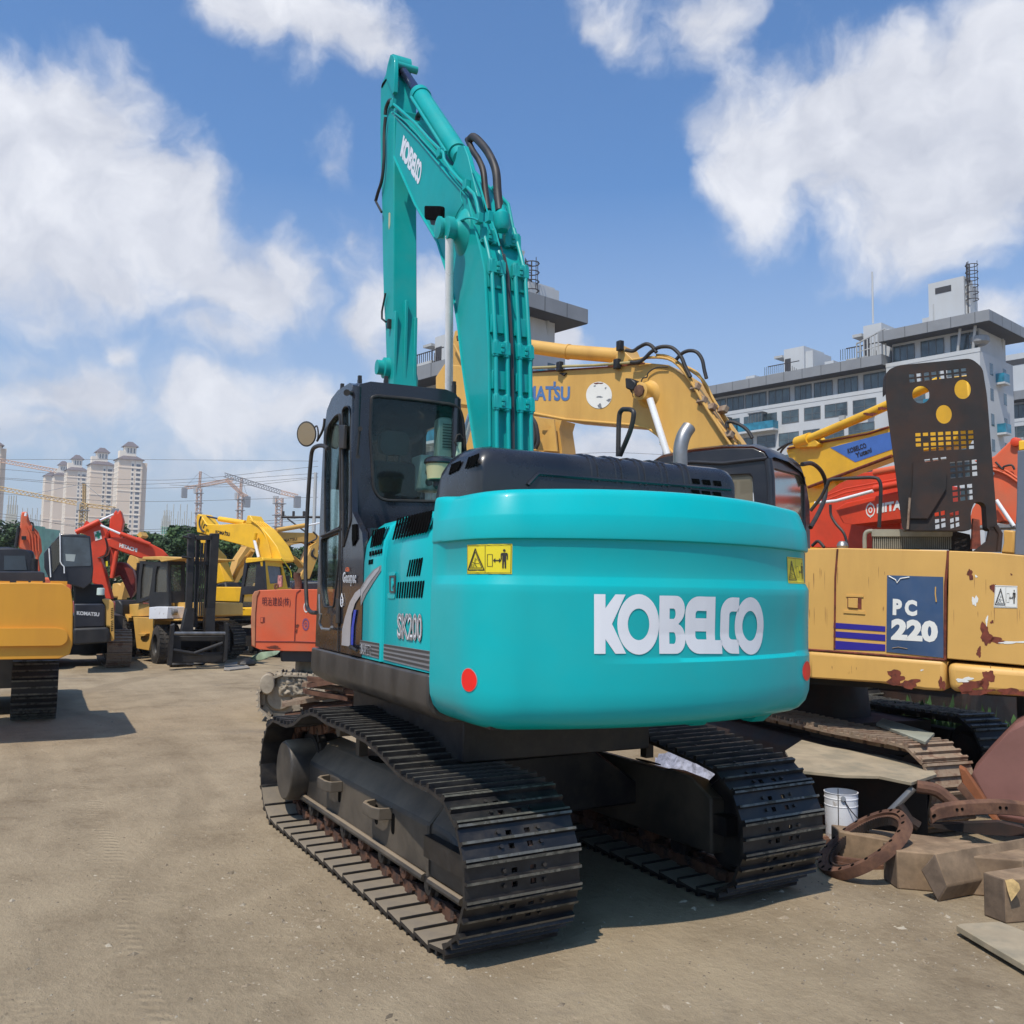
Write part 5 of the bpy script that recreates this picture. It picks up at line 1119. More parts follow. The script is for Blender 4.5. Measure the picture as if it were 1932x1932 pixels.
netted(cC, 880, 1240, 235, 380, 'building wrapped in green scaffold netting, rising above the dark trees'); netted(cA, 68, 200, 1010, 300, 'green netted building behind the orange arm at the far left'); netted(cA, 205, 470, 1060, 420, 'green netted building front between the orange arm and the towers'); netted(cA, 1860, 1960, 1050, 500, 'small green netted building top right of the red boom')
# ---- tower cranes
cry = M('crane yellow', (.50, .33, .12), .6, var=.15); crg = M('crane grey', (.22, .23, .25), .6, var=.15); crp = M('crane pale red', (.55, .36, .26), .6, var=.15)
def lattice(mb, a, b_, w, n, r):
    a, b_ = Vector(a), Vector(b_); ax = (b_-a).normalized(); x = ax.cross(Vector((0, 0, 1)));  x = rt.copy() if x.length < .1 else x.normalized(); y = ax.cross(x)
    cs_ = [x*w/2+y*w/2, -x*w/2+y*w/2, -x*w/2-y*w/2, x*w/2-y*w/2]
    for c_ in cs_: mb.tube([a+c_, b_+c_], r, 4)
    for k in range(n):
        p, q = a+(b_-a)*k/n, a+(b_-a)*(k+1)/n
        for i in range(4): mb.tube([p+cs_[i], q+cs_[(i+1) % 4]], r*.7, 4)
def crane(cf, D, mast, jib, cj, peak, mat, label, w=2.4, col2=None):
    """mast: (x, y_top, y_bottom), jib: (x0,y0,x1,y1) pixels, cj counter jib end"""
    T = thing('tower_crane', atD(*cf(mast[0], mast[2]), D), label, 'tower crane', 'tower cranes on the skyline')
    m_ = MB(); top = atD(*cf(mast[0], mast[1]), D); bot = Vector((top.x, top.y, 0)); lattice(m_, bot, top, w, 26, .26); B('mast', m_, mat, T)
    m_ = MB(); j0 = atD(*cf(jib[0], jib[1]), D); j1 = atD(*cf(jib[2], jib[3]), D); lattice(m_, j0, j1, w*.7, 22, .20); J = B('jib', m_, col2 or mat, T)
    m_ = MB(); c1_ = atD(*cf(*cj), D); lattice(m_, j0, c1_, w*.6, 6, .20); B('counter_jib', m_, mat, T)
    m_ = MB(); m_.box(c1_-Vector((0, 0, 3)), (3, 3, 6)); B('ballast', m_, crg, T)
    if peak:
        m_ = MB(); pk = atD(*cf(*peak), D); lattice(m_, top, pk, w*.4, 8, .2); B('peak', m_, mat, T); m_ = MB(); m_.tube([pk, j0.lerp(j1, .6)], .10, 4); m_.tube([pk, c1_], .10, 4); B('tie_bar', m_, crg, T)
    m_ = MB(); m_.box(top+rt*-2.0-Vector((0, 0, 1)), (2.4, 2.4, 4)); B('operator_cabin', m_, wallw, T)
    m_ = MB()
    for k in (3, 9, 15, 21): m_.box(top-Vector((0, 0, k)), (w*1.9, w*1.9, .35))
    B('mast_collar', m_, crg, T)
crane(cD, 560, (355, 290, 620), (355, 262, 740, 185), (185, 285), (368, 95), crp, 'tower crane with a tall thin peak, left of the three beside the yellow booms')
crane(cD, 520, (828, 360, 640), (845, 355, 665, 190), (905, 385), (838, 165), crp, 'tower crane with a steeply raised jib, middle of the three beside the yellow booms')
crane(cD, 480, (1275, 400, 720), (1290, 335, 645, 135), (1480, 380), None, crp, 'tower crane with a long dark jib sloping up to the left, right of the three', col2=crg, w=3)
crane(cA, 420, (965, 790, 1100), (965, 800, -60, 600), (1320, 845), (968, 555), cry, 'yellow tower crane in front of the beige towers')
crane(cA, 460, (-160, 280, 1200), (-160, 262, 640, 410), (-400, 240), None, crp, 'crane whose jib reaches in from the left edge above the towers')
# ---- trees along the yard's far edge
leafA = M('dark foliage', (.030, .062, .018), .8, var=.6, scale=1.2); leafB = M('mid foliage', (.048, .095, .026), .8, var=.6, scale=1.5)
bark = M('bark', (.09, .065, .045), .9, var=.3, scale=6, bump=.1)
def tree(X, Ytop, D, wpx, label, dark=True, seed=1):
    rg = random.Random(seed); b_ = atD(X, 1100, D); b_.z = 0; zt = atD(X, Ytop, D).z; rw_ = wpx/2/FL*D; H_ = zt
    T = thing('tree', b_, label, 'tree', 'trees behind the yard')
    m_ = MB(); m_.tube([b_, b_+Vector((.1, 0, H_*.35)), b_+Vector((-.1, .2, H_*.7))], .28, 8, r2=.10)
    for k in range(6):
        a = rg.uniform(0, 6.28); z0 = H_*rg.uniform(.3, .6); m_.tube([b_+Vector((0, 0, z0)), b_+Vector((math.cos(a)*rw_*.6, math.sin(a)*rw_*.6, z0+H_*.2))], .10, 5, r2=.03)
    B('trunk', m_, bark, T)
    m_ = MB(); nb_ = 40; cl_ = []
    for k in range(nb_):
        a = rg.uniform(0, 6.28); zz = rg.uniform(.12, .93); rr = rw_*math.sqrt(max(0, 1-((zz-.48)/.6)**2))*rg.uniform(.25, .95); cl_.append((b_+Vector((math.cos(a)*rr, math.sin(a)*rr, zz*H_)), rw_*rg.uniform(.22, .42)))
    for (c_, r_) in cl_:
        for q in range(190):
            v = Vector((rg.gauss(0, 1), rg.gauss(0, 1), rg.gauss(0, 1))).normalized()*r_*rg.uniform(.55, 1.05); v.z *= .9; s = rg.uniform(.09, .20)*(D/60)**.5
            x = Vector((rg.gauss(0, 1), rg.gauss(0, 1), rg.gauss(0, .6))).normalized(); y = x.cross(v).normalized() if x.cross(v).length > 1e-3 else Vector((0, 0, 1)); p = c_+v
            ix = [m_.V(p+x*s), m_.V(p+y*s*.6), m_.V(p-x*s), m_.V(p-y*s*.6)]; m_.F(*ix)
    me_o = B('crown', m_, leafA if dark else leafB, T)
TR = [(165, 985, 70, 60, 1), (205, 978, 66, 60, 1), (255, 1005, 60, 50, 1), (292, 997, 72, 55, 0), (318, 1006, 58, 60, 1), (345, 985, 62, 60, 0), (372, 990, 75, 60, 1), (400, 1000, 60, 60, 0), (432, 1010, 66, 60, 1), (462, 1020, 60, 55, 0), (555, 1015, 66, 60, 1), (590, 1025, 60, 50, 1), (8, 985, 80, 60, 1), (500, 1030, 70, 60, 1), (640, 1040, 90, 90, 1)]
LB = ['round dark tree between the cab roof and the red excavator arm', 'dark tree top just behind the red excavator arm', 'dark tree right of the beige towers, behind the red boom', 'bushy tree behind the middle of the red boom', 'dark tree where the red boom slopes down to the yellow roof', 'tall tree left of the forklift mast', 'tallest dark tree, right behind the forklift mast top', 'tree framed by the forklift mast and the yellow boom', 'dark tree under the yellow boom with black lettering', 'low tree left of the yellow cab, under the boom', 'dark tree between the two yellow booms', 'dark tree seen past the hand rail of the teal machine', 'dark tree at the far left edge behind the black cab', 'tree behind the yellow cab roof', 'tree hidden mostly by the teal machine cab']
for i, (t_, lb) in enumerate(zip(TR, LB)): tree(t_[0], t_[1], t_[2], t_[3]*1.55, lb, bool(t_[4]), i+3)
# ---- power lines and pole
wirem = M('overhead wire', (.10, .10, .11), .6, var=.1)
PP = atD(590, 1060, 62)
P_ = thing('utility_pole', Vector((PP.x, PP.y, 0)), 'slim grey utility pole with a short crossarm, seen beside the teal cab door', 'utility pole')
zz = atD(592, 890, 62).z; m_ = MB(); m_.cyl((PP.x, PP.y, 0), (PP.x, PP.y, zz), .15, r2=.11, n=12); B('pole', m_, concr, P_)
m_ = MB(); q_ = Vector((PP.x, PP.y, atD(585, 975, 62).z)); m_.tube([q_-rt*2.2, q_+rt*.5], .09, 6); m_.tube([q_-rt*1.8+Vector((0, 0, -.1)), q_+Vector((0, 0, -1.4))], .06, 6)
for k in (0, 1, 2): m_.cyl(q_-rt*(2.1-k*.7), q_-rt*(2.1-k*.7)+Vector((0, 0, .4)), .09, n=6)
B('crossarm', m_, rustpole, P_)
WR = [((0, 885), (300, 906), (600, 880)), ((0, 969), (230, 1000), (600, 975)), ((-20, 867), (260, 867), (600, 870)), ((-20, 900), (250, 914), (600, 893)), ((-20, 973), (300, 1003), (585, 980)), ((320, 915), (440, 918), (598, 902)), ((-20, 930), (250, 946), (600, 938)), ((1000, 862), (1140, 854), (1260, 858)), ((-20, 902), (280, 921), (600, 900))]
for k, w_ in enumerate(WR):
    m_ = MB(); m_.tube(smooth([atD(x, y, 64) for x, y in w_], 10), .014, 5)
    tag(B('overhead_wire', m_, wirem), 'thin overhead wire, number of look-alikes crossing the sky behind the machines', 'wire', 'overhead wires')
# ================================================ other machines in the yard
yelP = M('worn yellow paint', (.62, .36, .085), .42, var=.10, scale=1.2, dirt=(.40, .21, .05), damt=.55, dscale=1.3, soft=.35, streak=True, bump=.01)
yelR = M('yellow paint with rust', (.64, .37, .10), .45, var=.08, scale=1.1, dirt=(.44, .24, .06), damt=.45, dscale=1.6, soft=.3, streak=True)
yelB = M('bright yellow paint', (.80, .46, .02), .38, var=.07, scale=1.5, dirt=(.50, .28, .04), damt=.4, dscale=2, soft=.4)
ambr = M('amber counterweight paint', (.72, .34, .03), .38, var=.05, scale=1.2, dirt=(.48, .21, .03), damt=.5, dscale=1.1, soft=.5, streak=True)
redP = M('orange red paint', (.66, .055, .016), .42, var=.1, scale=1.5, dirt=(.30, .045, .02), damt=.45, dscale=2, soft=.4)
oraP = M('faded orange paint', (.66, .105, .035), .5, var=.1, scale=1.5, dirt=(.40, .15, .08), damt=.6, dscale=1.6, soft=.4)
blkF = M('flat black steel', (.009, .009, .010), .5, var=.25, scale=3, dirt=(.045, .038, .03), damt=.4, dscale=3, soft=.4)
cabB = M('black cab paint', (.012, .014, .022), .35, coat=.25, var=.15, scale=2, dirt=(.06, .055, .05), damt=.3, dscale=2, soft=.5)
rustM = M('rusted steel', RUST, .85, var=.4, scale=6, dirt=(.20, .10, .055), damt=.7, dscale=7, soft=.3, bump=.12, bscale=40)
rustD = M('dark burnt steel', (.012, .009, .008), .65, var=.4, scale=4, dirt=(.048, .022, .014), damt=.7, dscale=3.2, thr=.53, soft=.3, bump=.05)
mudM = M('dried mud', (.34, .29, .22), .95, var=.2, scale=4, dirt=(.20, .165, .125), damt=.7, dscale=5, soft=.3, bump=.25, bscale=18)
tanT = M('dusty rusty track', (.27, .20, .14), .85, var=.3, scale=6, dirt=(.13, .065, .04), damt=.8, dscale=6, soft=.2, bump=.15, bscale=25)
woodM = M('weathered timber', (.24, .165, .10), .85, var=.38, scale=7, dirt=(.12, .075, .045), damt=.7, dscale=3, soft=.4, bump=.16, bscale=14)
woodE = M('timber end grain', (.12, .085, .06), .9, var=.4, scale=9, bump=.15, bscale=30)
plyM = M('weathered board', (.33, .27, .185), .85, var=.18, scale=3, dirt=(.17, .16, .12), damt=.6, dscale=4, soft=.3, bump=.05)
whiteP = M('white painted tin', (.72, .73, .76), .35, var=.06, scale=4, dirt=(.30, .25, .20), damt=.6, dscale=9, thr=.62, soft=.1)
tyre = M('tyre rubber', (.024, .023, .022), .8, var=.3, scale=8, dirt=(.12, .10, .08), damt=.5, dscale=4, soft=.4)
rimY = M('yellow wheel rim', (.55, .28, .04), .5, var=.1)
bluV = M('navy panel', (.035, .075, .16), .45, var=.15, scale=2, dirt=(.08, .11, .17), damt=.5, dscale=3, soft=.4)
bluS = M('blue stripe', (.035, .025, .26), .4, var=.08)
bluL = M('blue band', (.06, .16, .48), .4, var=.1)
whV = M('white decal', (.74, .73, .68), .5, var=.04)
grnV = M('green cross', (.01, .22, .12), .5)
blV = M('black decal', (.02, .015, .012), .5)
rtP = M('rust patch', (.16, .035, .018), .8, var=.35, scale=12, dirt=(.07, .02, .012), damt=.7, dscale=14, bump=.06)
darkred = M('dull red bucket', (.22, .03, .025), .5, var=.2, scale=2, dirt=(.12, .03, .02), damt=.5, dscale=3)
pinkS = M('scoured bucket steel', (.23, .105, .085), .6, var=.15, scale=1.5, dirt=(.13, .05, .04), damt=.5, dscale=2, soft=.4)
def tp(name, cf, pts, pl, th, mat, par, off=0.0, bevel=0, loops=None, ang=35):
    mb = MB(); L_ = [cc(cf, *pts)]+([cc(cf, *l_) for l_ in loops] if loops else [])
    mb.prism(L_, pl.at(off), tuple(-pl.n*th)); return B(name, mb, mat, par, bevel=bevel, ang=ang)
def tb(name, cf, pts, pl, r, mat, par, off=0.0, sm_=0, n=10, r2=None):
    mb = MB(); P = [pl.pt(*cf(*p), off=off) for p in pts]; mb.tube(smooth(P, sm_) if sm_ else P, r, n, r2=r2); return B(name, mb, mat, par)
def simple_track(parent, a, b_, w, h, mat, fm, n=40, nm='track', hub=True, pad=.03, sag=.05, side=0):
    """crawler track from ground point a to ground point b_ (centres of the end wheels)"""
    a, b_ = Vector(a), Vector(b_); d = (b_-a); d.z = 0; L_ = d.length; d.normalize(); y = Vector((-d.y, d.x, 0)); r = h/2; rx = r*.86
    P = [(s_, .03) for s_ in (0, L_*.25, L_*.5, L_*.75, L_)]+[(L_+rx*math.sin(t), r-(r-.03)*math.cos(t)) for t in [math.pi*k/8 for k in range(1, 8)]]+[(L_*q, h-sag*math.sin(math.pi*q)*(1 if q != .5 else .4)) for q in (1, .75, .5, .25, 0)]+[(-rx*math.sin(t), r+(r-.03)*math.cos(t)) for t in [math.pi*k/8 for k in range(1, 8)]]
    P3 = [a+d*s_+Vector((0, 0, z)) for s_, z in P]; m = len(P3); Ls = [(P3[(i+1) % m]-P3[i]).length for i in range(m)]; T = sum(Ls); mb = MB(); pt_ = T/n
    def at(s_):
        s_ %= T; j = 0
        while s_ > Ls[j]: s_ -= Ls[j]; j += 1
        return P3[j].lerp(P3[(j+1) % m], s_/Ls[j])
    cen = a+d*L_/2+Vector((0, 0, r))
    for k in range(n):
        c = at(k*pt_); t = (at(k*pt_+pt_*.5)-at(k*pt_-pt_*.5)).normalized(); nn = t.cross(y); nn = nn if nn.dot(c-cen) > 0 else -nn
        def bar(x0, x1, z0, z1, ys=(-w/2, w/2)):
            ix = [mb.V(c+t*x+y*yy+nn*z) for x in (x0, x1) for yy in ys for z in (z0, z1)]
            for q in ((0,1,3,2),(4,6,7,5),(0,4,5,1),(2,3,7,6),(0,2,6,4),(1,5,7,3)): mb.F(*[ix[i] for i in q])
        bar(-pt_*.49, pt_*.49, -.02, .008)
        mb.cur = 1
        for g in (-.42, 0, .4): bar(pt_*g-.012, pt_*g+.012, .009, pad+.01)
        mb.cur = 0
        bar(-pt_*.40, pt_*.40, -.09, -.021, (-.11, -.05)); bar(-pt_*.40, pt_*.40, -.09, -.021, (.05, .11))
    tr = B(nm, mb, [mat, tip_m if mat is blkF else mat], parent)
    fr = MB(); sec = lambda s_: [a+d*s_+y*q+Vector((0, 0, z)) for q, z in ((-w*.3, h*.24), (w*.3, h*.24), (w*.32, h*.6), (.1, h*.76), (-.1, h*.76), (-w*.32, h*.6))]
    fr.loft([sec(L_*.06), sec(L_*.94)]); B('track_frame', fr, fm, parent, bevel=.02)
    for s_ in (0, L_):
        wh = MB(); wh.lathe([(-w*.3, .06), (-w*.29, r*.5), (-.08, r*.6), (-.07, r*.80), (.07, r*.80), (.08, r*.6), (w*.29, r*.5), (w*.3, .06)], a+d*s_+Vector((0, 0, r)), y, 20); B('track_wheel', wh, fm, parent)
    nr = 6
    for k in range(nr):
        wh = MB(); wh.lathe([(-w*.3, .03), (-w*.3, h*.09), (w*.3, h*.09), (w*.3, .03)], a+d*L_*(k+.5)/nr+Vector((0, 0, h*.19)), y, 10); B('track_roller', wh, fm, parent)
    return tr
def pl_at(cf, x, y, D, deg): X, Y = cf(x, y); return plane_dir(X, Y, D, deg)
def hull_box(name, pl, cf, pts, th, mat, par, bevel=.05, seg=4, off=0):
    mb = MB(); mb.prism(cc(cf, *pts), pl.at(off), tuple(-pl.n*th)); return B(name, mb, mat, par, bevel=bevel, seg=seg)
ID = lambda x, y: (x, y)
# ---------------------------------------------------------------- yellow machine on the right with the raised hood
Q = thing('excavator', atZ(1700, 1500, 0), 'worn yellow excavator with PC 220 on its navy panel and raised rusty hood', 'excavator')
QS = pl_at(ID, 1770, 1150, 9.0, 53.5)
hull_box('side_body', QS, cI, ((340, 213), (340, 943), (560, 958), (1362, 1020), (1372, 225), (600, 208)), 2.2, yelR, Q, .05)
tb('panel_gap', cI, ((578, 215), (562, 420), (556, 940)), QS, .010, rtP, Q, .004); tb('panel_gap', cI, ((1384, 226), (1362, 480), (1358, 1018)), QS, .014, rtP, Q, .004)
tb('panel_gap', cI, ((340, 944), (560, 960), (1362, 1022)), QS, .012, rtP, Q, .004)
hull_box('side_beam', QS, cI, ((345, 948), (1364, 1024), (1362, 1250), (1200, 1240), (880, 1190), (420, 1158), (345, 1150)), 1.9, yelR, Q, .05, off=.02)
hull_box('counterweight', QS, cI, ((1386, 228), (1700, 240), (1932, 262), (2300, 310), (2300, 1090), (1932, 1062), (1700, 1040), (1372, 1012)), 2.5, yelR, Q, .09, off=.02)
hull_box('counterweight_base', QS, cI, ((1370, 1038), (1700, 1066), (1932, 1085), (2300, 1110), (2300, 1320), (1932, 1290), (1700, 1275), (1385, 1250)), 2.5, yelR, Q, .07, off=.04)
dkq = MB(); dkq.prism(cc(cI, (300, 1130), (2000, 1270), (2000, 1300), (300, 1190)), QS.at(-.25), tuple(-QS.n*1.6)); B('deck', dkq, blkF, Q)
hull_box('side_body', QS, cI, ((-450, 600), (338, 600), (338, 1150), (-450, 1090)), 2.1, yelR, Q, .04, off=-.06)
# rust wounds, each an irregular patch
def patch(cf, cx, cy, rx, ry, pl, off, mat, par, seed, nm='rust_patch', lift=.002):
    rg = random.Random(seed); n = 22; ph = [rg.uniform(0, 6.28) for _ in range(4)]
    P = []
    for k in range(n):
        a = 2*math.pi*k/n; q = 1+.28*math.sin(2*a+ph[0])+.2*math.sin(3*a+ph[1])+.16*math.sin(5*a+ph[2])+.1*math.sin(9*a+ph[3]); P.append((cx+rx*q*math.cos(a), cy+ry*q*math.sin(a)))
    mb = MB(); mb.sheet(cc(cf, *P), pl.at(off+lift)); return B(nm, mb, mat, par)
for k, (x, y, rx, ry, of_) in enumerate(((1542, 400, 22, 34, .02), (1710, 500, 18, 38, .02), (1655, 840, 42, 70, .02), (1740, 880, 60, 22, .02), (1605, 965, 20, 30, .02), (1700, 745, 10, 14, .02), (1000, 1150, 70, 46, .02), (1100, 1195, 80, 28, .02), (1335, 1195, 22, 48, .02), (1540, 1210, 90, 40, .04), (1665, 1160, 50, 60, .04), (1860, 1255, 120, 24, .04), (1840, 400, 6, 8, .02), (1600, 1255, 110, 18, .04))): patch(cI, x, y, rx, ry, QS, of_, rtP, Q, k+20)
for k, (x, y, rx, ry, of_) in enumerate(((1576, 592, 18, 40, .02), (1662, 735, 8, 34, .02), (1585, 414, 9, 8, .02), (1850, 893, 95, 9, .02), (1500, 1165, 55, 18, .04), (1190, 1095, 10, 6, .02))): patch(cI, x, y, rx, ry, QS, of_, whV, Q, k+60, 'scraped_primer', .003)
grm = M('brown grime', (.36, .19, .06), .7, var=.3, scale=6)
rg = random.Random(31)
for k in range(34):
    x = rg.choice((rg.uniform(345, 560), rg.uniform(570, 930), rg.uniform(1400, 1930))); y = rg.choice((rg.uniform(300, 460), rg.uniform(620, 700), rg.uniform(1060, 1110))); h_ = rg.uniform(30, 150) if y < 1000 else rg.uniform(15, 60); w_ = rg.uniform(1.2, 4.0)
    mb = MB(); mb.sheet(cc(cI, (x-w_*.5, y), (x+w_*.5, y+2), (x+w_, y+h_*.4), (x+w_*.2, y+h_), (x-w_*.3, y+h_*.8), (x-w_, y+h_*.3)), QS.at(.0215 if y > 1000 or x > 1386 else .0015)); B('grime_streak', mb, grm, Q)
tp('model_panel', cI, ((938, 406), (1345, 418), (1348, 1006), (932, 962)), QS, .01, bluV, Q, .008)
text('model_number', 'PC', cc(cI, (980, 575), (1156, 588), (1156, 704), (978, 696)), QS.at(.011), whV, Q, bold=.06, space=1.45)
text('model_number', '220', cc(cI, (968, 718), (1308, 738), (1306, 896), (966, 876)), QS.at(.011), whV, Q, bold=.06, space=1.02)
for y0, y1, y2, y3 in ((750, 777, 815, 790), (812, 838, 884, 855), (880, 909, 957, 943)): tp('stripe', cI, ((550, y0), (925, y1), (925, y2), (548, y3)), QS, .002, bluS, Q, .005)
tb('sticker_edge', cI, ((950, 412), (1000, 440), (1010, 462), (1035, 430), (1100, 420)), QS, .006, whV, Q, .012); tb('sticker_edge', cI, ((975, 935), (1020, 928), (1085, 940)), QS, .004, tanT, Q, .012); tb('sticker_edge', cI, ((1290, 490), (1288, 540), (1295, 600)), QS, .006, yelR, Q, .012)
tp('latch_recess', cI, ((650, 568), (752, 572), (752, 652), (650, 644)), QS, .01, rtP, Q, .004); tp('door_latch', cI, ((655, 572), (724, 574), (724, 646), (655, 640)), QS, .02, yelR, Q, .016, .003)
tp('latch_plate', cI, ((640, 548), (766, 552), (766, 566), (640, 562)), QS, .01, yelR, Q, .01); tp('latch_plate', cI, ((620, 662), (775, 668), (778, 690), (620, 680)), QS, .01, yelR, Q, .01)
def plmap(pl, cf): return lambda q, off: quadmap([cf(*p) for p in q], pl.at(off))
sticker(((1722, 478), (1884, 484), (1884, 645), (1712, 640)), Q, plmap(QS, cI), whV, inkv, .024)
mb = MB(); c_ = QS.pt(*cI(614, 200), off=-.25); mb.lathe([(-.25, .05), (-.03, .05), (0, .055), (.01, .06), (.04, .05), (.06, .03)], c_, (0, 0, 1), 18); B('filler_cap', mb, steelp, Q)
# radiator core with fins
QR = pl_at(ID, 1720, 1015, 9.6, 70)
mb = MB(); mb.prism(cc(cI, (832, 125), (1405, 120), (1405, 218), (832, 212)), QR.at(0), tuple(-QR.n*.12)); RC = B('radiator_core', mb, M('radiator dark core', (.05, .045, .035), .7, var=.3), Q)
finm = M('dusty fins', (.25, .24, .19), .7, var=.2, scale=8)
mb = MB()
for k in range(40): x = 836+k*14.4; mb.prism(cc(cI, (x, 128), (x+6, 128), (x+6, 214), (x, 214)), QR.at(.015), tuple(-QR.n*.02))
B('radiator_fin', mb, finm, RC)
mb = MB(); mb.prism(rpoly(cc(cI, (828, 72), (1400, 72), (1415, 90), (1412, 126), (826, 124)), 3), QR.at(.03), tuple(-QR.n*.16)); B('radiator_tank', mb, finm, RC, bevel=.02)
tb('coolant_pipe', cI, ((835, 85), (800, 88), (780, 105), (775, 150), (776, 210)), QR, .022, finm, RC, -.02, 4); mb = MB(); mb.prism(cc(cI, (1405, 80), (1540, 110), (1560, 240), (1405, 225)), QR.at(-.05), tuple(-QR.n*.25)); B('shroud', mb, rustD, Q)
# raised hood: pressed panel full of slots
QH = pl_at(ID, 1780, 860, 9.3, 78)
ho = rpoly(cc(cH, (1020, 250), (1030, 130), (1100, 96), (1585, 48), (1660, 110), (1690, 300), (1730, 800), (1760, 1180), (1690, 1180), (1680, 1000), (1610, 985), (1580, 1060), (1590, 1180), (1135, 1180), (1090, 800), (1045, 480)), 10)
hl_ = []
def gridh(x0, y0, x1, y1, nx, ny, sk=()):
    for i in range(nx):
        for j in range(ny):
            if (i, j) in sk: continue
            u, v = (i+.12)/nx, (j+.14)/ny; u2, v2 = (i+.84)/nx, (j+.82)/ny; sl = 45 if y0 < 200 else 20
            hl_.append([cH(x0+(x1-x0)*a+b_*6, y0+(y1-y0)*b_-(a*sl)) for a, b_ in ((u, v), (u2, v), (u2, v2), (u, v2))])
gridh(1170, 150, 1560, 214, 8, 2); gridh(1212, 535, 1608, 668, 8, 4, ((0, 3), (1, 1))); gridh(1440, 725, 1630, 845, 4, 3); gridh(1270, 710, 1430, 735, 3, 1); gridh(1455, 885, 1600, 1000, 3, 3); gridh(1340, 1060, 1420, 1180, 2, 3); gridh(1440, 1062, 1510, 1175, 2, 3)
for (x, y, rx, ry) in ((1256, 287, 58, 58), (1530, 252, 55, 64), (1407, 416, 53, 62)): hl_.append(cc(cH, *circ(x, y, rx, ry, 24)))
mb = MB(); vs_, fs_ = curvefill([ho]+hl_); fm_ = QH.at(0); A1_ = [mb.V(fm_(*v)) for v in vs_]; A2_ = [mb.V(fm_(*v)-QH.n*.015) for v in vs_]
for f_ in fs_: mb.F(*[A1_[i] for i in f_]); mb.F(*[A2_[i] for i in f_][::-1])
for lp in [ho]+hl_:
    e1_ = [mb.V(fm_(*p)) for p in lp]; e2_ = [mb.V(fm_(*p)-QH.n*.015) for p in lp]
    for i in range(len(lp)): mb.F(e1_[i], e2_[i], e2_[(i+1) % len(lp)], e1_[(i+1) % len(lp)])
HD = B('raised_hood', mb, rustD, Q)
mb = MB(); fl_o = [QH.pt(*p) for p in ho]; fl_i = [QH.pt(*p)-QH.n*-.16 for p in ho]
for i in range(len(ho)-14):
    a, b_ = fl_o[i], fl_o[i+1]; nrm = QH.n*.16; th_ = (b_-a).cross(QH.n).normalized()*.012
    ix = [mb.V(p) for p in (a, b_, b_-nrm, a-nrm)]; mb.F(*ix)
B('hood_flange', mb, rustD, HD)
tp('hood_patch', cH, ((1205, 735), (1400, 735), (1425, 790), (1420, 905), (1300, 1100), (1160, 1100), (1200, 900)), QH, .02, rustD, HD, .03)
tb('prop_rod', cH, ((1182, 965), (1168, 1170)), QH, .012, tanT, HD, .05); tb('prop_rod', cH, ((1745, 1150), (1775, 1200), (1765, 1320)), QH, .025, rustD, HD, 0)
tp('hood_hinge', cH, ((1600, 1100), (1640, 1110), (1650, 1300), (1590, 1300)), QH, .06, rtP, HD, -.05); tp('hood_hinge', cH, ((1710, 1150), (1775, 1160), (1780, 1320), (1600, 1320), (1690, 1250)), QH, .06, rustD, HD, 0)
# cab
QCs, QCr = pl_at(ID, 1440, 950, 11.4, 53.5), pl_at(ID, 1440, 950, 11.4, -36.5)
c9 = lin(1218.1, 741.4, .17816)
mb = MB(); mb.prism([cc(c9, (0, 770), (60, 720), (170, 680), (480, 620), (820, 580), (1140, 575), (1260, 625), (1310, 720), (1345, 2600), (0, 2600)), cc(c9, (480, 900), (830, 870), (1090, 858), (1125, 900), (1145, 1180), (1145, 1650), (480, 1650))], QCs.at(.02), tuple(-QCs.n*.06)); B('cab_side', mb, cabB, Q, bevel=.02)
mb = MB(); mb.prism([cc(c9, (1290, 680), (1330, 640), (1560, 690), (1640, 760), (1690, 900), (1740, 1180), (1755, 2500), (1290, 2500)), rpoly(cc(c9, (1360, 800), (1400, 815), (1640, 880), (1680, 960), (1700, 1640), (1385, 1640)), 4)], QCr.at(.0), tuple(-QCr.n*.06)); B('cab_rear', mb, cabB, Q, bevel=.03)
ra, rb_ = [QCs.pt(*c9(*p)) for p in ((60, 720), (1300, 600))]; rc = QCr.pt(*c9(1690, 800)); off_ = rc-rb_; off_.z = 0
mb = MB(); prof = [(60, 730), (170, 660), (480, 600), (820, 566), (1140, 565), (1262, 618), (1312, 700)]
r1_ = [QCs.pt(*c9(*p), off=.03) for p in prof]
mb.loft([[p for p in r1_], [p+off_*.12+Vector((0, 0, .05)) for p in r1_], [p+off_*.5+Vector((0, 0, .06)) for p in r1_], [p+off_*.9+Vector((0, 0, -.02)) for p in r1_], [p+off_+Vector((0, 0, -.2)) for p in r1_]], closed=False, caps=False); rfq = B('cab_roof', mb, cabB, Q, ang=60)
tb('cab_pillar', c9, ((1300, 700), (1325, 900), (1345, 1700)), QCs, .05, cabB, Q, .0, n=14)
tb('roof_gutter', c9, ((0, 800), (480, 730), (820, 745), (1290, 690)), QCs, .025, cabB, Q, .03)
mb = MB(); mb.sheet(cc(c9, (480, 890), (1130, 850), (1150, 1660), (480, 1660)), QCs.at(-.02)); B('side_window', mb, gcurt, Q)
mb = MB(); mb.sheet(cc(c9, (1355, 795), (1690, 890), (1705, 1650), (1380, 1650)), QCr.at(-.03)); B('rear_window', mb, gcurt, Q)
mb = MB(); mb.prism(cc(c9, (1375, 1120), (1690, 1175), (1690, 1215), (1375, 1160)), QCr.at(-.3), tuple(-QCr.n*.1)); mb.prism(cc(c9, (500, 1250), (760, 1250), (760, 1660), (500, 1660)), QCs.at(-.5), tuple(-QCs.n*.3)); B('cab_interior', mb, M('faded cab trim', (.30, .25, .15), .8, var=.3), Q)
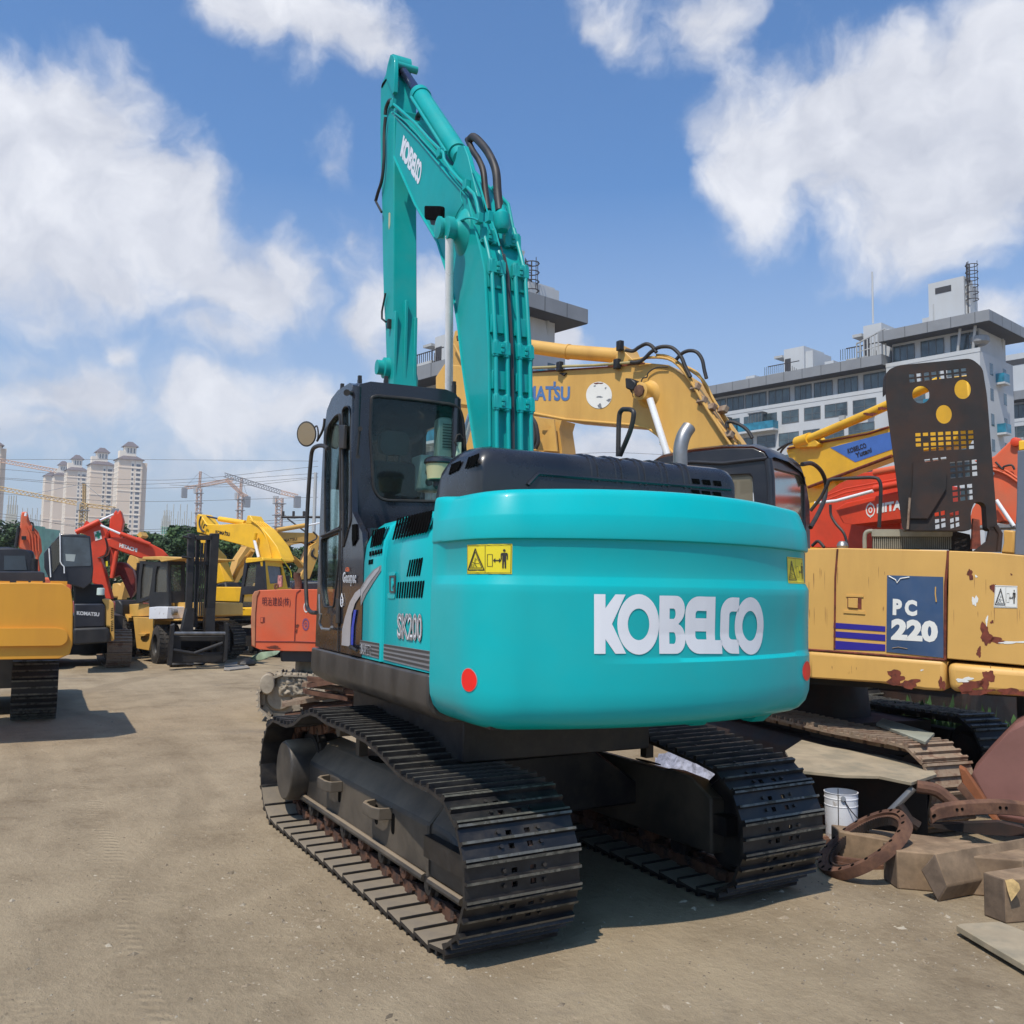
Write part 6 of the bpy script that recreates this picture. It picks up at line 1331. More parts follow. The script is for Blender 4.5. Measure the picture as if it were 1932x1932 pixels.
tb('hose', cH, ((475, 745), (540, 740), (600, 790), (630, 870), (625, 960), (590, 1050), (530, 1160)), QCr, .03, rub, Q, .1, 5)
tb('side_rail', cH, ((530, 1050), (600, 960), (640, 880), (670, 845), (830, 835), (940, 832), (980, 850), (992, 920), (980, 1160)), pl_at(ID, 1600, 930, 10.5, 53.5), .020, rub, Q, 0, 3)
# boom
QB = pl_at(ID, 1400, 840, 12.6, 53.5)
bm_ = tp('boom', cF, ((-480, 470), (-420, 380), (160, 432), (700, 395), (830, 375), (960, 370), (1120, 385), (1250, 470), (1380, 650), (1560, 900), (1640, 975), (1270, 985), (1160, 1000), (1110, 950), (1050, 870), (980, 820), (880, 800), (760, 790), (420, 762), (170, 715), (-480, 640)), QB, .55, yelP, Q, 0, .015)
tp('boom_edge', cF, ((160, 432), (700, 395), (960, 370), (960, 378), (700, 406), (160, 443)), QB, .01, rtP, bm_, .006)
tb('boom_rim', cF, ((170, 715), (420, 762), (760, 790), (880, 800), (980, 820), (1050, 870), (1160, 1000)), QB, .02, yelP, bm_, 0)
ax_ = tb('arm_cylinder', cF, ((-200, 235), (160, 258), (420, 295), (760, 322)), QB, .115, yelP, Q, -.28, n=24); tb('cylinder_cap', cF, ((760, 322), (830, 330)), QB, .13, yelP, ax_, -.28, n=20); tb('cylinder_band', cF, ((425, 295), (440, 297)), QB, .125, yelP, ax_, -.28, n=20)
tp('cylinder_mount', cF, ((780, 260), (800, 245), (820, 290), (880, 350), (960, 372), (700, 395), (760, 340)), QB, .5, yelP, bm_, 0, .01)
tb('pipe', cF, ((160, 408), (380, 398), (620, 388), (860, 370)), QB, .022, M('dull brass pipe', (.36, .30, .14), .5, var=.2), bm_, .05)
for p in ((375, 398), (770, 380), (790, 255)): mb = MB(); mb.box(QB.pt(*cF(*p), off=.06), (.10, .08, .15)); B('pipe_clamp', mb, blkF, bm_, bevel=.01)
tp('triangular_plate', cF, ((365, 440), (420, 440), (400, 462)), QB, .03, blkF, bm_, .03)  # small dark triangular plate against the boom side, just below its top edge
for pts, r_ in ((((865, 370), (920, 365), (960, 340), (1000, 300), (1050, 268), (1110, 260), (1160, 275), (1210, 330), (1240, 400), (1275, 470)), .028), (((830, 285), (880, 290), (920, 265), (970, 242), (1010, 258), (1040, 300)), .028), (((1175, 350), (1220, 305), (1270, 288), (1320, 300), (1355, 350), (1370, 420), (1385, 480)), .026), (((1530, 820), (1525, 785), (1560, 778), (1620, 800), (1670, 840), (1700, 890)), .024)): tb('hose', cF, pts, QB, r_, rub, bm_, .1, 5)
for k, pts in enumerate((((1040, 318), (1120, 328), (1210, 385), (1280, 480), (1340, 600), (1420, 720), (1500, 860), (1560, 945)), ((880, 352), (1000, 335), (1120, 345), (1200, 400), (1290, 520), (1370, 660), (1480, 830), (1560, 950)), ((1250, 400), (1330, 450), (1390, 560), (1460, 680), (1560, 850), (1640, 950)), ((1230, 390), (1360, 490), (1430, 620), (1520, 760), (1600, 900), (1625, 950)))): tb('pipe', cF, pts, QB, .020, yelP, bm_, .04+.03*k-.2*(k > 1), 3)
for p in ((1310, 540), (1420, 680), (1500, 695), (1540, 870), (1355, 630)): mb = MB(); mb.box(QB.pt(*cF(*p), off=.03), (.14, .08, .10), tilt=('X', .5)); B('pipe_clamp', mb, tanT, bm_, bevel=.01)
mb = MB(); c_ = QB.pt(*cF(985, 588)); mb.lathe([(0, .19), (.02, .17), (.06, .135), (.10, .12), (.26, .12), (.27, .09)], c_, tuple(QB.n), 26, 1.1); B('pin_boss', mb, yelP, bm_)
mb = MB(); mb.lathe([(.271, .085), (.30, .08), (.31, .05)], c_, tuple(QB.n), 8, 1.1); B('pin_nut', mb, rustM, bm_)
tb('cylinder_rod', cF, ((995, 620), (1118, 1010)), QB, .05, chrome, Q, .2, n=20)
tb('cable', cF, ((960, 560), (935, 520), (945, 480), (975, 470), (985, 440), (1040, 405), (1120, 400)), QB, .010, rub, bm_, .04, 4)
tp('work_lamp', cF, ((822, 475), (870, 478), (900, 505), (896, 550), (862, 562), (826, 545)), QB, .22, blkF, bm_, .30, .02); tb('lamp_stem', cF, ((865, 560), (880, 580), (885, 605)), QB, .018, blkF, bm_, .2)
mb = MB(); mb.sheet(cc(cF, *circ(645, 594, 89, 92, 40)), QB.at(.006)); WD = B('round_decal', mb, whV, bm_)
for k, (x, y, rx, ry) in enumerate(((712, 628, 14, 8), (650, 668, 16, 12), (640, 512, 26, 5), (648, 605, 16, 6), (615, 530, 7, 4), (690, 545, 6, 5))): patch(cF, x, y, rx, ry, QB, .008, greyv if k != 2 else rtP, WD, k+5, 'decal_scrap')
bld = M('faded blue lettering', (.07, .16, .36), .5, var=.12)
text('lettering', 'KOMATSU', cc(cF, (0, 527), (446, 533), (443, 634), (0, 628)), QB.at(.006), bld, bm_, bold=.035); tp('lettering_tick', cF, ((332, 500), (348, 501), (346, 532), (331, 531)), QB, .002, bld, bm_, .006)
# its arm, reaching down behind the teal boom
QA = pl_at(ID, 900, 700, 19.5, 53.5)
am = tp('arm', c2, ((893, 650), (905, 600), (930, 590), (960, 640), (1460, 1250), (1720, 1280), (1700, 1350), (1722, 1500), (1720, 1930), (880, 1930), (885, 700)), QA, .5, yelP, Q, -.1)
tb('arm_pin', c2, ((930, 640), (935, 670)), QA, .05, rustM, am, .0); tb('arm_rim', c2, ((895, 700), (960, 830)), QA, .03, yelP, am, .0)
tp('arm_plate', c2, ((1545, 1270), (1660, 1275), (1685, 1520), (1500, 1510), (1640, 1330)), QA, .04, yelP, am, .06); tb('arm_pin', c2, ((1490, 1330), (1490, 1400)), QA, .08, rtP, am, .1, n=16)
for pts in (((1490, 1260), (1520, 1310), (1535, 1380), (1540, 1450), (1520, 1500)), ((1485, 1280), (1505, 1340), (1515, 1420), (1500, 1500)), ((960, 980), (975, 1000), (970, 1040))): tb('hose', c2, pts, QA, .04, rub, am, .3, 4)
# tracks
fa = math.radians(20.5)+yaw; dq = Vector((math.cos(fa), math.sin(fa), 0)); nq = Vector((-dq.y, dq.x, 0))
e1 = atZ(1745, 1404, .80); e1.z = 0; e1 = e1-dq*.0; e2 = atZ(1838, 1352, .80); e2.z = 0
nt1 = simple_track(Q, e1+nq*.0, e1+nq*.0+dq*4.2, .55, .80, tanT, rustD, 44, 'near_track', sag=.03)
simple_track(Q, e2, e2+dq*4.4, .55, .80, blkF, rustD, 44, 'far_track', sag=.03)
mb = MB(); cm = (e1+e2)/2+dq*2.2; mb.lathe([(.3, .7), (.8, .65), (1.25, .6)], cm, (0, 0, 1), 24); mb.box(cm+Vector((0, 0, .5)), (2.0, 1.8, .4), rot=fa); B('undercarriage', mb, rustD, Q)
# ---------------------------------------------------------------- yellow boom with blue band behind
KZ = pl_at(ID, 1600, 830, 17, 20)
Z_ = thing('excavator', Vector((atD(1600, 830, 17).x, atD(1600, 830, 17).y, 0)), 'yellow excavator boom with blue band and black lettering, behind the black hood', 'excavator')
zb = tp('boom', cG, ((505, 1105), (520, 1075), (1000, 985), (1115, 955), (1480, 800), (1500, 660), (1590, 650), (1610, 880), (1500, 1080), (1140, 1135), (640, 1325), (560, 1240)), KZ, .35, yelB, Z_, 0, .02)
tb('boom_cylinder', cG, ((640, 1035), (960, 900), (1120, 828), (1420, 690)), KZ, .085, yelB, Z_, .05, n=20); tb('cylinder_eye', cG, ((575, 1055), (650, 1030)), KZ, .12, yelB, Z_, .05, n=18); tp('cylinder_mount', cG, ((560, 1085), (590, 1010), (640, 1000), (700, 1060), (690, 1080)), KZ, .3, yelB, zb, .1, .02)
patch(cG, 1010, 885, 30, 12, KZ, .137, rtP, Z_, 3); patch(cG, 1080, 850, 22, 12, KZ, .137, rtP, Z_, 4); tb('boom_rim', cG, ((515, 1090), (1000, 1000), (1118, 962)), KZ, .018, rtP, zb, .02); tb('boom_rim', cG, ((640, 1322), (1140, 1135)), KZ, .03, rtP, zb, .0)
tp('blue_band', cG, ((770, 1085), (1140, 988), (1140, 1095), (920, 1172)), KZ, .003, bluL, zb, .006)
text('lettering', 'KOBELCO', cc(cG, (872, 1092), (980, 1055), (990, 1085), (876, 1122)), KZ.at(.012), blV, zb, bold=.03); text('lettering', 'Yutani', cc(cG, (918, 1118), (1015, 1082), (1020, 1112), (924, 1148)), KZ.at(.012), blV, zb, bold=.03)
for pts in (((455, 1100), (500, 1070), (560, 1048), (610, 1046)), ((470, 1120), (485, 1095), (520, 1060))): tb('hose', cG, pts, KZ, .022, rub, Z_, .1, 4)
mb = MB(); b0 = atD(1560, 930, 18); mb.box((b0.x, b0.y, 1.3), (3, 2.6, 2.0), rot=-.3); B('body', mb, yelB, Z_, bevel=.08); ft = atD(1510, 905, 17.4); mb = MB(); mb.prism(cc(ID, (1490, 850), (1560, 880), (1600, 960), (1600, 1040), (1500, 1040)), KZ.at(-.1), tuple(-KZ.n*.4)); B('boom_foot', mb, yelB, Z_)
# ---------------------------------------------------------------- orange excavator, booms folded
OZ = pl_at(ID, 1600, 960, 14.5, 35)
O_ = thing('excavator', Vector((atD(1640, 1000, 15).x, atD(1640, 1000, 15).y, 0)), 'orange red excavator with white lettering and a round emblem on its arm', 'excavator')
tp('boom', cH, ((505, 1290), (520, 1040), (600, 960), (720, 870), (880, 800), (1100, 770), (1130, 1300)), OZ, .5, redP, O_, -.5, .01)
ob = tp('arm', cH, ((690, 1040), (760, 995), (1110, 920), (1420, 880), (1420, 1080), (1130, 1110), (830, 1145), (740, 1130)), OZ, .4, redP, O_, 0, .02)
tb('arm_cylinder', cH, ((950, 800), (1090, 775), (1400, 740)), OZ, .055, oraP, O_, .05, n=18); tb('arm_cylinder', cH, ((950, 905), (1130, 870)), OZ, .05, redP, O_, .1, n=18); tb('cylinder_rod', cH, ((560, 1000), (700, 985), (940, 920)), OZ, .026, chrome, O_, .1, n=14)
for y in (0, 26): tb('pipe', cH, ((600, 965+y), (760, 905+y), (1110, 840+y)), OZ, .014, redP, ob, .05)
tb('hose', cH, ((660, 1010), (665, 1080), (700, 1140), (750, 1200), (775, 1290)), OZ, .022, rub, O_, .2, 4); tb('hose', cH, ((540, 1280), (580, 1250), (620, 1290)), OZ, .025, rub, O_, .2, 4)
mb = MB(); mb.prism([cc(cH, *circ(923, 1045, 30, 46, 24)), cc(cH, *circ(923, 1045, 24, 36, 24))], OZ.at(.006), tuple(-OZ.n*.003)); mb.prism([cc(cH, *circ(923, 1045, 13, 20, 20)), cc(cH, *circ(923, 1045, 7, 11, 20))], OZ.at(.006), tuple(-OZ.n*.003)); mb.prism(cc(cH, (919, 995), (927, 995), (926, 1012), (920, 1012)), OZ.at(.006), tuple(-OZ.n*.003)); mb.prism(cc(cH, (919, 1080), (927, 1080), (926, 1096), (920, 1096)), OZ.at(.006), tuple(-OZ.n*.003)); B('emblem', mb, whV, ob)
text('lettering', 'HITACHI', cc(cH, (965, 1005), (1240, 960), (1240, 1025), (965, 1068)), OZ.at(.006), whV, ob, bold=.05)
mb = MB(); b0 = atD(1620, 1020, 16); mb.box((b0.x+1.5, b0.y, 1.6), (3.6, 2.8, 1.3), rot=.1); B('body', mb, redP, O_, bevel=.08)
simple_track(O_, (b0.x-.6, b0.y+1.0, 0), (b0.x+2.8, b0.y+1.2, 0), .6, .9, blkF, blkF, 30)
# second orange machine by the right edge
OZ2 = pl_at(ID, 1895, 900, 12.6, 50)
O2_ = thing('excavator', Vector((atD(1900, 950, 12.8).x, atD(1900, 950, 12.8).y, 0)), 'orange red excavator boom with bright cylinder rod, right of the black hood', 'excavator')
tp('boom', cH, ((1600, 720), (1735, 692), (1830, 600), (1880, 568), (1912, 575), (1905, 640), (1895, 760), (1950, 800), (1950, 1160), (1800, 1120), (1560, 1170), (1590, 1040), (1740, 800)), OZ2, .5, oraP, O2_, 0, .02)
for y in (0, 22): tb('pipe', cH, ((1640, 770+y*.5), (1740, 760+y), (1820, 790+y), (1893, 840+y)), OZ2, .015, oraP, O2_, .04, 3)
tb('cylinder_rod', cH, ((1750, 980), (1865, 1150)), OZ2, .026, chrome, O2_, .1, n=16); mb = MB(); c_ = OZ2.pt(*cH(1880, 600)); mb.lathe([(0, .06), (.06, .06), (.07, .03)], c_, tuple(OZ2.n), 18); B('pin_boss', mb, redP, O2_)
tb('hose', cH, ((1745, 730), (1790, 775), (1800, 760), (1850, 750), (1870, 780)), OZ2, .014, rub, O2_, .06, 3)
tp('yellow_box', cH, ((1795, 1175), (1870, 1180), (1868, 1335), (1780, 1330), (1798, 1260)), pl_at(ID, 1905, 1020, 11, 50), .5, yelP, O2_, 0, .02); tp('bracket', cH, ((1620, 1150), (1760, 1130), (1870, 1150), (1870, 1165), (1620, 1170)), OZ2, .3, M('grey bracket', (.2, .2, .2), .6), O2_, .1, .02)
mb = MB(); b0 = atD(1880, 1050, 13.6); mb.box((b0.x+2, b0.y-1, 1.75), (2.6, 2.6, 1.2), rot=.1); mb.box((b0.x+2, b0.y-1, .6), (2.6, 2.0, 1.1), rot=.1); B('body', mb, rustD, O2_, bevel=.08)
cpl = pl_at(ID, 1925, 940, 10.6, 60); cz = cpl.pt(1930, 1000); gp = thing('cab_door', Vector((cz.x, cz.y, 0)), 'blue grey steel cab post standing at the right edge above the rusty counterweight', 'cab post')
tp('post', cH, ((1890, 655), (1945, 650), (1945, 1345), (1868, 1340), (1885, 1000)), cpl, .12, M('blue grey paint', (.10, .125, .17), .5, var=.1), gp, 0, .01); tp('post_cap', cH, ((1898, 590), (1945, 585), (1945, 648), (1898, 655)), cpl, .3, yelB, gp, 0, .01); mb = MB(); mb.cyl((cz.x, cz.y, 0), (cz.x, cz.y, 2.2), .12, n=10); B('post_foot', mb, blkF, gp)
# ---------------------------------------------------------------- yellow machine at the left edge
LS = pl_at(ID, 136, 1170, 12.8, 117)
LE = thing('excavator', atZ(80, 1365, 0), 'amber yellow excavator cut off by the left edge, seen from behind', 'excavator')
hull_box('counterweight', LS, ID, ((-160, 1101), (60, 1099), (118, 1101), (134, 1112), (138, 1140), (137, 1215), (132, 1234), (112, 1243), (-160, 1247)), 2.4, ambr, LE, .10, 5)
mb = MB(); mb.prism(rpoly(cc(ID, (-160, 1186), (110, 1185), (127, 1190), (128, 1208), (118, 1218), (-160, 1221)), 8), LS.at(.05), tuple(-LS.n*.1)); B('counterweight_rib', mb, ambr, LE, bevel=.045, seg=4)
hull_box('engine_cowl', LS, cB, ((-400, 505), (300, 505), (340, 515), (348, 590), (-400, 590)), 1.4, cabB, LE, .05, off=-.5)
hull_box('cab', LS, cB, ((-300, 325), (60, 318), (240, 345), (262, 360), (268, 510), (-300, 510)), 1.4, cabB, LE, .06, off=-1.2); mb = MB(); mb.sheet(cc(cB, (30, 385), (190, 385), (205, 495), (30, 495)), LS.at(-1.18)); B('rear_window', mb, M('cab window glass', (.03, .045, .06), .08, var=.3, spec=.8), LE)
tb('exhaust_pipe', cB, ((262, 505), (262, 430), (266, 410)), LS, .05, blkF, LE, -1.0, n=16)
mb = MB()
for x in (28, 170, 280, 430, 468): mb.box(LS.pt(*cB(x, 596), off=-.3), (.14, .14, .06))
BS('lifting_lug', mb, ambr, LE)
lv = yaw+math.radians(27); dl_ = Vector((math.cos(lv), math.sin(lv), 0)); lc = atZ(62, 1362, 0)
simple_track(LE, lc+dl_*.4, lc+dl_*4.0, .66, 1.12, blkF, blkF, 40); simple_track(LE, lc+dl_*.4+Vector((-dl_.y, dl_.x, 0))*2.1, lc+dl_*4.0+Vector((-dl_.y, dl_.x, 0))*2.1, .66, 1.12, blkF, blkF, 40)
mb = MB(); c_ = lc+dl_*2.2+Vector((-dl_.y, dl_.x, 0))*1.05; mb.lathe([(.4, .9), (1.3, .8)], c_, (0, 0, 1), 20); mb.box(c_+Vector((0, 0, .7)), (2.6, 2.2, .5), rot=lv); B('undercarriage', mb, blkF, LE)
# ---------------------------------------------------------------- black and yellow machine with high cab
MS = pl_at(ID, 170, 1180, 22.6, 114); MX = thing('excavator', atZ(170, 1262, 0), 'small excavator with high black cab and black rear cover, left of the forklift', 'excavator')
mcab = tp('cab', cB, ((335, 365), (460, 218), (600, 222), (690, 236), (712, 480), (702, 590), (640, 640), (560, 612), (480, 592), (385, 588), (338, 480)), MS, 1.2, cabB, MX, .1, .06)
mb = MB(); mb.sheet(rpoly(cc(cB, (470, 240), (680, 250), (698, 462), (475, 470)), 3), MS.at(.115)); B('rear_window', mb, M('cab window glass b', (.045, .06, .075), .06, var=.4, spec=.9), mcab)
mb = MB(); mb.sheet(cc(cB, (390, 290), (455, 252), (458, 440), (402, 520)), MS.at(.115)); B('side_window', mb, gdusty, mcab)
mb = MB(); mb.sheet(cc(cB, (500, 372), (578, 376), (568, 430), (504, 425)), MS.at(.12)); B('window_reflector', mb, M('pale card', (.32, .36, .35), .6), mcab)
tb('cab_rail', cB, ((459, 212), (461, 430), (470, 450), (490, 470), (492, 520)), MS, .014, chrome, mcab, .16); tb('cab_rail', cB, ((375, 330), (382, 450), (388, 550)), MS, .014, chrome, mcab, .14)
hull_box('engine_bay', MS, cB, ((560, 600), (790, 605), (800, 700), (800, 770), (565, 770)), 1.6, blkF, MX, .04, off=-.4)
mb = MB(); c_ = MS.pt(*cB(770, 660), off=.05); mb.lathe([(-.09, .06), (-.08, .09), (.08, .09), (.09, .06)], c_, (0, 0, 1), 18); B('air_filter', mb, palep, MX)
hull_box('rear_cover', MS, cB, ((566, 752), (790, 752), (805, 770), (803, 930), (568, 938)), 1.2, cabB, MX, .07, off=.05); text('lettering', 'KOMATSU', cc(cB, (587, 808), (760, 820), (758, 850), (587, 838)), MS.at(.057), M('silver letters', (.5, .5, .5), .4), MX, bold=.04)
hull_box('bumper', MS, cB, ((560, 940), (820, 930), (842, 960), (838, 1050), (560, 1068)), 1.4, blkF, MX, .06, off=.14)
hull_box('side_cover', MS, cB, ((776, 716), (845, 720), (872, 745), (876, 1035), (846, 1038), (840, 935), (806, 930), (804, 770)), 1.2, yelP, MX, .05, off=.0)
mb = MB()
for k in range(6): mb.prism(cc(cB, (848, 790+k*14), (866, 784+k*14), (866, 790+k*14), (848, 797+k*14)), MS.at(.004), tuple(-MS.n*.004)); mb.prism(cc(cB, (848, 885+k*14), (866, 880+k*14), (866, 886+k*14), (848, 892+k*14)), MS.at(.004), tuple(-MS.n*.004))
B('vent_grille', mb, hole, MX)
mb = MB(); c_ = atZ(224, 1261, 0); mv = yaw+math.radians(28); dm = Vector((math.cos(mv), math.sin(mv), 0)); nm_ = Vector((-dm.y, dm.x, 0))
simple_track(MX, c_+dm*.4, c_+dm*3.2, .6, .95, tanT, blkF, 34); simple_track(MX, c_+dm*.4+nm_*1.75, c_+dm*3.2+nm_*1.75, .6, .95, tanT, blkF, 34)
mb.lathe([(.3, .8), (1.15, .7)], c_+dm*1.8+nm_*.9, (0, 0, 1), 18); mb.box(c_+dm*1.8+nm_*.9+Vector((0, 0, 1.1)), (2.4, 2.0, .5), rot=mv); B('undercarriage', mb, blkF, MX)
# ---------------------------------------------------------------- red folding-boom machine with the green cross
RS = pl_at(ID, 190, 1050, 29, 108); RX = thing('excavator', Vector((atD(200, 1050, 29).x, atD(200, 1050, 29).y, 0)), 'bright red excavator with folded boom, white lettering and a green cross sticker', 'excavator')
rm = tp('boom', cA, ((850, 1100), (1120, 980), (1180, 1040), (1235, 1110), (1215, 1180), (1240, 1290), (1215, 1370), (1150, 1400), (1175, 1480), (1285, 1885), (1215, 1885), (1180, 1740), (1060, 1700), (1055, 1350), (1035, 1190), (985, 1140)), RS, .8, redP, RX, .0, .03)
tp('arm_top', cA, ((1330, 858), (1350, 895), (1368, 858), (1385, 868), (1416, 985), (1392, 1110), (1390, 1180), (1255, 1180), (1252, 1080), (1262, 960)), RS, .6, redP, RX, -.6, .03)
rb2 = tp('arm', cA, ((1225, 1190), (1330, 1175), (1420, 1180), (1600, 1170), (1740, 1250), (1860, 1310), (1932, 1385), (1800, 1400), (1600, 1410), (1400, 1340), (1250, 1280)), RS, .6, redP, RX, .3, .03)
tp('linkage', cA, ((1265, 1290), (1345, 1310), (1320, 1450), (1285, 1640), (1262, 1640), (1262, 1500)), RS, .4, redP, RX, -.1, .03)
tp('bucket', cA, ((1290, 1640), (1300, 1500), (1345, 1455), (1440, 1460), (1520, 1540), (1555, 1650), (1550, 1790), (1500, 1870), (1420, 1680), (1370, 1600)), RS, 1.0, darkred, RX, -1.0, .05); tp('bucket_arm', cA, ((1400, 1660), (1440, 1650), (1540, 1800), (1500, 1880)), RS, .3, darkred, RX, -.9)
tb('cylinder_rod', cA, ((1150, 978), (1305, 908)), RS, .035, chrome, RX, -.1); tb('cylinder_rod', cA, ((1155, 1035), (1385, 1135)), RS, .035, chrome, RX, .4); tb('boom_cylinder', cA, ((870, 1115), (1140, 985)), RS, .08, redP, RX, .1, n=14); tb('arm_cylinder', cA, ((1380, 1130), (1720, 1255)), RS, .07, redP, RX, .4, n=14); tb('boom_cylinder', cA, ((1340, 1330), (1285, 1640)), RS, .07, redP, RX, .2, n=14); tp('boom_hump', cA, ((930, 1080), (990, 980), (1040, 1015)), RS, .3, redP, RX, -.3)
tp('cross_sticker', cA, ((1076, 1110), (1150, 1090), (1170, 1190), (1095, 1214)), RS, .01, whV, rm, .012)
mb = MB(); mb.sheet(cc(cA, (1103, 1108), (1133, 1100), (1137, 1122), (1158, 1117), (1162, 1146), (1143, 1152), (1148, 1180), (1120, 1190), (1115, 1164), (1092, 1170), (1087, 1140), (1108, 1134)), RS.at(.02)); B('green_cross', mb, grnV, rm)
text('lettering', 'HITACHI', cc(cA, (1372, 1238), (1576, 1300), (1572, 1345), (1368, 1285)), RS.at(.306), whV, rb2, bold=.05); tp('service_mark', cA, ((1214, 1446), (1236, 1446), (1236, 1505), (1214, 1505)), RS, .003, yelv, rm, .006)
tb('hose', cA, ((1205, 1180), (1225, 1260), (1225, 1340), (1190, 1395), (1120, 1410)), RS, .02, rub, rm, .03, 3)
mb = MB(); b0 = atD(205, 1110, 30); mb.box((b0.x, b0.y, 1.0), (3.2, 2.8, 1.2), rot=.2); B('body', mb, darkred, RX, bevel=.08); simple_track(RX, (b0.x-1.4, b0.y+.6, 0), (b0.x+1.6, b0.y+.6, 0), .6, 1.1, blkF, blkF, 24)
FS = pl_at(ID, 50, 1030, 40, 116); FX = thing('excavator', Vector((atD(60, 1060, 40).x, atD(60, 1060, 40).y, 0)), 'orange excavator boom pointing up at the far left, behind the black cab at the edge', 'excavator')
fb_ = tp('boom', cA, ((238, 950), (250, 880), (312, 880), (330, 960), (370, 1040), (440, 1110), (470, 1200), (480, 1330), (440, 1400), (460, 1560), (430, 1560), (400, 1370), (215, 1290), (200, 1110), (230, 1060)), FS, .9, oraP, FX, 0, .04)
for k in range(4): tb('pipe', cA, ((290+k*34, 1040+k*18), (330+k*36, 1130+k*10), (350+k*32, 1330)), FS, .03, oraP, fb_, .06)
tb('cylinder_rod', cA, ((300, 890), (292, 930)), FS, .05, chrome, FX, .1); tb('hose', cA, ((350, 1000), (380, 1020), (375, 1100)), FS, .04, rub, FX, .1, 3); tb('boom_cylinder', cA, ((215, 1060), (180, 1290)), FS, .07, blkF, FX, 0); tp('work_lamp', cA, ((245, 1158), (300, 1158), (302, 1200), (247, 1200)), FS, .2, blkF, fb_, .25); mb = MB(); b0 = atD(60, 1090, 41); mb.box((b0.x, b0.y, 1.5), (3, 3, 1.8)); B('body', mb, oraP, FX, bevel=.1)
# ---------------------------------------------------------------- forklift
GS = pl_at(ID, 330, 1150, 25.2, 62); GF = pl_at(ID, 345, 1150, 25.8, -55); FK = thing('forklift', atZ(330, 1248, 0), 'heavy yellow forklift with closed cab and tall black mast', 'forklift')
GP = pl_at(ID, 300, 1150, 26.0, 50)
hull_box('rear_body', GP, cC, ((480, 1140), (600, 1130), (745, 1135), (745, 1270), (475, 1275)), 2.0, yelP, FK, .06)
tp('fender', cC, ((560, 1280), (680, 1285), (900, 1305), (810, 1320), (775, 1500), (740, 1665), (600, 1640)), GP, .5, yelP, FK, .15, .03); tp('step', cC, ((615, 1470), (715, 1470), (690, 1500), (640, 1500)), GP, .3, yelP, FK, .25, .01); tp('deck', cC, ((670, 1290), (900, 1300), (1080, 1305), (1080, 1330), (700, 1320)), GP, 1.6, yelP, FK, .1, .02)
tp('console', cC, ((745, 1170), (845, 1162), (955, 1165), (950, 1300), (740, 1305)), GP, .6, whiteP, FK, .3, .02)
fc = MB(); fc.prism([cc(cC, (640, 640), (960, 650), (975, 1290), (750, 1290), (745, 1080), (590, 1130), (620, 850)), cc(cC, (672, 670), (790, 690), (775, 850), (745, 1040), (640, 1070), (650, 850)), cc(cC, (835, 700), (870, 700), (945, 710), (945, 995), (805, 995), (815, 800))], GP.at(.1), tuple(-GP.n*.08)); B('cab_frame', fc, blkF, FK); fc = MB(); fc.prism([cc(cC, (955, 640), (1160, 645), (1150, 1120), (975, 1120)), cc(cC, (985, 685), (1120, 690), (1115, 985), (985, 985))], GF.at(.0), tuple(-GF.n*.08)); B('cab_front', fc, blkF, FK)
mb = MB(); mb.sheet(cc(cC, (640, 655), (950, 660), (950, 1000), (640, 1080)), GP.at(.05)); B('side_window', mb, gdusty, FK); mb = MB(); mb.sheet(cc(cC, (970, 670), (1130, 680), (1120, 1000), (970, 1000)), GF.at(-.05)); B('windscreen', mb, gdusty, FK)
fr2 = MB(); a_ = GP.pt(*cC(600, 640), off=-1.5); fr2.prism(cc(cC, (600, 660), (950, 670), (950, 1290), (600, 1140)), GP.at(-1.5), tuple(-GP.n*.05)); B('cab_back', fr2, M('dark cab trim', (.04, .04, .04), .8, var=.3), FK)
hull_box('roof', GP, cC, ((660, 625), (670, 590), (880, 584), (1110, 600), (1110, 618), (950, 640), (880, 652), (860, 628)), 1.7, yelP, FK, .03, off=.15)
hull_box('hood', GP, cC, ((975, 1112), (1385, 1120), (1385, 1270), (975, 1300)), 1.2, yelP, FK, .04, off=-.2)
mb = MB(); c_ = GP.pt(*cC(1035, 1225), off=.1); mb.lathe([(-.08, .05), (-.06, .08), (.06, .08), (.08, .05)], c_, tuple(GP.n), 16); B('head_lamp', mb, steelp, FK)
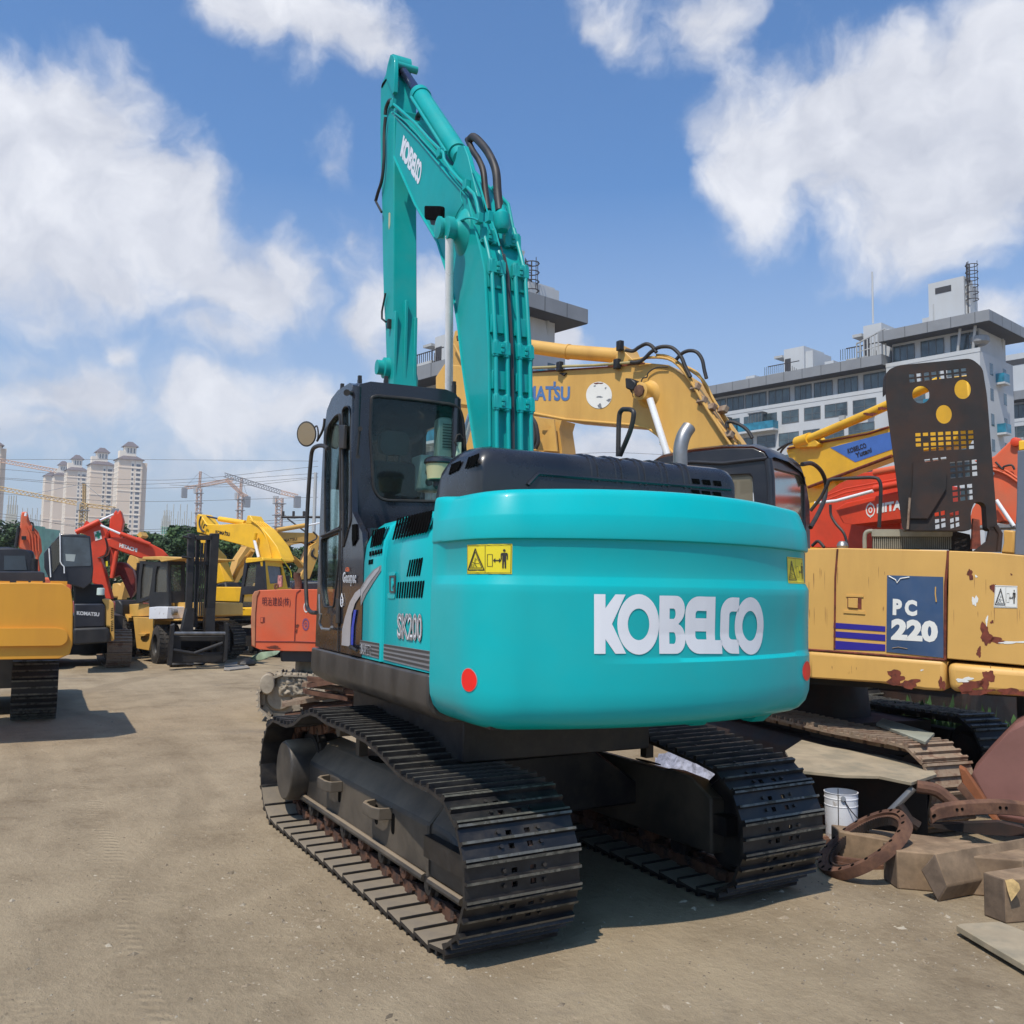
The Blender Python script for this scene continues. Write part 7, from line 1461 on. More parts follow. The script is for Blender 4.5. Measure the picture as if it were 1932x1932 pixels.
def wheel(cf, x, y, pl, r, w, par, rim=True, off=0.0, mat=tyre, rimm=blkF, zs=1.333):
    c_ = pl.pt(*cf(x, y), off=off); n_ = pl.n; mb = MB(); mb.lathe([(-w, r*.55), (-w, r*.85), (-w*.8, r*.97), (-w*.3, r), (w*-.28, r*.96), (-w*.22, r), (w*.22, r), (w*.28, r*.96), (w*.3, r), (w*.0+w*.8, r*.97), (w, r*.85), (w, r*.55), (w*.5, r*.5), (-w*.5, r*.5)], c_, tuple(n_), 36, zs)
    for k in range(28):
        a = 2*math.pi*k/28; x_ = n_.cross(Vector((0, 0, 1))).normalized(); p = x_*math.cos(a)*r+Vector((0, 0, math.sin(a)*r*zs)); q = x_*math.cos(a)*r*.93+Vector((0, 0, math.sin(a)*r*.93*zs)); t_ = (x_*-math.sin(a)+Vector((0, 0, math.cos(a)*zs)))*.05
        for s_ in (1, -1):
            ix = [mb.V(c_+v) for v in (p*1.02+n_*w*.9*s_-t_, p*1.02+n_*w*.15*s_-t_*.2, p*1.02+n_*w*.15*s_+t_*.9, p*1.02+n_*w*.9*s_+t_*.6, q+n_*w*.9*s_-t_, q+n_*w*.15*s_-t_*.2, q+n_*w*.15*s_+t_*.9, q+n_*w*.9*s_+t_*.6)]
            for f_ in ((0,1,2,3),(4,7,6,5),(0,4,5,1),(3,2,6,7),(0,3,7,4),(1,5,6,2)): mb.F(*[ix[i] for i in f_])
    T_ = B('wheel', mb, mat, par)
    mb = MB(); mb.lathe([(-w*.4, .05), (w*.3, r*.2), (w*.35, r*.52), (w*.6, r*.56), (w*.6, r*.5), (w*.2, r*.45), (w*.25, r*.16), (w*.45, r*.14), (w*.45, .03)], c_, tuple(n_), 28, zs); B('rim', mb, rimm, T_); return T_
GW = pl_at(ID, 300, 1150, 26.0, 38)
wheel(cC, 870, 1600, GW, .41, .15, FK, off=.0); wheel(cC, 520, 1540, GW, .41, .14, FK, off=.0); wheel(cC, 1560, 1570, GW, .40, .15, FK, off=-1.5); wheel(cC, 1000, 1590, GW, .40, .14, FK, off=-.35)
GM = pl_at(ID, 385, 1100, 24.6, -62)
for (xa, xb, xc, xd) in ((1195, 1275, 1235, 1160), (1450, 1555, 1490, 1395)): tp('mast_rail', cC, ((xa, 320), (xb, 325), (xc, 1450), (xd, 1450)), GM, .20, blkF, FK, 0, .02)
tp('mast_crossbar', cC, ((1270, 340), (1480, 345), (1480, 400), (1275, 395)), GM, .2, blkF, FK, 0, .02); tp('mast_crossbar', cC, ((1255, 640), (1450, 650), (1450, 690), (1250, 680)), GM, .2, blkF, FK, -.1); tp('mast_rail', cC, ((1290, 380), (1325, 380), (1300, 1400), (1262, 1400)), GM, .2, blkF, FK, -.15); tp('mast_rail', cC, ((1405, 400), (1440, 400), (1410, 1400), (1375, 1400)), GM, .2, blkF, FK, -.15)
for (x0, x1) in ((1345, 1290), (1385, 1340), (1362, 1318)): tb('lift_chain', cC, ((x0, 430), (x1, 1270)), GM, .02, blkF, FK, .02, n=6)
tb('tilt_bar', cC, ((1120, 590), (1225, 605)), GM, .035, blkF, FK, .1); tb('tilt_bar', cC, ((1130, 355), (1225, 380)), GM, .035, blkF, FK, .1); tp('mast_foot', cC, ((1180, 1180), (1260, 1180), (1250, 1450), (1120, 1450)), GM, .4, blkF, FK, .1); tp('mast_foot', cC, ((1400, 1180), (1500, 1180), (1500, 1450), (1390, 1450)), GM, .4, blkF, FK, .1)
GC = pl_at(ID, 385, 1200, 24.2, -62)
tb('carriage_bar', cC, ((1030, 1470), (1640, 1470)), GC, .05, M('worn bar', (.18, .18, .18), .35, metal=.6, var=.4, scale=5), FK, .1, n=14); tp('carriage_plate', cC, ((1000, 1500), (1640, 1500), (1625, 1800), (1000, 1810)), GC, .15, blkF, FK, -.05, .02, loops=[((1110, 1560), (1600, 1560), (1590, 1690), (1110, 1690))]); tp('fork', cC, ((1000, 1380), (1040, 1355), (1010, 1830), (960, 1840)), GC, .25, blkF, FK, .15, .01); tp('fork', cC, ((1625, 1350), (1660, 1350), (1640, 1780), (1600, 1800)), GC, .25, blkF, FK, .15, .01); tb('side_shift_cylinder', cC, ((1020, 1660), (1360, 1715)), GC, .045, blkF, FK, .1); tb('side_shift_cylinder', cC, ((1260, 1700), (1590, 1580)), GC, .045, blkF, FK, .12)
# loader wheel and fender between the small excavator and the forklift
WG = pl_at(ID, 222, 1180, 27, 75); WL = thing('wheel_loader', Vector((atD(222, 1180, 27).x, atD(222, 1180, 27).y, 0)), 'wheel loader mostly hidden, only black fender and tyre with yellow rim beside the forklift', 'loader')
wheel(cC, 395, 1440, WG, .42, .22, WL, rimm=rimY); tp('fender', cC, ((345, 1085), (410, 1090), (440, 1140), (445, 1290), (345, 1270)), WG, 1.0, blkF, WL, .2, .05); tp('body', cC, ((450, 1225), (510, 1290), (505, 1330), (480, 1335)), WG, .5, yelP, WL, .1); mb = MB(); b0 = atD(235, 1150, 29); mb.box((b0.x, b0.y, .9), (2.0, 1.4, .7)); B('chassis', mb, blkF, WL, bevel=.1)
YG = pl_at(ID, 240, 1090, 33, 80); YL_ = thing('excavator', Vector((atD(245, 1100, 33).x, atD(245, 1100, 33).y, 0)), 'yellow machine parts glimpsed between the red boom and the forklift cab', 'machine'); tp('boom', cC, ((520, 570), (600, 590), (630, 640), (590, 750), (500, 700), (485, 650)), YG, .5, yelP, YL_, -1, .03); tp('body', cC, ((320, 900), (400, 890), (430, 920), (430, 1060), (310, 1060)), YG, .6, yelP, YL_, 0, .05); tp('strut', cC, ((430, 880), (470, 900), (430, 1080), (380, 1080)), YG, .3, yelP, YL_, .1); tp('lift_arm', cC, ((600, 340), (640, 305), (665, 350), (640, 375)), YG, .4, yelP, YL_, 0)
# ---------------------------------------------------------------- two yellow excavators in the middle distance
def KB(D, deg, X, Y): return pl_at(ID, X, Y, D, deg)
K1S = KB(29, 60, 470, 1080); KX1 = thing('excavator', Vector((atD(500, 1150, 29.5).x, atD(500, 1150, 29.5).y, 0)), 'bright yellow excavator with yellow cab and boom lettered in black, behind the forklift mast', 'excavator')
kb1 = tp('boom', cD, ((320, 610), (340, 580), (372, 600), (400, 640), (440, 700), (600, 705), (880, 690), (1000, 700), (1070, 740), (1150, 830), (1240, 950), (1310, 1110), (1040, 1085), (985, 985), (860, 945), (590, 875), (400, 810), (325, 790)), K1S, .55, yelB, KX1, 0, .02)
tb('arm_cylinder', cD, ((585, 640), (880, 685)), K1S, .085, yelB, KX1, -.25, n=14); tb('cylinder_rod', cD, ((370, 598), (585, 640)), K1S, .03, rodblue, KX1, -.25); tp('cylinder_mount', cD, ((880, 690), (905, 600), (935, 600), (960, 640), (990, 700)), K1S, .5, yelB, kb1, 0, .02)
tb('cylinder_rod', cD, ((985, 880), (1035, 1080)), K1S, .05, chrome, KX1, .15, n=12); tb('rod_eye', cD, ((1000, 800), (985, 880)), K1S, .065, yelB, KX1, .15)
for k in range(5): tb('pipe', cD, ((940+k*18, 650-k*2), (1040+k*22, 720-k*4), (1120+k*24, 850-k*10), (1180+k*26, 1080+k*4)), K1S, .022, yelB, kb1, .05-.12*k, 3)
text('lettering', 'KOMATSU', cc(cD, (540, 768), (706, 796), (702, 840), (538, 808)), K1S.at(.006), blV, kb1, bold=.05); tp('lettering_tick', cD, ((650, 775), (658, 776), (657, 790), (649, 789)), K1S, .002, blV, kb1, .006)
tb('hose', cD, ((375, 610), (355, 680), (370, 750), (410, 790)), K1S, .03, rub, kb1, .1, 4); tb('hose', cD, ((400, 750), (415, 705), (440, 720)), K1S, .022, rub, kb1, .1, 3)
tp('arm', cD, ((350, 820), (440, 830), (480, 980), (560, 1060), (650, 1360), (545, 1385), (440, 1160), (400, 1050)), K1S, .4, yelB, KX1, -.5, .02); tp('bucket', cD, ((545, 1390), (650, 1362), (700, 1560), (770, 1680), (740, 1840), (560, 1880), (530, 1700)), K1S, 1.2, blkF, KX1, -.3, .05)
tb('arm_pin', cD, ((965, 1000), (800, 1210), (720, 1380)), K1S, .08, yelP, KX1, -1.2, 0)
K1C = pl_at(ID, 490, 1140, 27.6, 60); K1R = pl_at(ID, 495, 1140, 27.6, -30)
mb = MB(); mb.prism([cc(cD, (880, 1105), (1085, 1095), (1110, 1450), (1080, 1640), (955, 1650), (805, 1650), (870, 1140)), cc(cD, (905, 1160), (1010, 1165), (990, 1410), (865, 1415)), cc(cD, (850, 1510), (970, 1500), (960, 1640), (835, 1640))], K1C.at(0), tuple(-K1C.n*.08)); B('cab_door', mb, cabB, KX1)
mb = MB(); mb.prism([cc(cD, (1070, 1090), (1290, 1110), (1330, 1250), (1370, 1440), (1120, 1460)), rpoly(cc(cD, (1135, 1175), (1300, 1190), (1320, 1370), (1165, 1385)), 2)], K1R.at(0), tuple(-K1R.n*.08)); B('cab_rear', mb, yelB, KX1)
mb = MB(); mb.sheet(cc(cD, (1130, 1170), (1300, 1190), (1325, 1375), (1160, 1390)), K1R.at(-.05)); B('rear_window', mb, M('cab window glass c', (.07, .09, .12), .06, var=.5, scale=2, spec=.9), KX1); mb = MB(); mb.sheet(cc(cD, (900, 1150), (1020, 1160), (990, 1420), (960, 1645), (830, 1645)), K1C.at(-.05)); B('door_window', mb, gdusty, KX1)
hull_box('cab_roof', K1C, cD, ((880, 1110), (895, 1085), (1080, 1082), (1090, 1120), (880, 1145)), 1.3, yelB, KX1, .03, off=.05); hull_box('cab_base', K1C, cD, ((805, 1655), (960, 1652), (960, 1755), (830, 1755), (800, 1730)), 1.2, yelB, KX1, .05, off=.06); text('lettering', 'KOMATSU', cc(cD, (812, 1672), (875, 1672), (875, 1686), (812, 1686)), K1C.at(.066), blV, KX1, bold=.03)
hull_box('engine_house', K1R, cD, ((1120, 1430), (1400, 1430), (1500, 1440), (1500, 1600), (1120, 1600)), 2.4, yelB, KX1, .05, off=-.3); mb = MB(); mb.prism(cc(cD, (1320, 1290), (1390, 1290), (1395, 1420), (1325, 1430)), K1R.at(-.4), tuple(-K1R.n*.5)); B('muffler', mb, blkF, KX1)
tb('hose', cD, ((1290, 1090), (1350, 1160), (1400, 1240), (1410, 1310)), K1R, .018, yelv, KX1, .1, 3)
c_ = atZ(430, 1232, 0); kd = yaw+math.radians(60); dk_ = Vector((math.cos(kd), math.sin(kd), 0)); simple_track(KX1, c_-dk_*2.6, c_+dk_*.8, .6, 1.1, blkF, blkF, 30); simple_track(KX1, c_-dk_*2.6+Vector((dk_.y, -dk_.x, 0))*-2.2+Vector((1, 0, 0)), c_+dk_*.8+Vector((dk_.y, -dk_.x, 0))*-2.2, .6, 1.1, blkF, blkF, 30)
K2S = KB(34, -50, 560, 1010); KX2 = thing('excavator', Vector((atD(560, 1100, 34).x, atD(560, 1100, 34).y, 0)), 'yellow excavator boom with black serif lettering pointing right, beside the teal machine', 'excavator')
kb2 = tp('boom', cD, ((1130, 720), (1180, 730), (1230, 790), (1640, 800), (1690, 800), (1800, 900), (1800, 1000), (1600, 910), (1450, 930), (1280, 985), (1150, 1000), (900, 945), (1000, 900)), K2S, .6, yelP, KX2, 0, .02)
tp('lower_arm', cD, ((1440, 1060), (1560, 1150), (1640, 950), (1720, 900), (1720, 1060), (1620, 1330), (1500, 1340), (1560, 1200)), K2S, .5, yelP, KX2, .2, .02); tb('arm_cylinder', cD, ((1240, 770), (1560, 715)), K2S, .085, yelP, KX2, 0, n=12); tb('cylinder_rod', cD, ((1590, 715), (1740, 685)), K2S, .035, chrome, KX2, 0)
for pts in (((1660, 790), (1700, 830), (1690, 870), (1600, 920)), ((1650, 1000), (1640, 1060), (1700, 1090)), ((1670, 980), (1650, 1040), (1690, 1100))): tb('hose', cD, pts, K2S, .03, rub, kb2, .2, 3)
text('lettering', 'KOMATSU', cc(cD, (1248, 880), (1476, 852), (1474, 885), (1250, 915)), K2S.at(.006), blV, kb2, bold=.02)
hull_box('body', K2S, cD, ((1420, 1360), (1760, 1350), (1760, 1500), (1400, 1500)), 2.2, cabB, KX2, .06, off=1.0); tp('boom_foot', cD, ((800, 1100), (900, 950), (1000, 1000), (880, 1240), (760, 1440), (700, 1440)), K2S, .5, yelP, KX2, .4, .02); mb = MB(); b0 = atD(560, 1110, 35); mb.box((b0.x, b0.y, 1.2), (3, 2.6, 2.2)); B('chassis', mb, yelP, KX2, bevel=.1)
# ---------------------------------------------------------------- orange machine with muddy track, by the teal cab
E_S = pl_at(ID, 560, 1160, 15.2, 98); EX = thing('excavator', atZ(560, 1340, 0), 'faded orange excavator body with dark red characters, its track caked in dried mud', 'excavator')
hull_box('rear_body', E_S, cE, ((318, 400), (345, 345), (400, 330), (700, 320), (1300, 320), (1300, 1000), (1040, 1035), (700, 1030), (400, 1012), (310, 970), (302, 650)), 2.0, oraP, EX, .07)
tp('counterweight_edge', cE, ((318, 385), (345, 342), (405, 332), (375, 400), (355, 600), (352, 900), (350, 990), (312, 960), (304, 650)), E_S, .03, M('faded tan orange', (.42, .17, .085), .7, var=.2), EX, .02, .01)
tb('panel_gap', cE, ((372, 380), (356, 600), (352, 915), (800, 920), (1060, 928)), E_S, .009, darkred, EX, .004); tb('panel_gap', cE, ((870, 325), (828, 360), (818, 420), (803, 920)), E_S, .009, darkred, EX, .004)
try: text('lettering', '\u660e\u6cbb\u5efa\u8a2d(\u682a)', cc(cE, (434, 408), (758, 412), (756, 528), (432, 524)), E_S.at(.006), M('dark red ink', (.07, .008, .02), .6), EX, bold=.0)
except Exception as e_: print('glyphs', e_)
tp('latch_plate', cE, ((412, 640), (462, 640), (462, 704), (410, 700)), E_S, .01, darkred, EX, .004); tp('door_latch', cE, ((416, 645), (440, 648), (438, 698), (414, 695)), E_S, .01, oraP, EX, .012)
mb = MB(); mb.prism([cc(cE, *circ(935, 525, 28, 62, 20)), cc(cE, *circ(935, 525, 20, 46, 20))], E_S.at(.006), tuple(-E_S.n*.003)); B('emblem', mb, whV, EX); mb = MB(); mb.prism([cc(cE, *[(930+(36+6*(k % 2))*math.cos(k*math.pi/16), 722+(66+9*(k % 2))*math.sin(k*math.pi/16)) for k in range(32)]), cc(cE, *circ(930, 722, 26, 48, 20))], E_S.at(.006), tuple(-E_S.n*.003)); mb.prism([cc(cE, *circ(930, 722, 15, 28, 16)), cc(cE, *circ(930, 722, 8, 15, 16))], E_S.at(.006), tuple(-E_S.n*.003)); B('gear_emblem', mb, M('faded violet ink', (.20, .07, .14), .6), EX)
patch(cE, 830, 740, 18, 26, E_S, .004, rtP, EX, 3); patch(cE, 825, 800, 12, 20, E_S, .004, rtP, EX, 5); patch(cE, 560, 985, 90, 14, E_S, .004, rtP, EX, 6)
hull_box('engine_cowl', E_S, cE, ((760, 300), (800, 235), (1300, 225), (1300, 325), (760, 325)), 1.5, cabB, EX, .05, off=-.4); tb('exhaust_pipe', cE, ((845, 320), (845, 230), (830, 170), (835, 130)), E_S, .06, rustM, EX, -.3, 3, 12); tp('control_box', cE, ((610, 160), (655, 160), (652, 290), (608, 300)), E_S, .2, M('speckled card', (.42, .20, .18), .7, var=.7, scale=30), EX, -.6); tb('lifting_ring', cE, ((590, 320), (575, 290), (590, 260), (612, 275), (605, 310)), E_S, .018, rustM, EX, -.3, 3)
hull_box('deck', E_S, cE, ((640, 1020), (1300, 1020), (1300, 1160), (640, 1150)), 1.8, cabB, EX, .03, off=-.1)
c_ = atZ(512, 1338, 0); ev = yaw+math.radians(-38); de = Vector((math.cos(ev), math.sin(ev), 0))
es = pl_at(ID, 560, 1300, 15.4, 100); ta_, tb_ = es.pt(528, 1330), es.pt(700, 1345); ta_.z = tb_.z = 0
simple_track(EX, ta_, ta_+(tb_-ta_).normalized()*3.4, .55, .76, mudM, mudM, 36, 'muddy_track', sag=.06)
mb = MB(); rq_ = random.Random(5); gx, gy = 46, 16
from mathutils import noise as mno
for j in range(gy+1):
    for i in range(gx+1):
        u, v = i/gx, j/gy; top_ = 1262+60*max(0, u-.35)*1.6; x = 585+780*u; y = top_+(1555-top_)*v; p = es.pt(*cE(x, y), off=.0); q = mno.noise(Vector((x*.021, y*.025, 1.0)))+.6*mno.noise(Vector((x*.06, y*.06, 4.0)))+.4*mno.noise(Vector((x*.15, y*.15, 9.0)))
        e = min(1, 6*min(v, 1-v)+.0)*min(1, 8*min(u, 1.0)); mb.V(p+es.n*(.10+.13*e**.5+.075*q*e+rq_.uniform(-.008, .008)))
for j in range(gy):
    for i in range(gx): a = j*(gx+1)+i; mb.F(a, a+1, a+gx+2, a+gx+1)
B('mud_crust', mb, mudM, EX, ang=180); mb = MB(); c_ = es.pt(*cE(492, 1405), off=.26); mb.lathe([(-.30, .115), (.03, .12), (.06, .105), (.065, .05)], c_, tuple(es.n), 24, 1.4); B('final_drive', mb, mudM, EX)
c_ = E_S.pt(*cE(1150, 1150), off=-.9); c_.z = 0; mb = MB(); mb.lathe([(.25, .5), (.8, .5), (1.15, .5)], c_, (0, 0, 1), 24); B('undercarriage', mb, mudM, EX)
bk_ = Vector((fw.x, fw.y, 0)).normalized()*2.0; simple_track(EX, ta_+bk_, ta_+bk_+(tb_-ta_).normalized()*3.4, .55, .76, mudM, mudM, 30, 'muddy_track', sag=.06)
# ---------------------------------------------------------------- loose things
def slab(name, cf, pts, z, th, mat, label, cat, bevel=.004, group=None, zs=None):
    P = [atZ(*cf(*p), zs[i] if zs else z) for i, p in enumerate(pts)]; o = P[0].copy(); o.z = 0; mb = MB(); k = len(P)
    a = [mb.V(p) for p in P]; b_ = [mb.V(p-Vector((0, 0, th))) for p in P]; mb.F(*a); mb.F(*b_[::-1])
    for i in range(k): mb.F(a[i], b_[i], b_[(i+1) % k], a[(i+1) % k])
    t_ = B(name, mb, mat, None, bevel=bevel, org=tuple(o)); return tag(t_, label, cat, group)
# pile of worn shoes
rg = random.Random(4); pc_ = atZ(628, 1372, 0)
kk = 0
for lay in range(7):
    for j in range(4-lay//3):
        z = .05+lay*.10; a = rg.uniform(-.25, .25)+yaw-1.45; L_ = rg.uniform(.55, .8); c_ = pc_+rt*(rg.uniform(-.75, .75)*(1-lay*.08)+.05*lay)+Vector((fw.x, fw.y, 0))*(rg.uniform(-.35, .35)+.1)+Vector((0, 0, z+.05)); mb = MB()
        d_ = Vector((math.cos(a), math.sin(a), 0)); n_ = Vector((-d_.y, d_.x, 0)); tl_ = rg.uniform(-.07, .07)
        pr_ = [(-.12, 0), (.12, 0), (.12, .05), (.10, .05), (.095, .02), (.03, .02), (.02, .055), (0, .055), (-.01, .02), (-.08, .02), (-.09, .05), (-.12, .05)]
        mb.loft([[c_+d_*s_*L_/2+n_*u+Vector((0, 0, v*1.3+tl_*s_)) for u, v in pr_] for s_ in (-1, 1)]); t_ = B('track_shoe', mb, rustM if rg.random() < .6 else tanT, None, org=tuple(Vector((c_.x, c_.y, 0)))); tag(t_, 'rusty loose track shoe lying in the heap beside the muddy track', 'track shoe', 'rusty track shoes heaped on the ground')
        kk += 1
slab('steel_plate', cE, ((0, 1180), (140, 1150), (270, 1195), (290, 1215), (60, 1240), (-10, 1238)), .04, .03, M('grey sheet', (.25, .23, .20), .7, var=.2), 'flat grey steel sheet on the ground in front of the forklift', 'steel sheet')
slab('sheet', cE, ((258, 1130), (330, 1080), (420, 1040), (640, 1020), (600, 1060), (420, 1130), (300, 1145)), .25, .02, M('pale green sheet', (.25, .33, .24), .6, var=.5, scale=2), 'crumpled pale green sheet under the orange body', 'sheet', zs=(.05, .15, .35, .45, .35, .12, .05))
for k, (x, y, l_) in enumerate(((1090, 1840, 'dark lump of scrap on the ground below the forklift forks, leftmost'), (1170, 1838, 'dark scrap lump below the forklift forks, second from the left'), (1220, 1815, 'small round scrap piece right of the lumps below the forks'), (1290, 1822, 'rightmost scrap lump below the forklift forks'), (1870, 1830, 'dark stone at the right end of the grey steel sheet'))):
    c_ = atZ(*cC(x, y+12), 0); mb = MB(); rr = rg.uniform(.12, .22); mb.lathe([(-.0, rr*.7), (rr*.3, rr), (rr*.7, rr*.8), (rr, rr*.3)], c_, (0, 0, 1), 9); mb.v = [c_+Vector(((v.x-c_.x)*(1+.4*math.sin(7*v.y)), (v.y-c_.y)*(1.4), v.z)) for v in mb.v]; tag(B('scrap_lump', mb, blkF, None, org=tuple(c_)), l_, 'scrap')
# paint pail
pb_ = atZ(1588, 1592, 0); PLb = PL(pb_, (C0.x-pb_.x, C0.y-pb_.y, 0)); pz = PLb.pt(1588, 1493).z; ht = pz; rr = 31/FL*(pb_-C0).dot(fw)
T = thing('paint_pail', pb_, 'dented white metal pail with wire handle, standing by the timber beams', 'pail')
mb = MB(); mb.lathe([(0, rr*.88), (.01, rr*.9), (ht*.74, rr*.965), (ht*.745, rr*.985), (ht*.76, rr*.985), (ht*.765, rr*.965), (ht*.88, rr*.975), (ht*.885, rr*.995), (ht*.90, rr*.995), (ht*.905, rr*.975), (ht*.985, rr*.98), (ht*.99, rr*1.01), (ht, rr*1.01), (ht, rr*.96), (ht*.6, rr*.94)], pb_, (0, 0, 1), 36); B('pail_body', mb, whiteP, T)
mb = MB(); tb2 = lambda X, Y, o=.0: PLb.pt(X, Y, off=rr*o); mb.tube(smooth([PLb.pt(*cL(*p), off=rr*1.0) for p in ((622, 195), (660, 260), (700, 310), (728, 340))], 4), .005, 5); B('wire_handle', mb, rustpole, T); mb = MB(); mb.cyl(PLb.pt(*cL(620, 195), off=rr*.9), PLb.pt(*cL(620, 195), off=rr*1.08), .022, n=12); B('handle_lug', mb, steelp, T); mb = MB(); mb.tube([PLb.pt(*cL(582, 122), off=rr*.98), PLb.pt(*cL(586, 430), off=rr*.94)], .004, 5); B('pail_seam', mb, rustpole, T)
# slewing rings
rc = atZ(*cL(745, 590), .10)
T = thing('slewing_ring', Vector((rc.x, rc.y, 0)), 'rusty toothed slewing ring leaning on the end of a timber beam', 'bearing ring')
def ringmesh(c, R_, r_, h, tilt, mb, teeth=False):
    n_ = 64; M3 = Matrix.Rotation(tilt[1], 3, tilt[0]); 
    for k in range(n_):
        pass
    P = [(R_, 0), (R_, h*.45), (R_*.985, h*.5), (R_*.985, h), (r_*1.06, h), (r_*1.05, h*.8), (r_, h*.8), (r_, 0)]
    rings = [[c+M3 @ Vector((p[0]*math.cos(2*math.pi*k/n_), p[0]*math.sin(2*math.pi*k/n_), p[1])) for p in P] for k in range(n_)]
    R2 = [[mb.V(p) for p in r] for r in rings]
    for i in range(n_):
        A_, B_ = R2[i], R2[(i+1) % n_]
        for k in range(len(P)): mb.F(A_[k], A_[(k+1) % len(P)], B_[(k+1) % len(P)], B_[k])
    return M3
lo_ = atZ(*cL(440, 610), .06); hi_ = atZ(*cL(1075, 360), .46); cR = (lo_+hi_)/2; RR = (hi_-lo_).length/2; axv = (hi_-lo_).normalized()
mb = MB(); n_ = 72; sd = axv.cross(Vector((0, 0, 1))).normalized(); sd = sd if sd.dot(fw) > 0 else -sd; sd = (sd*math.cos(.40)+Vector((0, 0, 1))*math.sin(.40)); sd = (sd-axv*sd.dot(axv)).normalized(); nn_ = sd.cross(axv).normalized(); nn_ = nn_ if nn_.z > 0 else -nn_; P = [(1, -.085), (1, -.02), (.99, 0), (.87, 0), (.86, -.02), (.79, -.02), (.79, -.085)]
R2 = [[mb.V(cR+(axv*math.cos(a)+sd*math.sin(a)*1.0)*RR*p[0]+nn_*p[1]) for p in P] for a in [2*math.pi*k/n_ for k in range(n_)]]
for i in range(n_):
    A_, B_ = R2[i], R2[(i+1) % n_]
    for k in range(len(P)): mb.F(A_[k], A_[(k+1) % len(P)], B_[(k+1) % len(P)], B_[k])
B('ring', mb, rustM, T)
mb = MB()
for k in range(90): a = 2*math.pi*k/90; c_ = cR+(axv*math.cos(a)+sd*math.sin(a))*RR*.775+nn_*-.052; mb.box(c_, (.02, .02, .07), rot=a)
B('teeth', mb, rustD, T)
mb = MB()
for k in range(20): a = 2*math.pi*k/20; c_ = cR+(axv*math.cos(a)+sd*math.sin(a))*RR*.935; mb.cyl(c_+nn_*.001, c_+nn_*.004, .016, n=8)
BS('bolt_hole', mb, hole, T)
c2_ = atZ(*cL(760, 640), 0); mb = MB(); ringmesh(Vector((c2_.x+.12, c2_.y-.05, 0)), RR*.98, RR*.80, .07, ('Z', 0), mb); tag(B('bearing_ring', mb, rustM, None, org=tuple(c2_)), 'flat rusty bearing ring on the ground, under the leaning toothed ring', 'bearing ring')
# timber beams
def beam(name, cf, top, h, z, label, end_first=True, tilt=0):
    """top: the four top corners in pixels (near-left, near-right, far-right, far-left), all at height z"""
    P = [atZ(*cf(*p), z+tilt*i_) for p, i_ in zip(top, (0, 1, 1, 0))]; o = P[0].copy(); o.z = 0; mb = MB()
    a = [mb.V(p) for p in P]; b_ = [mb.V(p-Vector((0, 0, h))) for p in P]
    mb.cur = 0; mb.F(*a); mb.F(*b_[::-1]); mb.F(a[0], b_[0], b_[1], a[1]); mb.F(a[2], b_[2], b_[3], a[3]); mb.F(a[1], b_[1], b_[2], a[2]); mb.cur = 1; mb.F(a[3], b_[3], b_[0], a[0]); 
    t_ = B(name, mb, [woodM, woodE], None, bevel=.012, org=tuple(o)); return tag(t_, label, 'timber', 'timber beams on the ground')
h1 = .36
def zof(cf, top, bot): # height of a vertical edge whose foot is on the ground
    g = atZ(*cf(*bot), 0); pl = PL(g, (C0.x-g.x, C0.y-g.y, 0)); return pl.pt(*cf(*top)).z
ha = zof(cL, (1005, 570), (1005, 850)); beam('timber_beam', cL, ((1005, 570), (1930, 640), (2060, 520), (905, 508)), ha, ha, 'second timber beam from the left, with a knot on its side and its dark end facing left')
hb_ = zof(cL, (585, 430), (590, 640)); beam('timber_beam', cL, ((585, 430), (1150, 530), (1560, 500), (530, 378)), hb_, hb_, 'leftmost timber beam, passing through the leaning toothed ring')
g1 = atZ(*cL(1310, 945), 0); pg = PL(g1, (C0.x-g1.x, C0.y-g1.y, 0)); A_, B_, C_, D_ = [pg.pt(*cL(*p)) for p in ((1283, 590), (1372, 830), (1305, 948), (1178, 712))]
dd = (atZ(*cL(1932, 740), .15)-atZ(*cL(1372, 840), .15)); dd.z = 0; dd = dd.normalized()*1.9; mb = MB(); a = [mb.V(p) for p in (A_, B_, C_, D_)]; b_ = [mb.V(p+dd+Vector((0, 0, .03))) for p in (A_, B_, C_, D_)]; mb.cur = 1; mb.F(*a); mb.cur = 0; mb.F(*b_[::-1])
for i in range(4): mb.F(a[i], b_[i], b_[(i+1) % 4], a[(i+1) % 4])
tag(B('timber_beam', mb, [woodM, woodE], None, bevel=.012, org=tuple(Vector((g1.x, g1.y, 0)))), 'timber beam lying on its edge with a long crack, tilted against its neighbour', 'timber', 'timber beams on the ground')
g1 = atZ(*cL(1842, 1108), 0); hc = zof(cL, (1790, 775), (1842, 1108)); beam('timber_beam', cL, ((1790, 778), (2400, 740), (2400, 620), (1632, 725)), hc, hc, 'nearest timber beam at the right edge, its top corner splintered pale')
mb = MB(); pgx = PL(atZ(*cL(1842, 1108), 0), (C0.x-g1.x, C0.y-g1.y, 0)); mb.sheet(cc(cL, (1795, 785), (1850, 775), (1895, 810), (1905, 850), (1870, 900), (1840, 940), (1815, 870)), pgx.at(.015)); sp_ = B('splintered_wood', mb, M('fresh split wood', (.52, .36, .16), .9, var=.4, scale=20, bump=.2), [o for o in bpy.data.objects if o.name.startswith('timber_beam')][-1])
slab('plank', cL, ((1440, 1112), (1480, 1100), (1760, 1085), (2300, 1300), (2300, 1600), (1932, 1400), (1700, 1265)), .07, .04, plyM, 'weathered board lying at the lower right edge on a thin batten', 'board')
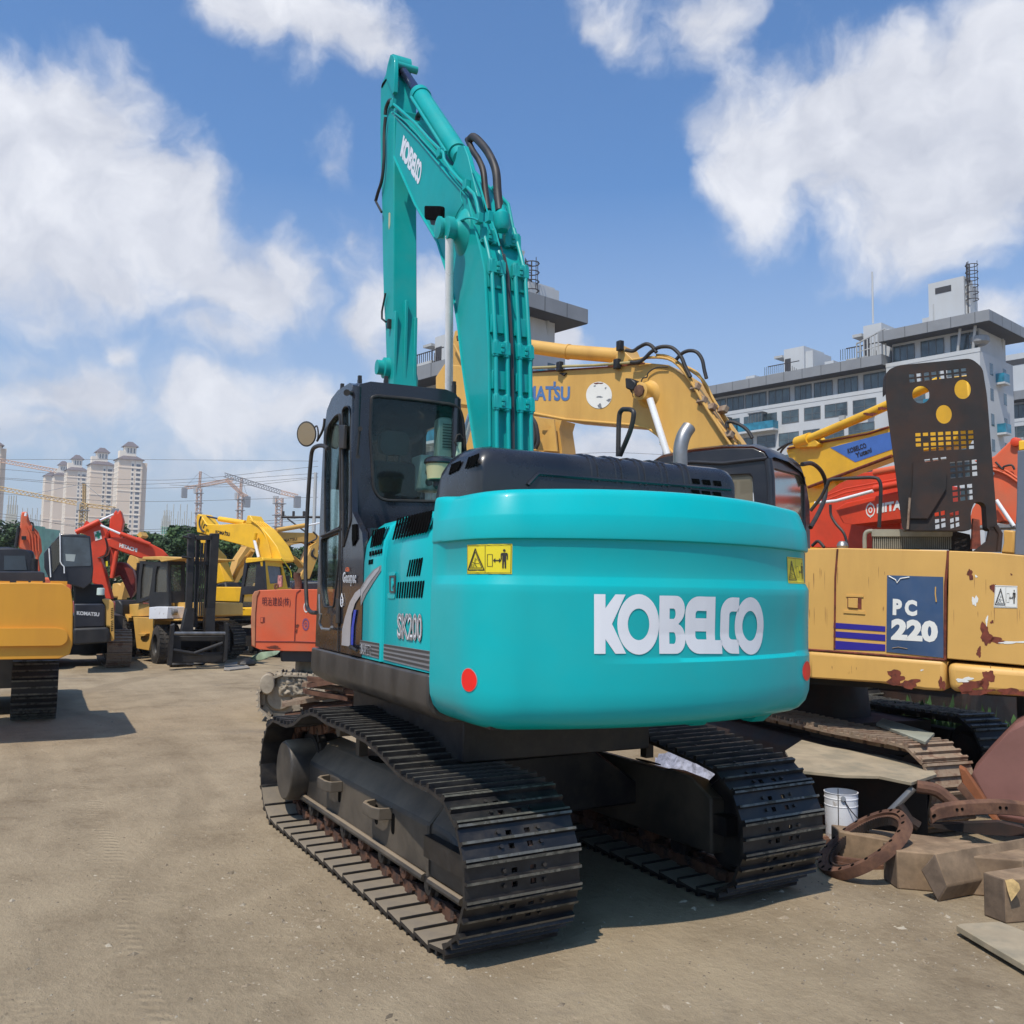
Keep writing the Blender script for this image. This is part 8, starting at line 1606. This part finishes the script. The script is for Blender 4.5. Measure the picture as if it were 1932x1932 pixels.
slab('plank', cJ, ((500, 545), (600, 480), (760, 520), (1080, 575), (1370, 650), (1408, 685), (1255, 735), (1060, 695), (850, 690), (595, 665), (530, 600)), .62, .03, plyM, 'large ragged sheet of dusty plywood propped above the white pail', 'plywood sheet')
slab('crate', cJ, ((560, 620), (1350, 710), (1340, 640), (700, 500)), .56, .54, rustD, 'dark rusty steel box under the dusty plywood sheet', 'steel box')
slab('plank', cJ, ((1045, 380), (1085, 350), (1395, 440), (1340, 492)), .86, .03, M('grey board', (.27, .28, .23), .8, var=.2), 'short grey board laid on the rusty track of the yellow machine', 'board', zs=(.86, .86, .86, .86))
slab('plank', cJ, ((100, 430), (280, 440), (560, 500), (500, 560), (330, 520), (150, 470)), .35, .03, M('yellow brown board', (.33, .22, .11), .8, var=.2), 'yellow brown board between the teal track and the plywood', 'board')
# rusty curved parts and the big scoured bucket
bk = pl_at(ID, 1860, 1480, 8.2, 60); T = thing('excavator_bucket', Vector((bk.o.x, bk.o.y, 0)), 'large scoured reddish bucket lying at the right edge behind the timber', 'bucket')
mb = MB(); mb.prism(cc(cJ, (1610, 690), (1720, 560), (1885, 385), (2050, 300), (2100, 1020), (1770, 960), (1690, 850)), bk.at(-.2), tuple(-bk.n*.5)); B('shell', mb, pinkS, T, bevel=.04)
tp('cutting_edge', cJ, ((1540, 640), (1580, 660), (1700, 840), (1790, 985), (1755, 975), (1640, 850), (1560, 740)), bk, .12, M('orange rust steel', (.26, .085, .03), .8, var=.3, bump=.1), T, .1, .01); tp('side_plate', cJ, ((1530, 770), (1560, 740), (1660, 870), (1620, 870)), bk, .1, rustM, T, .15)
rl_ = pl_at(ID, 1850, 1530, 7.6, 84); T = thing('rusty_ring_segment', Vector((rl_.o.x, rl_.o.y, 0)), 'curved rusty steel segment with bolt holes, on top of the scrap beside the bucket', 'steel segment')
mb = MB(); up_ = smooth([rl_.pt(*cJ(*p)) for p in ((1378, 915), (1430, 885), (1560, 865), (1750, 855), (1932, 868), (2100, 900))], 5); dn_ = [p-Vector((0, 0, .10)) for p in up_]
mb.loft([[a, a-rl_.n*.05+Vector((0, 0, .02)), b_-rl_.n*.05, b_] for a, b_ in zip(up_, dn_)]); B('segment', mb, rustM, T, bevel=.006); mb = MB()
for k in (1, 2, 9, 10, 16, 17): p = (up_[k]*.6+dn_[k]*.4)+rl_.n*.002; mb.cyl(p, p+rl_.n*.004, .012, n=8)
BS('bolt_hole', mb, hole, T)
sc = pl_at(ID, 1770, 1510, 7.9, 70); T = thing('scrap_steel', Vector((sc.o.x, sc.o.y, 0)), 'rusty curved strut with a dark brace, right of the white pail', 'scrap steel')
tb('strut', cJ, ((1290, 760), (1400, 780), (1470, 830), (1540, 890)), sc, .055, rustM, T, 0, 4); tb('brace', cJ, ((1270, 770), (1180, 860), (1125, 915)), sc, .03, steelp, T, 0); tb('brace', cJ, ((1180, 870), (1240, 960), (1300, 1000)), sc, .045, rustD, T, 0); tp('plate', cJ, ((1370, 990), (1780, 975), (1932, 1010), (1932, 1060), (1700, 1050), (1400, 1010)), sc, .1, rustD, T, -.1)
tr_ = atZ(*cL(450, 420), 0); mb = MB()
rg = random.Random(8)
for k in range(26): c_ = tr_+Vector((rg.uniform(-.12, .2), rg.uniform(-.15, .1), rg.uniform(.02, .22))); mb.tube([c_, c_+Vector((rg.uniform(-.2, .2), rg.uniform(-.2, .2), rg.uniform(-.08, .12)))], rg.uniform(.006, .02), 5)
tag(B('tangled_scrap', mb, rustM, None, org=tuple(tr_)), 'small tangle of rusty wire between the teal track and the white pail', 'wire scrap')
rag = atZ(1300, 1462, 0); mb = MB()
for i in range(19):
    for j in range(9): mb.V(atZ(1236+i*7, 1472-j*5+i*.8, 0)+Vector((0, 0, max(.0, .30*math.sin(math.pi*i/18)**.5*math.sin(math.pi*j/8)+.05*math.sin(i*1.9+j)*math.sin(math.pi*j/8)+.03*math.sin(i*.7-j*2.1)))))
for i in range(18):
    for j in range(8): mb.F(i*9+j, i*9+9+j, i*9+10+j, i*9+1+j)
tag(B('sack', mb, M('woven sack', (.24, .25, .31), .8, var=.5, scale=14), None, org=(rag.x, rag.y, 0)), 'crumpled pale woven sack seen over the right track of the teal machine', 'sack')
# gravel, chips and small litter on the ground
mb = MB(); rg = random.Random(21)
for k in range(4200):
    q = rg.random(); X = rg.uniform(-60, 1990); Y = 1230+(1990-1230)*(rg.random()**1.3)
    if k % 3 == 0: X, Y = rg.gauss(640, 150), rg.gauss(1700, 130)
    if k % 7 == 0: X, Y = rg.gauss(1650, 140), rg.gauss(1760, 70)
    p = atZ(X, max(Y, 1190), 0); s_ = rg.uniform(.002, .0075)*(2.6 if rg.random() < .05 else 1)*(1+.04*(p-C0).length)
    a = rg.uniform(0, 6.28); e_x = Vector((math.cos(a), math.sin(a), 0))*s_*rg.uniform(1, 2.2); e_y = Vector((-math.sin(a), math.cos(a), 0))*s_
    ix = [mb.V(p+e_x), mb.V(p+e_y), mb.V(p-e_x), mb.V(p-e_y)]; t_ = mb.V(p+Vector((0, 0, s_*rg.uniform(.5, 1.0)))+e_x*rg.uniform(-.3, .3))
    for i in range(4): mb.F(ix[i], ix[(i+1) % 4], t_)
g2 = B('gravel', mb, M('small stones', (.19, .148, .10), .9, var=.7, scale=6, dirt=(.40, .35, .27), damt=.8, dscale=9, thr=.54), None); tag(g2, 'scattered stones and chips on the dusty ground', 'gravel', kind='stuff')
grassm = M('weed leaves', (.035, .085, .02), .7, var=.5, scale=6); mb = MB()
for k in range(520):
    xx = rg.gauss(1765, 38) if k < 380 else rg.gauss(1905, 18); p = atD(xx, 1200, rg.uniform(11.9, 12.8)); p.z = 0; hh = rg.uniform(.4, .9)*rg.choice((.6, .8, 1)) if k < 380 else rg.uniform(.2, .6)
    for q in range(3):
        a = rg.uniform(0, 6.28); w_ = Vector((math.cos(a), math.sin(a), 0))*rg.uniform(.012, .035); lean = Vector((rg.uniform(-.15, .15), rg.uniform(-.15, .15), hh)); b0_ = p+lean*rg.uniform(.2, .6)
        ix = [mb.V(q_) for q_ in (b0_-w_*.3, b0_+w_*.3, b0_+lean*.25+w_*1.6, b0_+lean*.42, b0_+lean*.25-w_*1.6)]; mb.F(*ix)
    ix = [mb.V(q_) for q_ in (p, p+Vector((.006, .006, 0)), p+lean)]; mb.F(*ix)
tag(B('weeds', mb, grassm, None), 'green weeds growing behind the yellow machine on the right', 'weeds', kind='stuff')

# thin summer haze round everything
hm = bpy.data.materials.new('haze air'); hm.use_nodes = True; ht_ = hm.node_tree; ht_.nodes.remove(ht_.nodes['Principled BSDF']); pv = ht_.nodes.new('ShaderNodeVolumePrincipled')
pv.inputs['Color'].default_value = (.86, .90, .96, 1); pv.inputs['Density'].default_value = .00030; pv.inputs['Anisotropy'].default_value = .2; ht_.links.new(pv.outputs[0], ht_.nodes['Material Output'].inputs['Volume'])
mb = MB(); mb.b2((-60, -1100, -1.0), (1700, 1300, 175)); hz_ = B('haze', mb, hm); hz_['kind'] = 'stuff'; hz_['label'] = 'thin pale summer haze over the yard and the far towers'; hz_['category'] = 'haze'
